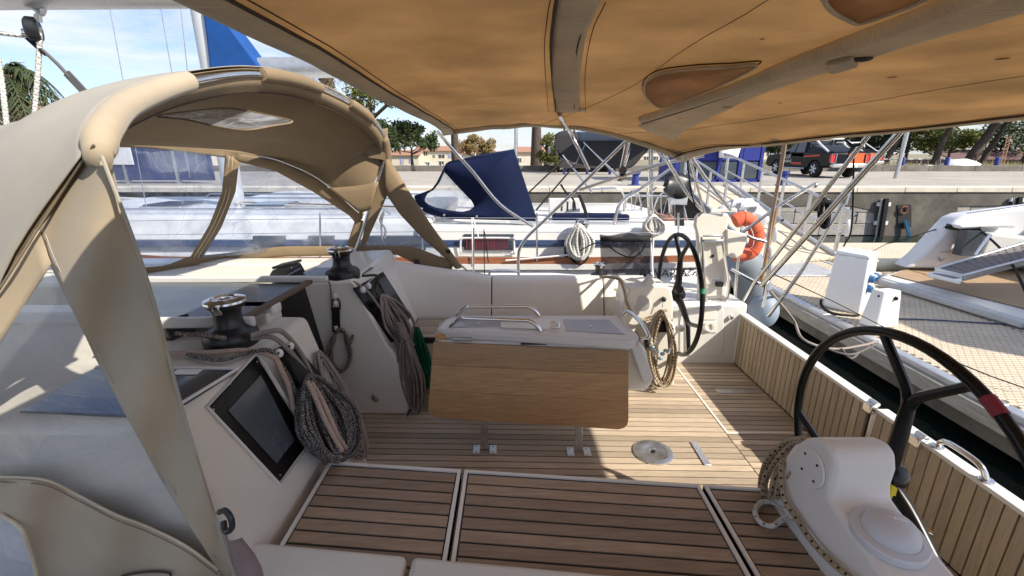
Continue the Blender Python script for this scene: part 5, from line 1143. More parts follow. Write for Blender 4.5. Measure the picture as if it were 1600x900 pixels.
# ---- near steering pedestal: profile in the athwartships direction, rounded head, forward flank seen from the seat
def pedestal(yc, sgn, lab):
    # side profile in the x-z plane (fore/aft), extruded across, strongly rounded
    b = MB(); rows = []
    prof = [(.0,.0,.30,.17),(.03,.25,.26,.155),(.06,.5,.21,.14),(.07,.68,.185,.13),(.08,.80,.18,.125),(.085,.87,.165,.115),(.09,.915,.12,.085),(.09,.93,.05,.04)]
    for dx, h, lx, ly in prof:
        r = []
        for j in range(28):
            a = 2*math.pi*j/28; ca, sa = math.cos(a), math.sin(a); e = .45
            r.append(Vector((.98 + dx + lx*.62*abs(ca)**e*(1 if ca > 0 else -1), yc + ly*abs(sa)**e*(1 if sa > 0 else -1), FL + h)))
        rows.append(r + [r[0]])
    b.grid(rows); b.add([Vector((.98+.09, yc, FL+.932))] + rows[-1][:-1], [(0, j+1, (j+1) % 28+1) for j in range(28)])
    o = b.build('steering_pedestal', M['ped'], yacht, smooth=70); o['label'] = lab; return o
# far pedestal from its outline in the picture, extruded in depth
P = ypix([(948,600),(955,555),(968,520),(975,470),(985,452),(1003,447),(1040,447),(1049,452),(1052,470),(1051,520),(1048,565),(1054,606),(1030,613),(950,611)], 3.10)
P = [Vector((p.x, p.y, max(p.z, FL))) for p in P]
pf = MB().prism(P, (0, .26, 0)).build('steering_pedestal', M['gel'], yacht, bevel=.03, seg=4); pf['label'] = 'cream pedestal of the far wheel, wrapped with rope'
q = Y(1003, 474, 3.09); MB().lathe([(.001,0),(.06,0),(.058,.008),(.001,.010)], q, (-.5,-1,.1), 28).build('cover_plate', M['gelw'], pf)
MB().lathe([(.001,0),(.018,0),(.018,.02),(.001,.03)], Y(1036, 467, 3.09), (0,-1,0), 14).build('engine_key', M['blackp'], pf)
MB().tube([Y(1036,468,3.07), Y(1035,480,3.06)], .003, 5).build('key_cord', M['steel'], pf)
MB().box(*(Y(1042,513,3.0)-Vector((.06,-.02,.045))), *(Y(1042,513,3.0)+Vector((.035,.10,.045)))).build('instrument', M['blackg'], pf, bevel=.012)
MB().tube([Y(1062,370+82,3.15), cf], .03, 12).build('wheel_shaft', M['blackg'], pf)
MB().prism([Y(x,y,3.12) for x,y in ((1003,447),(1010,440),(1016,430),(1022,440),(1030,447))], (0,.06,0)).build('compass', M['gelw'], pf, bevel=.004)
# near pedestal: one moulding, a rounded head with its axis fore and aft and a sloping shelf towards the camera
xl = .945
OUT = [(1222,735),(1226,712),(1238,694),(1256,684),(1276,683),(1293,691),(1302,710),(1303,735),(1296,760),(1296,778),(1306,795),(1380,900),(1470,1040),(1400,1060),(1300,880),(1264,832),(1233,798),(1223,765)]
P = [X(x, y, xl) for x, y in OUT]
pn = MB().prism(P, (.19, 0, 0)).build('steering_pedestal', M['ped'], yacht, bevel=.022, seg=4, smooth=32)
pn['label'] = 'grey white pedestal of the near wheel with a moulded compass cover'
MB().prism([Vector((.985, a, b)) for a, b in ((1.31,1.70),(1.40,1.56),(1.47,1.46),(1.50,FL),(1.0,FL),(1.0,1.60),(1.2,1.60))], (.115, 0, 0)).build('pedestal_foot', M['ped'], pn, bevel=.02, seg=3, smooth=30)
q = X(1268, 730, xl-.002)
cp = MB().lathe([(.001,0),(.062,0),(.060,.006),(.001,.007)], q + Vector((0,0,0)), (-1,0,0), 32).build('cover_plate', M['ped'], pn, smooth=30)
for a in (45, 135, 225, 315):
    MB().lathe([(.0045,0),(.0045,.0015)], q + Vector((-.0068, .041*math.cos(R(a)), .041*math.sin(R(a)))), (-1,0,0), 10).build('screw_hole', M['rubber'], cp)
# compass cover: shallow dome with moulded ridges, lying on the sloping shelf
nrm = Vector((0, -.12, 1)).normalized(); dc = Z(1388, 836, 1.748) + Vector((0, 0, -.004))
dome = MB().lathe([(.001,-.006),(.090,-.006),(.090,.010),(.086,.016),(.070,.020),(.067,.019),(.065,.030),(.056,.046),(.040,.058),(.020,.064),(.001,.065)], dc, nrm, 40).build('compass_cover', mat('compass_cover_grey', (.60,.62,.65), .38, var=.05, scale=5), pn, smooth=28)
def ond(dx, dy):
    rr = math.hypot(dx, dy); h = .020 + .046*max(0, 1-(rr/.068)**2); return dc + Vector((dx, dy, 0)) + nrm*h
MB().tube([ond(-.058+.0116*i, .030-.0048*i) for i in range(11)], .0035, 6).build('ridge', M['ped'], dome)
MB().tube([ond(-.018+.026*math.cos(R(a)), .022+.026*math.sin(R(a))) for a in range(-60, 200, 20)], .0028, 6).build('ridge', M['ped'], dome)
# wheel shaft
MB().tube([Vector((1.12, 1.235, 1.737)), cn], .032, 14).build('wheel_shaft', M['blackg'], pn)
MB().tube([Vector((1.16, 1.20, 1.66)), Vector((1.30, 1.12, 1.62)), X(1455, 830, 1.28)], .004, 6, k=4).build('cable', M['steel'], pn)

# ---- cockpit table: white moulded top, two lids, grab rails, teak leaf folded down, legs
TZ = 1.765
tb = thing('cockpit_table', None, None, (0, 0, 0)); adopt(tb, yacht)
q = [Z(x, y, TZ) for x, y in ((681,514),(694,499),(712,492),(964,492),(1000,524),(996,530),(985,532),(692,516))]
MB().prism([p-Vector((0,0,.055)) for p in q], (0,0,.055)).build('tabletop', M['gelw'], tb, bevel=.016, seg=3)
MB().prism([Z(x, y, TZ+.0012)-Vector((0,0,.003)) for x, y in ((706,500),(956,499),(980,522),(700,510))], (0,0,.0035)).build('tray', M['gel'], tb)
for pts in (((708,501),(790,500),(790,511),(705,511)), ((880,499),(952,500),(976,522),(884,517))):
    l = MB().prism([Z(x, y, TZ+.003)-Vector((0,0,.003)) for x, y in pts], (0,0,.005)).build('lid', M['lidglass'], tb, bevel=.0015)
    cx = sum(p[0] for p in pts)/4; cy = sum(p[1] for p in pts)/4
    MB().lathe([(.012,0),(.012,.002)], Z(cx, cy, TZ+.006), n=16).build('finger_hole', M['steelb'], l)
MB().prism([Z(x, y, TZ+.003) for x, y in ((782,500),(858,499),(860,516),(782,513))], (0,0,.008)).build('centre_cover', M['gel'], tb, bevel=.004)
MB().tube([Z(x, y, TZ+.014) for x, y in ((861,503),(872,503),(874,508),(872,513),(861,513))], .006, 8, k=3).build('latch', M['steel'], tb)
def rail(px, r, name='grab_rail'):
    return MB().tube(px, r, 10, k=5).build(name, M['steel'], tb)
def zr(px, z, yv=None): return [Z(x, y, z) for x, y in px]
# rails: feet on the top, bar raised above it
def hoop_rail(ax_, ay, bx_, by, h):
    A = Z(ax_, ay, TZ); B = Z(bx_, by, TZ); d = (B-A); u = Vector((0,0,h))
    return MB().tube([A, A+d*.05+u*.55, A+d*.13+u*.97, A+d*.22+u, A+d*.78+u, A+d*.87+u*.97, A+d*.95+u*.55, B], .0125, 10, k=4).build('grab_rail', M['steel'], tb)
hoop_rail(704, 512, 845, 517, .062); hoop_rail(714, 494, 842, 493, .062)
A = Z(974, 494, TZ+.02); B = Z(1003, 531, TZ-.01)
MB().tube([A, A+Vector((.03,0,.03)), A.lerp(B,.5)+Vector((.045,0,.035)), B+Vector((.035,0,.02)), B], .012, 10, k=5).build('grab_rail', M['steel'], tb)
# leaf hanging from hinges, three veneered boards
LY = 2.385
def lf(px, py, d=0): return Y(px, py, LY - d)
Lx = [Y(677,535,LY), Y(982,548,LY), Y(982,672,LY-.09), Y(668,652,LY-.09)]
def leafpt(u, v):
    a = Lx[0].lerp(Lx[1], u); b = Lx[3].lerp(Lx[2], u); return a.lerp(b, v)
lo = thing('table_leaf', None, None, (0,0,0)); adopt(lo, tb)
cuts = [0, .298, .635, 1]
for i in range(3):
    v0, v1 = cuts[i]+(.0015 if i else 0), cuts[i+1]-.0015*(i < 2)
    if i < 2: poly = [(0, v0), (1, v0), (1, v1), (0, v1)]
    else: poly = [(0, v0), (1, v0), (1, .86), (.995, .93), (.98, .975), (.95, 1), (.05, 1), (.02, .975), (.005, .93), (0, .86)]
    if i == 0: poly = [(.006, 0), (.994, 0), (1, .01), (1, v1), (0, v1), (0, .01)]
    P = [leafpt(u, v) for u, v in poly]
    MB().prism(P, (0, .020, 0)).build('board', M['leaf'], lo, bevel=.0012)
MB().box(Lx[0].x+.02, 2.40, TZ-.13, Lx[1].x-.0, 2.68, TZ-.056).build('table_frame', M['gelw'], tb, bevel=.006)
for px, w in ((722, .055), (935, .06)):
    q = Y(px, 533 if px < 800 else 542, LY-.004) + Vector((0,0,.008))
    MB().box(q.x-w/2-.03, q.y-.004, q.z-.008, q.x+w/2+.03, q.y+.02, q.z+.008).build('hinge', M['steelb'], tb, bevel=.003)
q = Y(833, 535, LY-.0); MB().box(q.x-.07, 2.395, q.z-.02, q.x+.08, 2.402, q.z+.012).build('latch_recess', M['caulk'], tb)
q = Y(688, 530, LY+.03); MB().box(q.x-.03, q.y, q.z-.03, q.x+.03, q.y+.2, q.z+.03).build('leaf_support', M['leaf'], tb)
# legs of flat steel bar with flanged feet
for px, py in ((757, 706), (905, 710)):
    f = Z(px, py, FL+.004); f.y += .03
    lg = MB().bar(Vector((f.x, f.y, FL)), Vector((f.x, 2.46, TZ-.06)), .044, .012, (0,1,0)).build('leg', M['steelb'], tb, bevel=.002)
    for s in (-1, 1):
        MB().box(f.x+s*.05-.022, f.y-.045, FL, f.x+s*.05+.022, f.y+.035, FL+.007).build('foot', M['alu'], lg, bevel=.004)
        for dy in (-.03, .022): MB().lathe([(.007,0),(.006,.004),(.001,.004)], (f.x+s*.05, f.y+dy, FL+.007), n=10).build('screw', M['steelb'], lg)
# moulded aft pod of the table with its sloping shoulder
P = [Y(x, y, 2.44) for x, y in ((930,545),(985,548),(1000,543),(1011,548),(1019,600),(1010,612),(984,612),(940,612))]
P = [Vector((p.x, p.y, max(p.z, FL+.0))) for p in P]
MB().prism(P, (0, .24, 0)).build('table_pod', M['gel'], tb, bevel=.02, seg=3)
MB().prism([Y(x, y, 2.39) for x, y in ((984,540),(1000,537),(1006,545),(1022,592),(1013,604),(1005,600))], (0,.05,0)).build('pod_shoulder', M['gelw'], tb, bevel=.012, seg=3)
MB().box(-.42, 2.46, 1.40, .50, 2.56, TZ-.10).build('centre_board', M['gel'], tb, bevel=.01)
MB().lathe([(.001,0),(.03,0),(.028,.02),(.001,.025)], Y(1008, 537, 2.3), (1,-.4,.3), 16).build('cup_plug', M['blackp'], tb)

# ---- winches
def winch(c, s, lab, ln=(0,0,1), chrome=True):
    c = Vector(c); ax = Vector(ln).normalized()
    b = MB().lathe([(.001,0),(.098,0),(.102,.008),(.102,.045),(.094,.060),(.070,.072),(.058,.080),(.052,.10),(.050,.135),(.056,.155),(.070,.165),(.072,.178),(.001,.178)], c, ax, 36).build('winch', M['blackp'], yacht, smooth=35)
    b['label'] = lab; b.data.transform(Matrix.Translation(c) @ Matrix.Scale(s, 4) @ Matrix.Translation(-c))
    T = c + ax*.178*s
    MB().lathe([(.001,0),(.074*s,0),(.078*s,.004*s),(.076*s,.012*s),(.050*s,.019*s),(.048*s,.013*s),(.034*s,.013*s),(.032*s,.017*s),(.022*s,.017*s),(.020*s,.006*s),(.001,.006*s)], T, ax, 36).build('winch_cap', M['steel'], b, smooth=30)
    MB().lathe([(.018*s,0),(.018*s,.004)], T+ax*.006*s, ax, 8).build('handle_socket', M['rubber'], b)
    d = Vector((.1, -1, 0)).normalized()
    MB().hexa([T + d*(.066*s) + Vector(v)*s for v in ((-.014,-.004,-.034),(.014,-.004,-.034),(.014,.014,-.034),(-.014,.014,-.034),(-.014,-.012,.008),(.014,-.012,.008),(.014,.014,.008),(-.014,.014,.008))]).build('line_feeder', M['steel'], b, bevel=.004*s)
    return b
winch(Z(357, 541, zt)+Vector((0,.03,0)), 1.0, 'black winch with chrome top on the near cabin side')
winch(Z(534, 437, zt-.03)+Vector((0,.03,0)), 1.05, 'black winch with chrome top by the companionway, farther one')
# small black-and-steel winch on the far coaming
winch(Y(548+388, 433, 3.72)+Vector((0,0,-.015)), .72, 'small dark winch on the far coaming in front of the mesh')
# line clutches (jammers), ribbed black blocks on both cabin sides
def clutch(p, d, n, s=1.0):
    p = Vector(p); d = Vector(d).normalized(); sd = d.cross(Vector((0,0,1))).normalized()
    o = MB().hexa([p-d*.07*s-sd*.05*s, p+d*.08*s-sd*.05*s, p+d*.08*s+sd*.05*s, p-d*.07*s+sd*.05*s] + [q+Vector((0,0,h*s)) for q, h in zip((p-d*.05*s-sd*.045*s, p+d*.06*s-sd*.045*s, p+d*.06*s+sd*.045*s, p-d*.05*s+sd*.045*s), (.03,.055,.055,.03))]).build('line_clutch', M['blackp'], yacht, bevel=.006)
    for i in range(n):
        a = p + sd*(.036*s*(2*i/(n-1)-1)); MB().bar(a-d*.05*s+Vector((0,0,.04*s)), a+d*.07*s+Vector((0,0,.068*s)), .012*s, .014*s).build('clutch_lever', M['blackp'], o, bevel=.003)
clutch(Z(262, 522, zt+.0), (1,-.25,0), 4, 1.15)
clutch(Z(448, 428, zt-.02), (1,-.1,0), 5, 1.25)
# grey seat cover pad beyond the far winch
MB().prism([Z(x, y, zt-.026) for x, y in ((470,432),(492,419),(584,419),(566,430))], (0,0,.006)).build('deck_window', M['acrylg'], yacht, bevel=.002)
# ---- boom overhead, and mast with its fittings forward
MB().tube([Vector((-6.0, 2.40, 3.50)), Vector((-1.0, 2.40, 3.53))], .12, 24).build('boom', M['alu'], yacht, smooth=60)
MB().tube([Vector((-6.1, 2.40, 1.9)), Vector((-6.1, 2.40, 14))], .10, 20).build('mast', M['alu'], yacht, smooth=60)
# ---- stern rails and stanchions on the far side
def tb_(pts, r, nm, m=None, par=None, k=4): return MB().tube(pts, r, 10, k=k).build(nm, m or M['steel'], par or yacht)
tb_([Y(1148,478,3.85), Y(1152,420,3.85), Y(1160,366,3.85)], .013, 'stern_rail')
tb_([Y(1158,362,3.83), Y(1176,372,3.83), Y(1196,378,3.83), Y(1203,392,3.8), Y(1203,430,3.75), Y(1196,444,3.7), Y(1180,440,3.7), Y(1142,420,3.7)], .014, 'stern_rail')
tb_([Y(1202,400,3.80), Y(1198,450,3.78), Y(1192,480,3.76)], .013, 'stern_rail')
tb_([Y(1215,318,3.9), Y(1208,350,3.9), Y(1201,385,3.9), Y(1190,440,3.85)], .016, 'stern_post', M['leaf'])
tb_([Y(740,425,4.0), Y(740,356,4.0)], .007, 'stanchion', k=0)
tb_([Y(757,428,4.02), Y(756,358,4.02)], .004, 'lifeline_pole', M['rubber'], k=0)
tb_([Y(763,410,4.02), Y(757,362,4.02)], .004, 'lifeline_pole', M['rubber'], k=0)
# ================================================================= BIMINI (sun awning overhead)
bim = thing('bimini_awning', 'sun bleached orange beige awning stretched overhead on steel hoops', 'awning', (.8, 2.2, 2.9))
ys = [3.44, 3.40, 3.15, 2.9, 2.5, 2.13, 1.7, 1.2, .6, 0, -.45]
xf = [-.50, -.50, -.505, -.51, -.515, -.52, -.525, -.53, -.54, -.55, -.55]
zf = [2.875, 2.905, 2.925, 2.935, 2.945, 2.953, 2.965, 2.985, 2.995, 2.96, 2.85]
xa = [1.27, 1.28, 1.45, 1.58, 2.03, 2.28, 2.38, 2.42, 2.42, 2.35, 2.2]
za = [2.72, 2.75, 2.785, 2.80, 2.86, 2.90, 2.92, 2.93, 2.92, 2.87, 2.75]
def ip(y, T):
    if y >= ys[0]: return T[0]
    for i in range(len(ys)-1):
        if y >= ys[i+1]: q = (ys[i]-y)/(ys[i]-ys[i+1]); return T[i]*(1-q)+T[i+1]*q
    return T[-1]
def zb(x, y):
    a, b = ip(y, xf), ip(y, xa); u = min(1.05, max(-.05, (x-a)/(b-a)))
    edge = min(1, max(0, (3.44-y)/.5))
    zm = (.045*edge + .125*(1-edge))*math.sin(math.pi*min(1, max(0, u)))
    # the cloth sags a little between the hoops and ripples along its seams
    rip = .008*mnoise.noise(Vector((x*2.6, y*2.0, 3.1))) + .0035*mnoise.noise(Vector((x*9+y*4, y*2.5-x*2, 7.7))) + .003*math.sin(x*19+math.sin(y*5))*max(0, 1-abs(u-.25)*3)
    far = -.03*max(0, 1-abs(y-3.42)/.25)*max(0, (u-.72)/.28)
    return ip(y, zf)*(1-u)+ip(y, za)*u + zm + rip + far
rows = []
yy_ = [3.44 - i*(3.89/70) for i in range(71)]
for y in yy_:
    a, b = ip(y, xf), ip(y, xa); rows.append([Vector((a+(b-a)*j/70, y, zb(a+(b-a)*j/70, y))) for j in range(71)])
MB().grid(rows).build('canopy', M['bim'], bim, solid=.003, smooth=80)
def onb(px, py, d=.006):
    p = hit(px, py, lambda x, y: zb(x, y)-d, .4, 5.5); return p
def band(pxa, pxb, name, m, d=.007, n=26, nn=6, th=.002):
    A = resample([onb(*p, d) for p in pxa], n); B = resample([onb(*p, d) for p in pxb], n)
    r = []
    for a, b in zip(A, B):
        q = []
        for j in range(nn+1):
            p = a.lerp(b, j/nn); p.z = zb(p.x, p.y) - d - .004*math.sin(math.pi*j/nn); q.append(p)
        r.append(q)
    return MB().grid(r).build(name, m, bim, solid=th, smooth=80)
def seam(px, name='seam', r=.0026, d=.008, par=None): return MB().tube(cat([onb(*p, d) for p in px], 4), r, 5).build(name, M['stitch'], par or bim)
def wpt(x, y, d=.006): return Vector((x, y, zb(x, y)-d))
# forward hem, starboard hem and aft hem (doubled cloth)
def hem(f0, f1, n, name):
    r = [[wpt(*f0(i/n)), wpt(*[(a+b)/2 for a, b in zip(f0(i/n), f1(i/n))], .009), wpt(*f1(i/n))] for i in range(n+1)]
    return MB().grid(r).build(name, M['bimband'], bim, solid=.003, smooth=80)
yl = lambda t: 3.43 - t*3.8
hem(lambda t: (ip(yl(t), xf)-.002, yl(t)), lambda t: (ip(yl(t), xf)+.085, yl(t)), 50, 'front_hem')
hem(lambda t: (ip(yl(t), xa)-.001, yl(t)), lambda t: (ip(yl(t), xa)-.085, yl(t)), 50, 'aft_hem')
MB().tube([wpt(ip(yl(t/40), xf)+.087, yl(t/40)) for t in range(41)], .004, 5).build('seam', M['stitch'], bim)
MB().tube([wpt(ip(yl(t/40), xf)+.112, yl(t/40), .004) for t in range(41)], .0016, 5).build('seam', M['stitch'], bim)
MB().tube([wpt(ip(yl(t/40), xa)-.085, yl(t/40)) for t in range(41)], .005, 5).build('seam', M['stitch'], bim)
MB().tube([wpt(ip(yl(t/40), xa)-.115, yl(t/40), .004) for t in range(41)], .0016, 5).build('seam', M['stitch'], bim)
hem(lambda t: (-.5+t*1.76, 3.435), lambda t: (-.5+t*1.76, 3.40), 40, 'side_hem')
MB().tube([wpt(-.5+1.76*t/40, 3.39, .005) for t in range(41)], .002, 5).build('seam', M['stitch'], bim)
# first hoop pocket
band([(868,175),(861,95),(865,30),(871,0),(878,-40)], [(906,174),(906,120),(915,55),(936,6),(955,-40)], 'hoop_pocket', M['bimband'], .008)
seam([(868,175),(861,95),(865,30),(871,-5)], r=.004); seam([(897,174),(899,100),(910,45),(929,2)])
MB().grid([[onb(904,169,.012), onb(914,169,.012)], [onb(904,174,.012), onb(914,174,.012)]]).build('pocket_tab', M['bimband'], bim, solid=.002)
# second hoop pocket: tube with a broad band aft of it
tubeL = [(1003,186),(1050,171),(1150,137),(1250,97),(1380,49),(1500,2),(1560,-24)]
MB().tube(cat([onb(*p, .016) for p in tubeL], 5), .021, 12).build('hoop_sleeve', M['bimband'], bim, smooth=80)
seam([(1003,193),(1060,176),(1150,146),(1250,108),(1380,58),(1495,12)], d=.012, r=.004)
band([(996,197),(1012,190),(1100,153),(1200,115),(1360,53),(1500,0),(1560,-24)], [(1052,220),(1064,208),(1133,174),(1200,143),(1400,78),(1600,20),(1700,-12)], 'hoop_pocket', M['bimband'], .008)
# teardrop zip openings, cloth coloured paler to imitate light through a thinner layer
def drop(px, nm):
    P = [onb(*p, .013) for p in px]; c = sum(P, Vector())/len(P); Q = cat(P, 5, True); c.z += .018
    b = MB().add([c]+Q, [(0, i+1, (i+1) % len(Q)+1) for i in range(len(Q))])
    o = b.build(nm, M['bimz'], bim, solid=.002, smooth=80)
    MB().tube(Q, .0048, 6, closed=True).build('zip', M['bimband'], o); Q2 = [c+(q-c)*1.045 for q in Q]
    for q in Q2: q.z = zb(q.x, q.y)-.006
    MB().tube(Q2, .0022, 5, closed=True).build('seam', M['stitch'], o); return o
drop([(1006,140),(1010,128),(1030,115),(1075,108),(1130,105),(1182,102),(1150,122),(1100,145),(1050,164),(1030,168),(1012,155)], 'zip_opening')
drop([(1290,3),(1302,18),(1325,31),(1345,36),(1400,18),(1450,-2),(1470,-20),(1290,-20)], 'zip_opening')
# flap, tabs, stains
fl = MB().prism([onb(*p, .012) for p in ((1292,94),(1332,86),(1342,97),(1300,110))], (0,0,-.014)).build('pocket_flap', M['bimband'], bim, bevel=.004)
MB().ball(onb(1346, 91, .012), .018, 8, (1.7,.8,.5)).build('pocket_opening', M['caulk'], fl)
for p in ((1303,112,.012),(1314,110,.009),(1063,185,.014),(1135,168,.02),(1002,184,.018)):
    MB().lathe([(.001,0),(p[2],0),(p[2],.003),(.001,.003)], onb(p[0], p[1], .012), (0,0,-1), 12).build('snap_tab', M['bimband'], bim)
stm = mat('canopy_stain', (.24,.135,.06), .95, var=.3, scale=20, transl=.35)
for px, py, rr in ((1394,121,.014),(1219,161,.010),(1566,92,.015),(1122,201,.007),(1191,61,.006)):
    MB().lathe([(.001,0),(rr,0),(.001,.0015)], onb(px, py, .0055), (0,0,-1), 12).build('stain', stm, bim)
# frame tubes
def bt(pts, r=.0125, nm='frame_tube', m=None, k=4): return MB().tube(pts, r, 10, k=k).build(nm, m or M['steel'], bim)
pA = onb(874,178,.02)
bt([pA, Y(890,205,3.44), Y(905,235,3.5), Y(920,265,3.55)], .014)
bt([onb(684,206,.01), Y(700,225,3.55), Y(740,270,3.6), Y(782,320,3.7), Y(833,354,3.8)], .013)
bt([Y(985,214,3.5), Y(942,256,3.6), Y(898,299,3.7), Y(850,345,3.8), Y(824,370,3.85), Y(813,386,3.87), Y(810,402,3.88), Y(810,428,3.88)], .014)
bt([Y(905,297,3.65), Y(972,275,3.62), Y(1040,254,3.58), Y(1100,243,3.5)], .013, k=0)
bt([Y(984,205,3.5), Y(977,240,3.58), Y(968,282,3.66)], .022, k=0)
MB().lathe([(.001,-.02),(.028,-.02),(.032,0),(.028,.02),(.001,.02)], Y(973, 266, 3.6), (0,-1,0), 18).build('hinge_boss', M['blackp'], bim)
MB().lathe([(.001,-.02),(.03,-.02),(.03,.02),(.001,.02)], Y(973, 277, 3.62), (1,0,.3), 14).build('frame_clamp', M['steel'], bim)
bt([Y(1022,205,3.35), Y(1045,255,3.5), Y(1072,300,3.6), Y(1103,335,3.7)], .014, k=0)
bt([Y(1080,245,3.42), Y(1100,275,3.5), Y(1141,328,3.6)], .014, k=0)
bt([Y(1072,226,3.36), Y(1100,330,3.55), Y(1090,338,3.55)], .010, k=0)
bt([Y(1065,215,3.35), Y(1072,248,3.4)], .03, 'strap', M['gelw'], k=0)
bt([Y(1073,246,3.45), Y(1080,300,3.6), Y(1088,330,3.65)], .006, 'strap', M['rubber'], k=0)
MB().tube([Y(x,y,3.42) for x,y in ((1003,186),(1012,192),(1022,202),(1020,215),(1018,203))], .012, 6, k=3).build('strap', M['stitch'], bim)
# bright aft legs coming down to the quarter
def PQ(px, py, yv): return Y(px, py, yv)
bt([Y(1412,200,2.55), Y(1190,446,3.35)], .019, 'aft_leg', k=0)
bt([Y(1362,205,2.75), Y(1180,440,3.5), Y(1163,470,3.6)], .015, 'aft_leg', k=0)
bt([Y(1318,318,3.3), Y(1255,420,3.4), Y(1200,495,3.5)], .014, 'aft_leg', k=0)
bt([Y(1322,320,3.35), Y(1328,300,3.5)], .006, 'aft_leg_pin', k=0)
bt([Y(1272,288,3.6), Y(1216,322,3.65), Y(1140,378,3.7)], .014, 'cross_brace', k=0)
MB().ball(Y(1274, 289, 3.6), .022, 8).build('frame_clamp', M['steel'], bim)

# ================================================================= SPRAYHOOD
sh = thing('sprayhood', 'beige canvas sprayhood with clear windows over the companionway', 'canvas hood', (-1.3, 2.4, 2.0))
H = [Vector((-.955,1.05,2.745)), Y(160,186,1.13), Y(205,146,1.38), Y(300,116,1.78), Y(400,108,2.3), Y(480,124,2.8), Y(556,162,3.3), Y(597,203,3.62), Y(606,252,3.76)]
H[0] = Y(149,226,1.05)
G1 = [Vector(p) for p in ((-1.42,1.05,2.22),(-1.45,1.14,2.55),(-1.5,1.32,2.76),(-1.6,1.75,2.90),(-1.65,2.3,2.99),(-1.6,2.85,2.97),(-1.5,3.3,2.87),(-1.45,3.62,2.76),(-1.38,3.76,2.50))]
G2 = [Vector(p) for p in ((-2.0,1.08,1.95),(-2.05,1.18,2.3),(-2.15,1.4,2.52),(-2.3,1.8,2.70),(-2.33,2.3,2.79),(-2.3,2.85,2.80),(-2.22,3.3,2.79),(-2.1,3.6,2.77),(-1.95,3.74,2.72))]
HR = [H, [a.lerp(b,.5)+Vector((0,0,.03)) for a, b in zip(H, G1)], G1, [a.lerp(b,.5)+Vector((0,0,.025)) for a, b in zip(G1, G2)], G2]
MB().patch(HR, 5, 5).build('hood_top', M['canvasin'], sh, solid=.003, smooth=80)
def outw(p): return (p - Vector((p.x, 2.35, 2.2))).normalized()*.012
MB().patch([[p + outw(p) for p in r] for r in HR], 5, 5).build('hood_outer', M['canvtop'], sh, solid=.003, smooth=80)
# sleeve over the aft hoop with two cut-outs where the tube shows
Hs = cat(H, 12)
def seg_idx(px0, px1):
    def pxof(p):
        d = p - O; f = d.y*_c - d.z*_s; return 800 + F_*d.x/f
    return [i for i, p in enumerate(Hs) if px0 <= pxof(p) <= px1]
def hoop_offset(p, d): return p + Vector((.0, 0, -d))
allp = [p + Vector((0,0,-.022)) for p in Hs]
cuts_ = [(300,402),(508,545),(584,600)]
segs = []; cur = []
for i, p in enumerate(allp):
    d = p - O; f = d.y*_c - d.z*_s; X_ = 800 + F_*d.x/f
    if any(a < X_ < b for a, b in cuts_):
        if len(cur) > 2: segs.append(cur)
        cur = []
    else: cur.append(p)
if len(cur) > 2: segs.append(cur)
ext = [Y(164,292,1.13), Y(153,258,1.10)]
for q_, s_ in enumerate(segs):
    if q_ == 0: s_ = ext + s_; MB().tube(s_, lambda t: min(.035, .024+.06*t), 14).build('hoop_sleeve', M['canvas'], sh, smooth=80)
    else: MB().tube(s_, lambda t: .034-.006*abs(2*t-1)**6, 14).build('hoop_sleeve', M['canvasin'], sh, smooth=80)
strip0 = None
MB().tube(allp[14:], .0135, 10).build('hoop', M['steel'], sh)
# inner flap hanging below the sleeve
fa = [p + Vector((0,0,-.03)) for p in Hs[6:]]; fb = [p + Vector((-.05,0,-.10)) + Vector((0, 0, .03*math.sin(i*.9)*0)) for i, p in enumerate(Hs[6:])]
MB().grid([fa, [a.lerp(b,.5)+Vector((.01,0,0)) for a, b in zip(fa, fb)], fb]).build('hoop_flap', M['canvasin'], sh, solid=.003, smooth=80)
MB().tube([p+Vector((0,0,-.002)) for p in fb], .003, 5).build('seam', M['stitch'], sh)
# skylight
def onhood(px, py):
    return None
sk = [(245,182),(280,176),(318,172),(345,169),(372,171),(418,180),(457,190),(425,197),(390,203),(362,202),(330,196),(290,187)]
def skz(px, py):   # lie on an inner sheet just under the hood: depth from its height there
    best = None; r = ray(px, py)
    for i in range(200):
        t = 1.2 + i*.012; p = O + r*t
        s_ = (p.y-1.05)/(3.7-1.05); u = min(1, max(0, s_)); 
        zz = 2.70 + .30*math.sin(math.pi*min(1,max(0,u)))**.6 - .10*max(0, (-1.3-p.x))
        if p.z > zz: return p
    return p
P = [Y(x, y, 2.25 + (186-y)*.012) for x, y in sk]; c = sum(P, Vector())/len(P); Q = cat(P, 4, True)
o = MB().add([c]+Q, [(0, i+1, (i+1) % len(Q)+1) for i in range(len(Q))]).build('skylight', M['vinl'], sh, smooth=80)
MB().tube(Q, .0045, 6, closed=True).build('piping', M['canvasin'], o)
# ---- forward wall panels (seen from inside)
def vy(px, py):       # depth of the front/side wall at a pixel
    if px > 352: return 3.76
    return 3.76 - (352-px)*.0052
def V(px, py, d=0): return Y(px, py, vy(px, py)-d)
def strip(A, B, name, m, par, n=24, nn=4, d=0, fn=None, solid=.003, bul=0):
    fn = fn or (lambda x, y: V(x, y, d))
    ra = resample([Vector((a, b, 0)) for a, b in A], n); rb = resample([Vector((a, b, 0)) for a, b in B], n); rows = []
    for a, b in zip(ra, rb):
        r = []
        for j in range(nn+1):
            q = a.lerp(b, j/nn); p = fn(q.x, q.y); 
            if bul: p.y -= bul*math.sin(math.pi*j/nn)
            r.append(p)
        rows.append(r)
    return MB().grid(rows).build(name, m, par, solid=solid, smooth=80)
strip([(140,216),(250,220),(350,232),(420,243)], [(146,229),(230,231),(350,246),(372,252)], 'window_header', M['canvasin'], sh, d=.02)
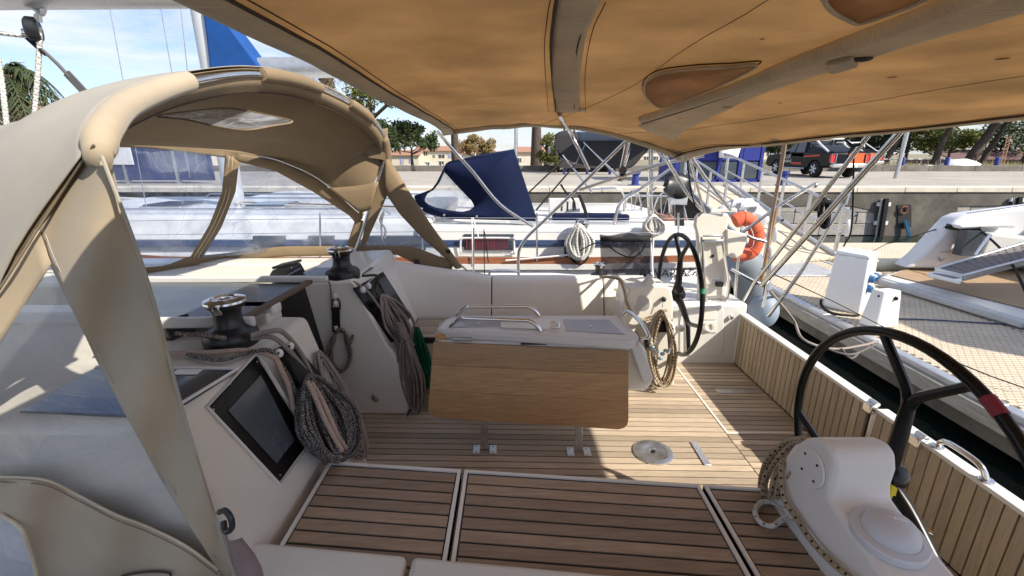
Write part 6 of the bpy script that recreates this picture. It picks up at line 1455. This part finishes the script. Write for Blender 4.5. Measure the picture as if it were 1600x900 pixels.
strip([(352,240),(347,300),(328,350),(296,404)], [(374,250),(368,300),(346,355),(318,400)], 'window_divider', M['canvasin'], sh, d=.03, bul=.01)
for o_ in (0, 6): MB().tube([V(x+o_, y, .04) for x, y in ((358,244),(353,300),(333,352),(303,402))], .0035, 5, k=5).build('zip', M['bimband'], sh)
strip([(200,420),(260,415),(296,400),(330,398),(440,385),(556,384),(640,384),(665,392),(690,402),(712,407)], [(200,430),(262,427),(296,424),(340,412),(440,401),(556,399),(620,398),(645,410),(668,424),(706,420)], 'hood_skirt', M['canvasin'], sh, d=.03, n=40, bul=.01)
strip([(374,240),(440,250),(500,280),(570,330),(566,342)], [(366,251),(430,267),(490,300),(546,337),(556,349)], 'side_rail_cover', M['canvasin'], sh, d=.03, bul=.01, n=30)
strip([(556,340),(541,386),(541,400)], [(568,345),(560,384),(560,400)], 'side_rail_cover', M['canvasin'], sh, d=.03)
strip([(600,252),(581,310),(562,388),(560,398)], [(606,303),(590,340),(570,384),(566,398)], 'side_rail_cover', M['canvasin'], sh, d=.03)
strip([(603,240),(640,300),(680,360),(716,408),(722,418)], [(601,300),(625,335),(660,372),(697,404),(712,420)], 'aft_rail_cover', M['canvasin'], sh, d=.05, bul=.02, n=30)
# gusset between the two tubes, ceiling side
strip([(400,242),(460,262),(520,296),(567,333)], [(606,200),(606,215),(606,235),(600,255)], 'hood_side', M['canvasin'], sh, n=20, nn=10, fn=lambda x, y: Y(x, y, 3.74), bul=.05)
strip([(512,294),(560,290),(592,284)], [(566,332),(572,330),(580,326)], 'corner_pocket', M['canvasin'], sh, n=10, nn=5, fn=lambda x, y: Y(x, y, 3.66), bul=.015)
MB().tube([V(x, y, .06) for x, y in ((404,243),(440,252),(500,280),(562,332))], .0115, 10, k=6).build('hood_tube', M['steel'], sh)
MB().tube([V(x, y, .06) for x, y in ((600,250),(582,310),(563,370),(553,396))], .0115, 10, k=6).build('hood_tube', M['steel'], sh)
MB().lathe([(.001,-.02),(.022,-.02),(.022,.02),(.001,.02)], V(553, 397, .06), (0,0,1), 14).build('tube_foot', M['steel'], sh)
MB().prism([Y(x, y, 3.68) for x, y in ((571,225),(600,220),(602,250),(574,246))], (0,.006,0)).build('reinforcement_patch', M['canvasin'], sh)
# windows
def win(px, name, m, fn, par=None):
    P = [fn(x, y) for x, y in px]; c = sum(P, Vector())/len(P); n_ = len(P); rings = []
    for k_ in (1, .75, .5, .25): rings.append([c.lerp(p, k_) for p in P])
    vs = [p for r in rings for p in r] + [c]; fs = []
    for r in range(3): fs += [(r*n_+i, r*n_+(i+1) % n_, (r+1)*n_+(i+1) % n_, (r+1)*n_+i) for i in range(n_)]
    fs += [(3*n_+i, 3*n_+(i+1) % n_, 4*n_) for i in range(n_)]
    return MB().add(vs, fs).build(name, m, par or sh, smooth=80)
win([(140,222),(230,228),(358,244),(352,300),(330,352),(298,404),(260,420),(200,424)], 'front_window', M['vin'], lambda x, y: V(x, y, -.01))
win([(362,244),(430,262),(490,296),(556,345),(546,392),(440,392),(300,405),(340,350),(358,300)], 'side_window', M['vin'], lambda x, y: V(x, y, -.01))
win([(600,290),(640,340),(700,408),(660,392),(560,392),(580,340)], 'quarter_window', M['vin'], lambda x, y: V(x, y, -.01))
# near (port) side wing, close to the camera
def N_(px, py, d=0): 
    q = 1.05 + .018*math.sin(px*.045 + py*.012) + .012*mnoise.noise(Vector((px*.012, py*.006, 1.0))) - d
    return Y(px, py, q)
strip([(146,224),(165,262),(230,440),(290,660),(345,838),(372,915),(390,960)], [(60,356),(78,410),(150,560),(240,728),(335,882),(352,915),(360,960)], 'side_wing', M['canvas'], sh, n=50, nn=16, fn=lambda x, y: N_(x, y, .0), solid=.004)
strip([(60,356),(0,450),(-80,570),(-160,690)], [(80,412),(0,535),(-80,650),(-160,760)], 'wing_border', M['canvas'], sh, n=20, nn=5, fn=lambda x, y: N_(x, y, .004), solid=.003)
strip([(-160,748),(-40,746),(0,747),(70,752),(120,775),(180,806),(230,825),(290,855),(345,895)], [(-160,800),(-20,802),(10,806),(35,830),(45,855),(58,890),(62,930),(62,960),(370,960)], 'wing_skirt', M['canvas'], sh, n=40, nn=10, fn=lambda x, y: N_(x, y, .004), solid=.004)
MB().tube([N_(x, y, .02) for x, y in ((-40,744),(0,745),(70,750),(120,773),(180,804),(230,823),(290,853),(340,890))], .0035, 6, k=5).build('piping', M['bimband'], sh)
MB().tube([N_(x, y, .02) for x, y in ((-40,752),(0,753),(70,758),(120,781),(180,812),(230,831),(290,861),(340,898))], .0015, 6, k=5).build('seam', M['seaml'], sh)
for dx, rr in ((0, .0042),):
    MB().tube([N_(x+dx, y, .016) for x, y in ((160,250),(166,262),(231,440),(291,660),(346,838),(372,912))], rr, 6, k=6).build('piping' if dx == 0 else 'seam', M['canvtop'] if dx == 0 else M['seaml'], sh)
for dx in (5,): MB().tube([N_(x+dx, y, .012) for x, y in ((66,366),(84,412),(150,556),(240,724),(335,878))], .0011, 5, k=6).build('seam', M['canvtop'], sh)
MB().tube([N_(x, y, .02) for x, y in ((147,226),(104,288),(60,356),(0,450),(-80,572))], .0028, 6, k=5).build('seam', M['seaml'], sh)
win([(64,362),(78,404),(150,554),(240,722),(345,890),(230,832),(120,780),(70,758),(0,752),(-160,756),(-160,700),(-80,600),(0,500)], 'wing_window', M['vinc'], lambda x, y: N_(x, y, -.006))
win([(-60,798),(5,803),(36,828),(48,855),(60,900),(62,960),(-60,960)], 'lower_window', M['vinl'], lambda x, y: N_(x, y, -.004))
MB().tube([N_(x, y, .02) for x, y in ((0,803),(32,826),(44,852),(56,892),(60,940))], .005, 6, k=4).build('piping', M['bimband'], sh)
MB().tube([N_(x, y, .018) for x, y in ((190,900),(215,895),(240,893),(264,895),(267,902))], .0035, 6, k=4).build('seam', M['stitch'], sh)
# strap with buckle at the foot of the wing, and the mauve cloth end
MB().tube([Y(343,800,1.0), Y(352,798,.98), Y(361,810,.97), Y(362,826,.97), Y(352,830,.98), Y(349,815,1.0)], .008, 8, k=4).build('strap_buckle', M['blackp'], sh)
strip([(352,832),(362,870),(372,905),(380,950)], [(378,840),(398,865),(410,888),(420,950)], 'strap_end', M['towel'], sh, n=12, nn=5, fn=lambda x, y: Y(x, y, .99), bul=.02)
# far straps at the aft corner
for pts in (((700,394),(712,408),(722,416),(731,424)), ((650,408),(654,420),(660,430))):
    MB().tube([Y(x, y, 3.72) for x, y in pts], .010, 6, k=2).build('strap', M['bimband'], sh)
for x, y in ((700,393),(651,409)): MB().box(*(Y(x,y,3.70)-Vector((.02,.01,.018))), *(Y(x,y,3.70)+Vector((.02,.01,.018)))).build('strap_buckle', M['blackp'], sh, bevel=.004)
# dark strap lashing hood to bimini
MB().tube([Y(572,198,3.5), Y(586,182,3.48), Y(594,174,3.46), Y(606,163,3.44)], .012, 8, k=2).build('strap', M['stitch'], sh)

seam([(857,176),(851,95),(855,30),(862,-8)], r=.0012, d=.005); seam([(915,176),(914,120),(924,55),(946,5)], r=.0012, d=.005)
for f_ in (.33, .70):
    MB().tube([wpt(ip(y_, xf)*(1-f_)+ip(y_, xa)*f_, y_, .004) for y_ in [3.40-3.7*i/50 for i in range(51)]], .0011, 5).build('seam', M['seaml'], bim)
# screws and fittings on the mouldings
def screw(p, n, r=.006): return MB().lathe([(.001,0),(r,0),(r*.7,r*.35),(.001,r*.4)], p, n, 10).build('screw', M['steel'], yacht)
for x_ in (-3.0,-2.4,-1.8,-1.35): screw(Vector((x_, 1.965, zt+.05)), (0,0,1), .007)
for px_, py_ in ((334,640),(402,565),(474,688),(438,742),(360,600),(445,625),(384,697)): screw(onface(px_, py_, .007), (1,0,.3), .0035)
cl_ = MB().tube([Vector((-.2,3.74,1.74)), Vector((-.17,3.74,1.785)), Vector((.03,3.74,1.785)), Vector((.06,3.74,1.74))], .010, 8, k=3).build('coaming_handle', M['steel'], yacht)
# ================================================================= ROPES AND LOOSE GEAR (each its own thing)
def rope(paths, r, m, lab, nm='rope', catg='rope', k=5, group=None, n=8):
    b = MB()
    for p in paths: b.tube(p, r, n, k=k)
    o = b.build(nm, m, smooth=80); return tag(o, lab, catg, group)
def loops(c, w_, h_, n, yj, rnd, tilt=0, twist=.12, top=None, r0=1.0):
    """n hanging oval turns in a coil around centre c, w x h metres, in the x-z plane"""
    out = []
    for i in range(n):
        a0 = rnd.uniform(-twist, twist); ww = w_*rnd.uniform(.72, 1.06); hh = h_*rnd.uniform(.86, 1.03); oy = -yj*i/n - rnd.uniform(0,.012); ox = rnd.uniform(-.1,.1)*w_
        P = []
        for j in range(14):
            t = 2*math.pi*j/14; x = math.cos(t)*ww/2; z_ = math.sin(t)*hh/2; x *= (1-.35*max(0, math.sin(t)))   # narrower at the top
            ca, sa = math.cos(a0+tilt), math.sin(a0+tilt); P.append(Vector((c.x+ox+x*ca+z_*sa, c.y+oy+.012*math.sin(3*t+i), c.z+z_*ca-x*sa - (h_-hh)/2*0)))
        out.append(P+[P[0]])
    return out
rnd = random.Random(11)
# 1 black flecked coils and 2 beige line on the near sloped face
def F(px, py, d=.03): return onface(px, py, d)
def coilface(cpx, cpy, w_, h_, n, m, r, lab, seed, tilt=0, d0=.03, d1=.10, f=F, nm='rope_coil'):
    rn = random.Random(seed); b = MB()
    for i in range(n):
        P = []; ww = w_*(rn.uniform(.55,1.05) if n < 12 else rn.uniform(.12,1.05)); hh = h_*rn.uniform(.86,1.02); ta = tilt + rn.uniform(-.05,.05); dd = d0+(d1-d0)*i/max(1,n-1); ox = rn.uniform(-.15,.15)*w_
        for j in range(14):
            t = 2*math.pi*j/14; x = math.cos(t)*ww/2*(1-.45*max(0,-math.sin(t)))+ox*(.5+.5*math.sin(t)); y = math.sin(t)*hh/2
            P.append(f(cpx + x*math.cos(ta)-y*math.sin(ta), cpy + x*math.sin(ta)+y*math.cos(ta), dd+.008*math.sin(2*t+i)))
        b.tube(P, r, 8, closed=True, k=3)
    return tag(b.build(nm, m, smooth=80), lab, 'rope', 'coiled ropes hung in the cockpit')
coilface(510, 652, 92, 142, 32, R_black, .0085, 'thick coil of black flecked rope hanging below the near window', 1, tilt=-.42, d0=.02, d1=.11)
coilface(534, 632, 42, 178, 9, R_grey, .0065, 'smooth grey rope coil hanging behind the black flecked one', 2, tilt=-.42, d0=.01, d1=.04)
rope([[F(480,596,.12), F(490,615,.135), F(505,650,.14), F(520,680,.135), F(534,704,.12)], [F(486,598,.12), F(500,620,.135), F(516,655,.14), F(528,682,.13), F(540,700,.11)]], .0105, R_beige, 'two beige strands lying over the black flecked coil')
zt2 = zt+.02
rope([[Z(150,552,zt2), Z(260,553,zt2), Z(330,551,zt2), Z(385,548,zt2), F(425,556,.05), F(440,580,.05), F(452,608,.04), F(458,640,.03)]], .0115, R_beige, 'beige halyard running past the near winch and down the face')
rope([[Z(290,552,zt2), Z(318,560,zt2), Z(350,562,zt2), Z(380,553,zt2), Z(420,547,zt2), F(436,566,.05), F(452,590,.05), F(462,615,.06)]], .0085, R_black, 'black flecked line beside the beige halyard')
rope([[Z(275,521,zt+.07), Z(300,523,zt+.07), Z(330,525,zt+.07), Z(348,528,zt+.08), Z(350,528,zt+.1)]], .0085, R_brown, 'brown flecked line leading from the clutches to the near winch')
rope([[Z(392,524,zt+.07), Z(420,518,zt+.07), Z(440,518,zt+.06), F(462,540,.06), F(478,566,.05), F(488,590,.05)], [Z(392,529,zt+.05), Z(425,527,zt+.04), F(452,548,.06), F(480,582,.05)]], .010, R_grey, 'grey tail leading aft from the near winch over the edge')
# black straps / rope bag on the near face
bg_ = thing('rope_bag', 'black cloth rope bag fixed beside the near window', 'rope bag', tuple(F(470,600)))
MB().patch([[F(424,548,.01), F(446,540,.03), F(462,541,.01)],[F(450,580,.02), F(468,588,.09), F(490,575,.02)],[F(468,612,.02), F(490,615,.08), F(514,600,.02)]],4,4).build('bag', M['rubber'], bg_, solid=.01)
MB().bar(F(455,542,.05), F(506,600,.03), .05, .006, (1,0,.3)).build('flap', M['navy'] if 0 else M['rubber'], bg_)
for px, py in ((436,552),(453,541),(486,603)):
    b = MB().ball(F(px, py, .06), .017, 8, (1,.9,1.1)).build('toggle', M['signw'], bg_); MB().lathe([(.005,0),(.001,.003)], F(px-1, py, .079), (.4,-1,.3), 8).build('hole', M['caulk'], b)
# 3 brown loop on the starboard wall with black strap
def W(px, py, d=0): return Y(px, py, 2.695-d)
bl = MB(); rn = random.Random(5)
for i in range(5):
    P = [W(531+ (16+rn.uniform(-4,3))*math.cos(t)*(.85 if math.sin(t) < 0 else 1), 548+(33+rn.uniform(-3,2))*math.sin(t), .02+.008*i) for t in [2*math.pi*j/14 for j in range(14)]]
    bl.tube(P, .0085, 8, closed=True, k=3)
bl.tube([W(541,540,.03), W(548,528,.05), W(552,524,.05), W(549,535,.05), W(543,544,.04)], .0065, 8, k=4)
tag(bl.build('rope_coil', R_brown, smooth=80), 'oval loop of brown flecked rope hung on a black strap at the companionway', 'rope', 'coiled ropes hung in the cockpit')
sp3 = thing('hanging_strap', 'black strap with white toggle holding the brown rope loop', 'strap', tuple(W(524,480)))
MB().prism([W(x,y,.012) for x,y in ((519,480),(531,480),(532,512),(528,518),(520,518))], (0,-.012,0)).build('strap', M['rubber'], sp3, bevel=.003)
MB().tube([W(518,483,.02), W(521,468,.02), W(526,466,.02), W(531,472,.02), W(531,484,.02)], .005, 6, k=3).build('cord', M['rubber'], sp3)
for x, y, r_ in ((523,463,.016),(524,474,.015)): MB().ball(W(x,y,.02), r_, 8, (1,.7,1.2)).build('toggle', M['signw'], sp3)
MB().box(*(W(525,513,.035)-Vector((.012,.002,.016))), *(W(525,513,.035)+Vector((.012,.004,.016)))).build('buckle', M['signw'], sp3, bevel=.003)
rope([[Z(513,440,ht+.01), W(516,446,.02), W(517,460,.02), W(518,475,.02), W(518,486,.015)]], .004, R_brown, 'thin brown cord running down beside the white toggles')
# 4 grey ropes hanging from the starboard recess, 5 green coil
def F2(px, py, d=.03): return onface2(px, py, d)
def Wc(px, py, d=0): return Y(px, py, 2.62-d*.6)
def mixf(px, py, d=.03):
    t = min(1, max(0, (py-500)/60.)); a = F2(px, py, d); b = Y(px, py, 2.9-d); return a.lerp(b, t*.6)
coilface(622, 500, 44, 92, 15, R_grey, .0075, 'bundle of grey ropes hanging out of the far window recess', 21, tilt=-.55, d0=.03, d1=.10, f=mixf)
coilface(638, 588, 40, 128, 16, R_grey, .0075, 'long grey rope coil hanging over the edge of the far cabin side', 22, tilt=-.10, d0=.02, d1=.10, f=lambda x, y, d: Y(x, y, 2.80-d))
coilface(660, 560, 24, 98, 18, R_green, .0055, 'green rope coil hanging behind the grey ones', 23, tilt=-.20, d0=.0, d1=.06, f=lambda x, y, d: Y(x, y, 2.92-d))
kn = []
rn = random.Random(8)
for i in range(6): kn.append([Y(612+rn.uniform(-2,2)+i*1.5, 512+i*3, 2.72), Y(622+i, 506+i*4, 2.66), Y(632+i*.5, 512+i*4, 2.70), Y(628, 522+i*3, 2.74), Y(614+i, 520+i*3, 2.74)])
rope(kn, .0085, R_grey, 'gathering knot of the grey rope coil at the cabin edge')
rope([[Z(566,431,zt-.0), Z(590,431,zt-.0), F2(578+10,445,.04), F2(590,458,.05), F2(600,475,.06), F2(612,492,.06)]], .009, ropemat('rope_dark_green_fleck', (.08,.09,.055), (.25,.22,.18), .35, 70), 'dark green flecked line running from the far winch to the coils')
rope([[Z(552,440,zt-.02), F2(566,448,.03), F2(580,462,.05), F2(594,482,.06), F2(606,500,.06), F2(618,520,.05)]], .008, R_grey, 'grey line from the far winch crossing the recess')
rope([[Y(640,640,2.68), Y(637,650,2.68), Y(639,660,2.68), Y(642,655,2.68)]], .004, R_blk, 'thin black cord end hanging at the foot of the far cabin side')
tg = thing('rope_toggle', 'pair of white toggles in the far window recess', 'toggle', tuple(F2(568,452)))
for x, y in ((567,453),(576,447)): MB().ball(F2(x, y, .035), .019, 8, (1,.9,1.2)).build('toggle', M['signw'], tg)
# 6 tan rope on the far pedestal
def Pd(px, py, d=0): return Y(px, py, 3.085-d)
rt = [[Y(938,432,3.55), Pd(966,436,.02), Pd(975,452,.03), Pd(980,474,.03), Pd(990,492,.03), Pd(1004,500,.03), Pd(1018,497,.03), Pd(1028,488,.03), Pd(1042,485,.03)]]
rope(rt, .0105, R_tan, 'tan flecked sheet draped from the far coaming to the pedestal')
coilface(1034, 545, 44, 118, 9, R_tan, .008, 'tan black flecked rope coil hung round the far pedestal', 31, tilt=.02, d0=.02, d1=.12, f=lambda x, y, d: Y(x, y, 3.07-d))
rope([[Y(1042,498,2.98), Y(1052,512,2.96), Y(1050,535,2.96), Y(1044,552,2.97)],[Y(1034,490,2.98), Y(1020,500,2.98), Y(1017,530,2.98), Y(1021,556,2.97)]], .012, R_white, 'pale sheathed line beside the tan coil on the far pedestal')
bk = thing('snap_shackle', 'small blue and steel shackles tangled in the tan coil', 'shackle', tuple(Y(1030,548,2.94)))
for x, y in ((1020,543),(1026,550),(1035,553),(1032,560),(1040,548)):
    MB().ball(Y(x,y,2.93), .018, 6, (1,.6,.8)).build('shackle', mat('shackle_blue%d' % x, (.25,.40,.50), .3, .6), bk)
# 7 tan rope by the near pedestal
rn = random.Random(9); P_ = []
for i in range(7):
    j_ = rn.uniform(-4,4); P_.append([X(1258-i*1.0, 684+i*1.5, .955), X(1226+i*4.2, 692+i*3.6+j_, .97+.03*(i%2)), X(1200+i*5.6, 716+i*4.2+j_, .95+.04*(i%2)), X(1189+i*5.4+j_, 748+i*2, .96+.03*((i+1)%2)), X(1187+i*5.2, 778, .97)])
rope(P_, .0088, R_tan, 'tan flecked rope turns hanging at the side of the near pedestal')
rope([[X(1222,722,.93), X(1221,745,.93), X(1226,780,.92), X(1246,812,.92), X(1272,850,.92), X(1310,888,.92), X(1345,915,.92)]], .0095, R_tan, 'tan flecked line lying along the edge of the near pedestal')
rope([[X(1232,800,.93), Z(1222,795,ST+.03), Z(1205,785,ST+.015), Z(1188,786,ST+.014), Z(1180,800,ST+.014), Z(1188,816,ST+.014), Z(1206,822,ST+.02), Z(1222,812,ST+.03), X(1236,805,.93)]], .0095, R_white, 'small loop of white flecked line lying on the near seat')
# 8 block and sheets under the boom (top left)
BX = lambda px, py: Y(px, py, 2.40)
bk2 = thing('mainsheet_block', 'black pulley block shackled under the boom at top left', 'pulley', tuple(BX(57,50)))
MB().lathe([(.001,-.025),(.045,-.025),(.055,-.015),(.055,.015),(.045,.025),(.001,.025)], BX(52,46), (1,.6,0), 20).build('cheek', M['blackp'], bk2)
MB().lathe([(.001,-.032),(.02,-.032),(.02,.032),(.001,.032)], BX(50,53), (1,.6,0), 14).build('axle', M['steel'], bk2)
MB().tube([BX(57,34), BX(56,24), BX(62,22), BX(63,35)], .008, 6, k=2).build('strop', M['gel'], bk2)
MB().tube([BX(52,12), BX(60,18), BX(66,22), BX(69,14), BX(64,10)], .011, 6, k=4).build('shackle', M['steelb'], bk2)
rope([[BX(61,42), BX(62,60), BX(60,100), BX(57,140), BX(53,190), BX(52,215)]], .0105, R_white, 'white flecked mainsheet dropping from the block at top left', k=3)
rope([[BX(0,52), BX(35,56), BX(40,54)]], .009, R_white, 'white flecked line entering from the left edge to the block', k=3)
rope([[BX(-4,90), BX(3,130), BX(10,190), BX(12,210)]], .0115, R_white, 'white flecked line at the very left edge beside the palm', k=3)
tag(MB().tube([BX(38,55), BX(60,75), BX(72,85)], .010, 8, k=2).build('lashing', R_blk), 'thin dark lashing from the block to the grey strap', 'rope')
tag(MB().tube([BX(66,78), BX(90,100), BX(110,122)], .008, 8, k=2).bar(BX(104,114), BX(166,180), .035, .010, (0,1,0)).build('boom_strap', mat('strap_dark_grey', (.10,.095,.09), .7)), 'dark grey strap slanting down from the block to the sprayhood', 'strap')
# 9 neighbour's white coils
coilface(905, 378, 42, 54, 26, R_white, .016, 'large white coil hung on the silver winch of the next yacht', 41, d0=0, d1=.18, f=lambda x, y, d: Y(x, y, 5.40-d))
coilface(905, 388, 42, 58, 4, R_blk, .010, 'dark line looped around the white coil on the next yacht', 42, d0=0, d1=.1, f=lambda x, y, d: Y(x, y, 5.38-d))
coilface(1021, 352, 30, 32, 20, R_white, .016, 'white coil hung on the stern rail behind the mesh cloth', 43, d0=0, d1=.16, f=lambda x, y, d: Y(x, y, 5.6-d))
rope([[Y(1020,330,5.5), Y(1021,370,5.5), Y(1019,410,4.6), Y(1021,440,4.4)],[Y(1014,340,5.5), Y(1017,380,5.4), Y(1018,430,4.4)]], .010, R_white, 'white tails dropping from the coil behind the mesh cloth', k=3)
rope([[Y(598,333,5.3), Y(594,345,5.3), Y(602,358,5.3), Y(601,372,5.3)],[Y(600,330,5.3), Y(596,350,5.3), Y(597,374,5.3)]], .012, R_grey, 'grey knotted line on the next yacht seen through the quarter window')
# 10 mesh cloth
mc = thing('mesh_cloth', 'dark grey mesh cloth tied to the lifeline by the far coaming', 'mesh cloth', tuple(Y(977,430,3.98)))
rows = []
for j in range(13):
    v = j/12; r = []
    for i in range(15):
        u = i/14; px = (937+v*3)*(1-u) + (1017-v*2)*u; py = 366+v*67 + (2.0*math.sin(u*9) if j < 2 else 0); r.append(Y(px, py, 3.98 + .02*math.sin(u*14+v*3)+.015*math.sin(v*11-u*5)))
    rows.append(r)
MB().grid(rows).build('cloth', M['mesh'], mc, smooth=80)
MB().grid([[Y(a, b, 3.95) for a in (938,958,978,998,1016)] for b in (370,378)]).build('top_hem', M['rubber'], mc, solid=.003)
rope([[Y(905,392,4.1), Y(930,380,4.1), Y(948,383,3.93), Y(965,395,3.92), Y(985,402,3.92), Y(1000,395,3.92), Y(1010,380,3.92)]], .006, R_blk, 'thin black line looping across the mesh cloth')
# 11 lifebuoy (horseshoe) behind the folded seat
lbv = thing('lifebuoy', 'orange red horseshoe lifebuoy hung on the stern rail', 'lifebuoy', tuple(Y(1165,370,3.95)))
pth = [Y(x, y, 3.95) for x, y in ((1148,346),(1160,341),(1172,346),(1181,360),(1182,378),(1175,392),(1163,397),(1148,398))]
MB().tube(pth, .062, 16, k=5).build('float', M['orange'], lbv, smooth=80)
for i in (1, 3, 5): 
    a_, b_ = Vector(pth[i-1]), Vector(pth[i+1]); t_ = (b_-a_).normalized()
    MB().lathe([(.0640,-.002),(.0650,0),(.0640,.002)], pth[i], t_, 20).build('seam', mat('lifebuoy_seam%d' % i, (.45,.05,.02), .8), lbv)
MB().tube([p+Vector((0,-.07,0)) for p in (Y(1152,356,3.95), Y(1164,352,3.95), Y(1171,366,3.95), Y(1170,382,3.95), Y(1160,388,3.95))], .003, 6, k=4).build('piping', M['signw'], lbv)
# 12 white wrapped bundle on the next yacht's stern above the lifebuoy
wb = MB()
for x_, y_, r_ in ((1140,328,.09),(1152,322,.10),(1166,324,.11),(1178,334,.10),(1184,346,.09),(1158,334,.10)):
    q_ = MB().ball((0,0,0), r_, 9, (1.2,.9,.8)); wb.add([Y(x_,y_,4.9)+Vector(v)*(1+.5*mnoise.noise(Vector(v)*16+Vector((x_,0,0)))) for v in q_.v], q_.f)
tag(wb.build('wrapped_bundle', mat('white_tarpaulin', (.62,.62,.64), .5, bump=.6, bscale=9)), 'white tarpaulin bundle lying above the orange lifebuoy', 'bundle')
# 13 fenders between our quarter and the pontoon
fd = thing('fender', 'grey inflatable fender behind the folded helm seat', 'fender', tuple(Y(1150,440,4.3)))
MB().tube([Y(1150,402,4.35), Y(1165,415,4.35), Y(1175,450,4.35), Y(1176,480,4.35)], .17, 16, k=5).build('body', M['dinghy'], fd, smooth=80)
fd2 = thing('fender', 'pale blue round fender hanging by the stern corner', 'fender', tuple(Y(1192,490,3.9)))
MB().ball(Y(1193,486,3.95), .13, 12, (1,1,1.25)).build('body', M['bluesock'], fd2, smooth=80); MB().tube([Y(1193,470,3.95), Y(1196,440,3.9)], .008, 6).build('lanyard', M['rubber'], fd2)
# 14 black line bundle on the bright tube, and thin black cord
coilface(1288, 333, 15, 46, 7, R_blk, .011, 'black line bundle tied on the bright stern tube', 51, d0=0, d1=.05, f=lambda x, y, d: Y(x, y, 3.3-d))
rope([[Y(1293,322,3.25), Y(1300,318,3.25), Y(1280,316,3.25), Y(1275,330,3.25)]], .02, R_blk, 'knot of the black line bundle on the bright tube')
rope([[Y(1334,225,2.9), Y(1333,300,3.1), Y(1330,360,3.3), Y(1318,385,3.3)]], .0055, R_blk, 'thin black cord hanging from the awning corner in front of the pickup')
rope([[Y(1320,218,2.8), Y(1334,228,2.8), Y(1348,222,2.8)],[Y(1334,228,2.8), Y(1326,240,2.8)]], .008, R_blk, 'black knot at the awning edge in front of the pickup')
rope([[Y(1228,200,2.75), Y(1225,232,2.9), Y(1217,280,3.2), Y(1205,345,3.5), Y(1200,385,3.6)]], .0125, R_beige, 'beige cord dropping from the awning edge left of the pickup', k=3)
# 15 mooring lines from our quarter to the pontoon
rope([[Y(1203,455,3.75), Z(1240,500,.9), Z(1255,530,.8), Z(1300,545,.7), Z(1345,540,.68), Z(1372,533,.62)]], .014, R_grey, 'slack grey mooring line between our stern and the pontoon edge')
rope([[Z(1290,543,.72), Z(1310,551,.7), Z(1335,553,.68), Z(1368,538,.62)],[Z(1315,545,.7), Z(1330,560,.66), Z(1345,548,.66)]], .011, R_black, 'black flecked line twisted with the slack mooring line')
rope([[Y(1190,420,3.8), Z(1300,470,.85), Z(1480,560,.70), Z(1600,606,.62)]], .006, R_blk, 'thin line slanting across the pontoon toward the right edge', k=2)
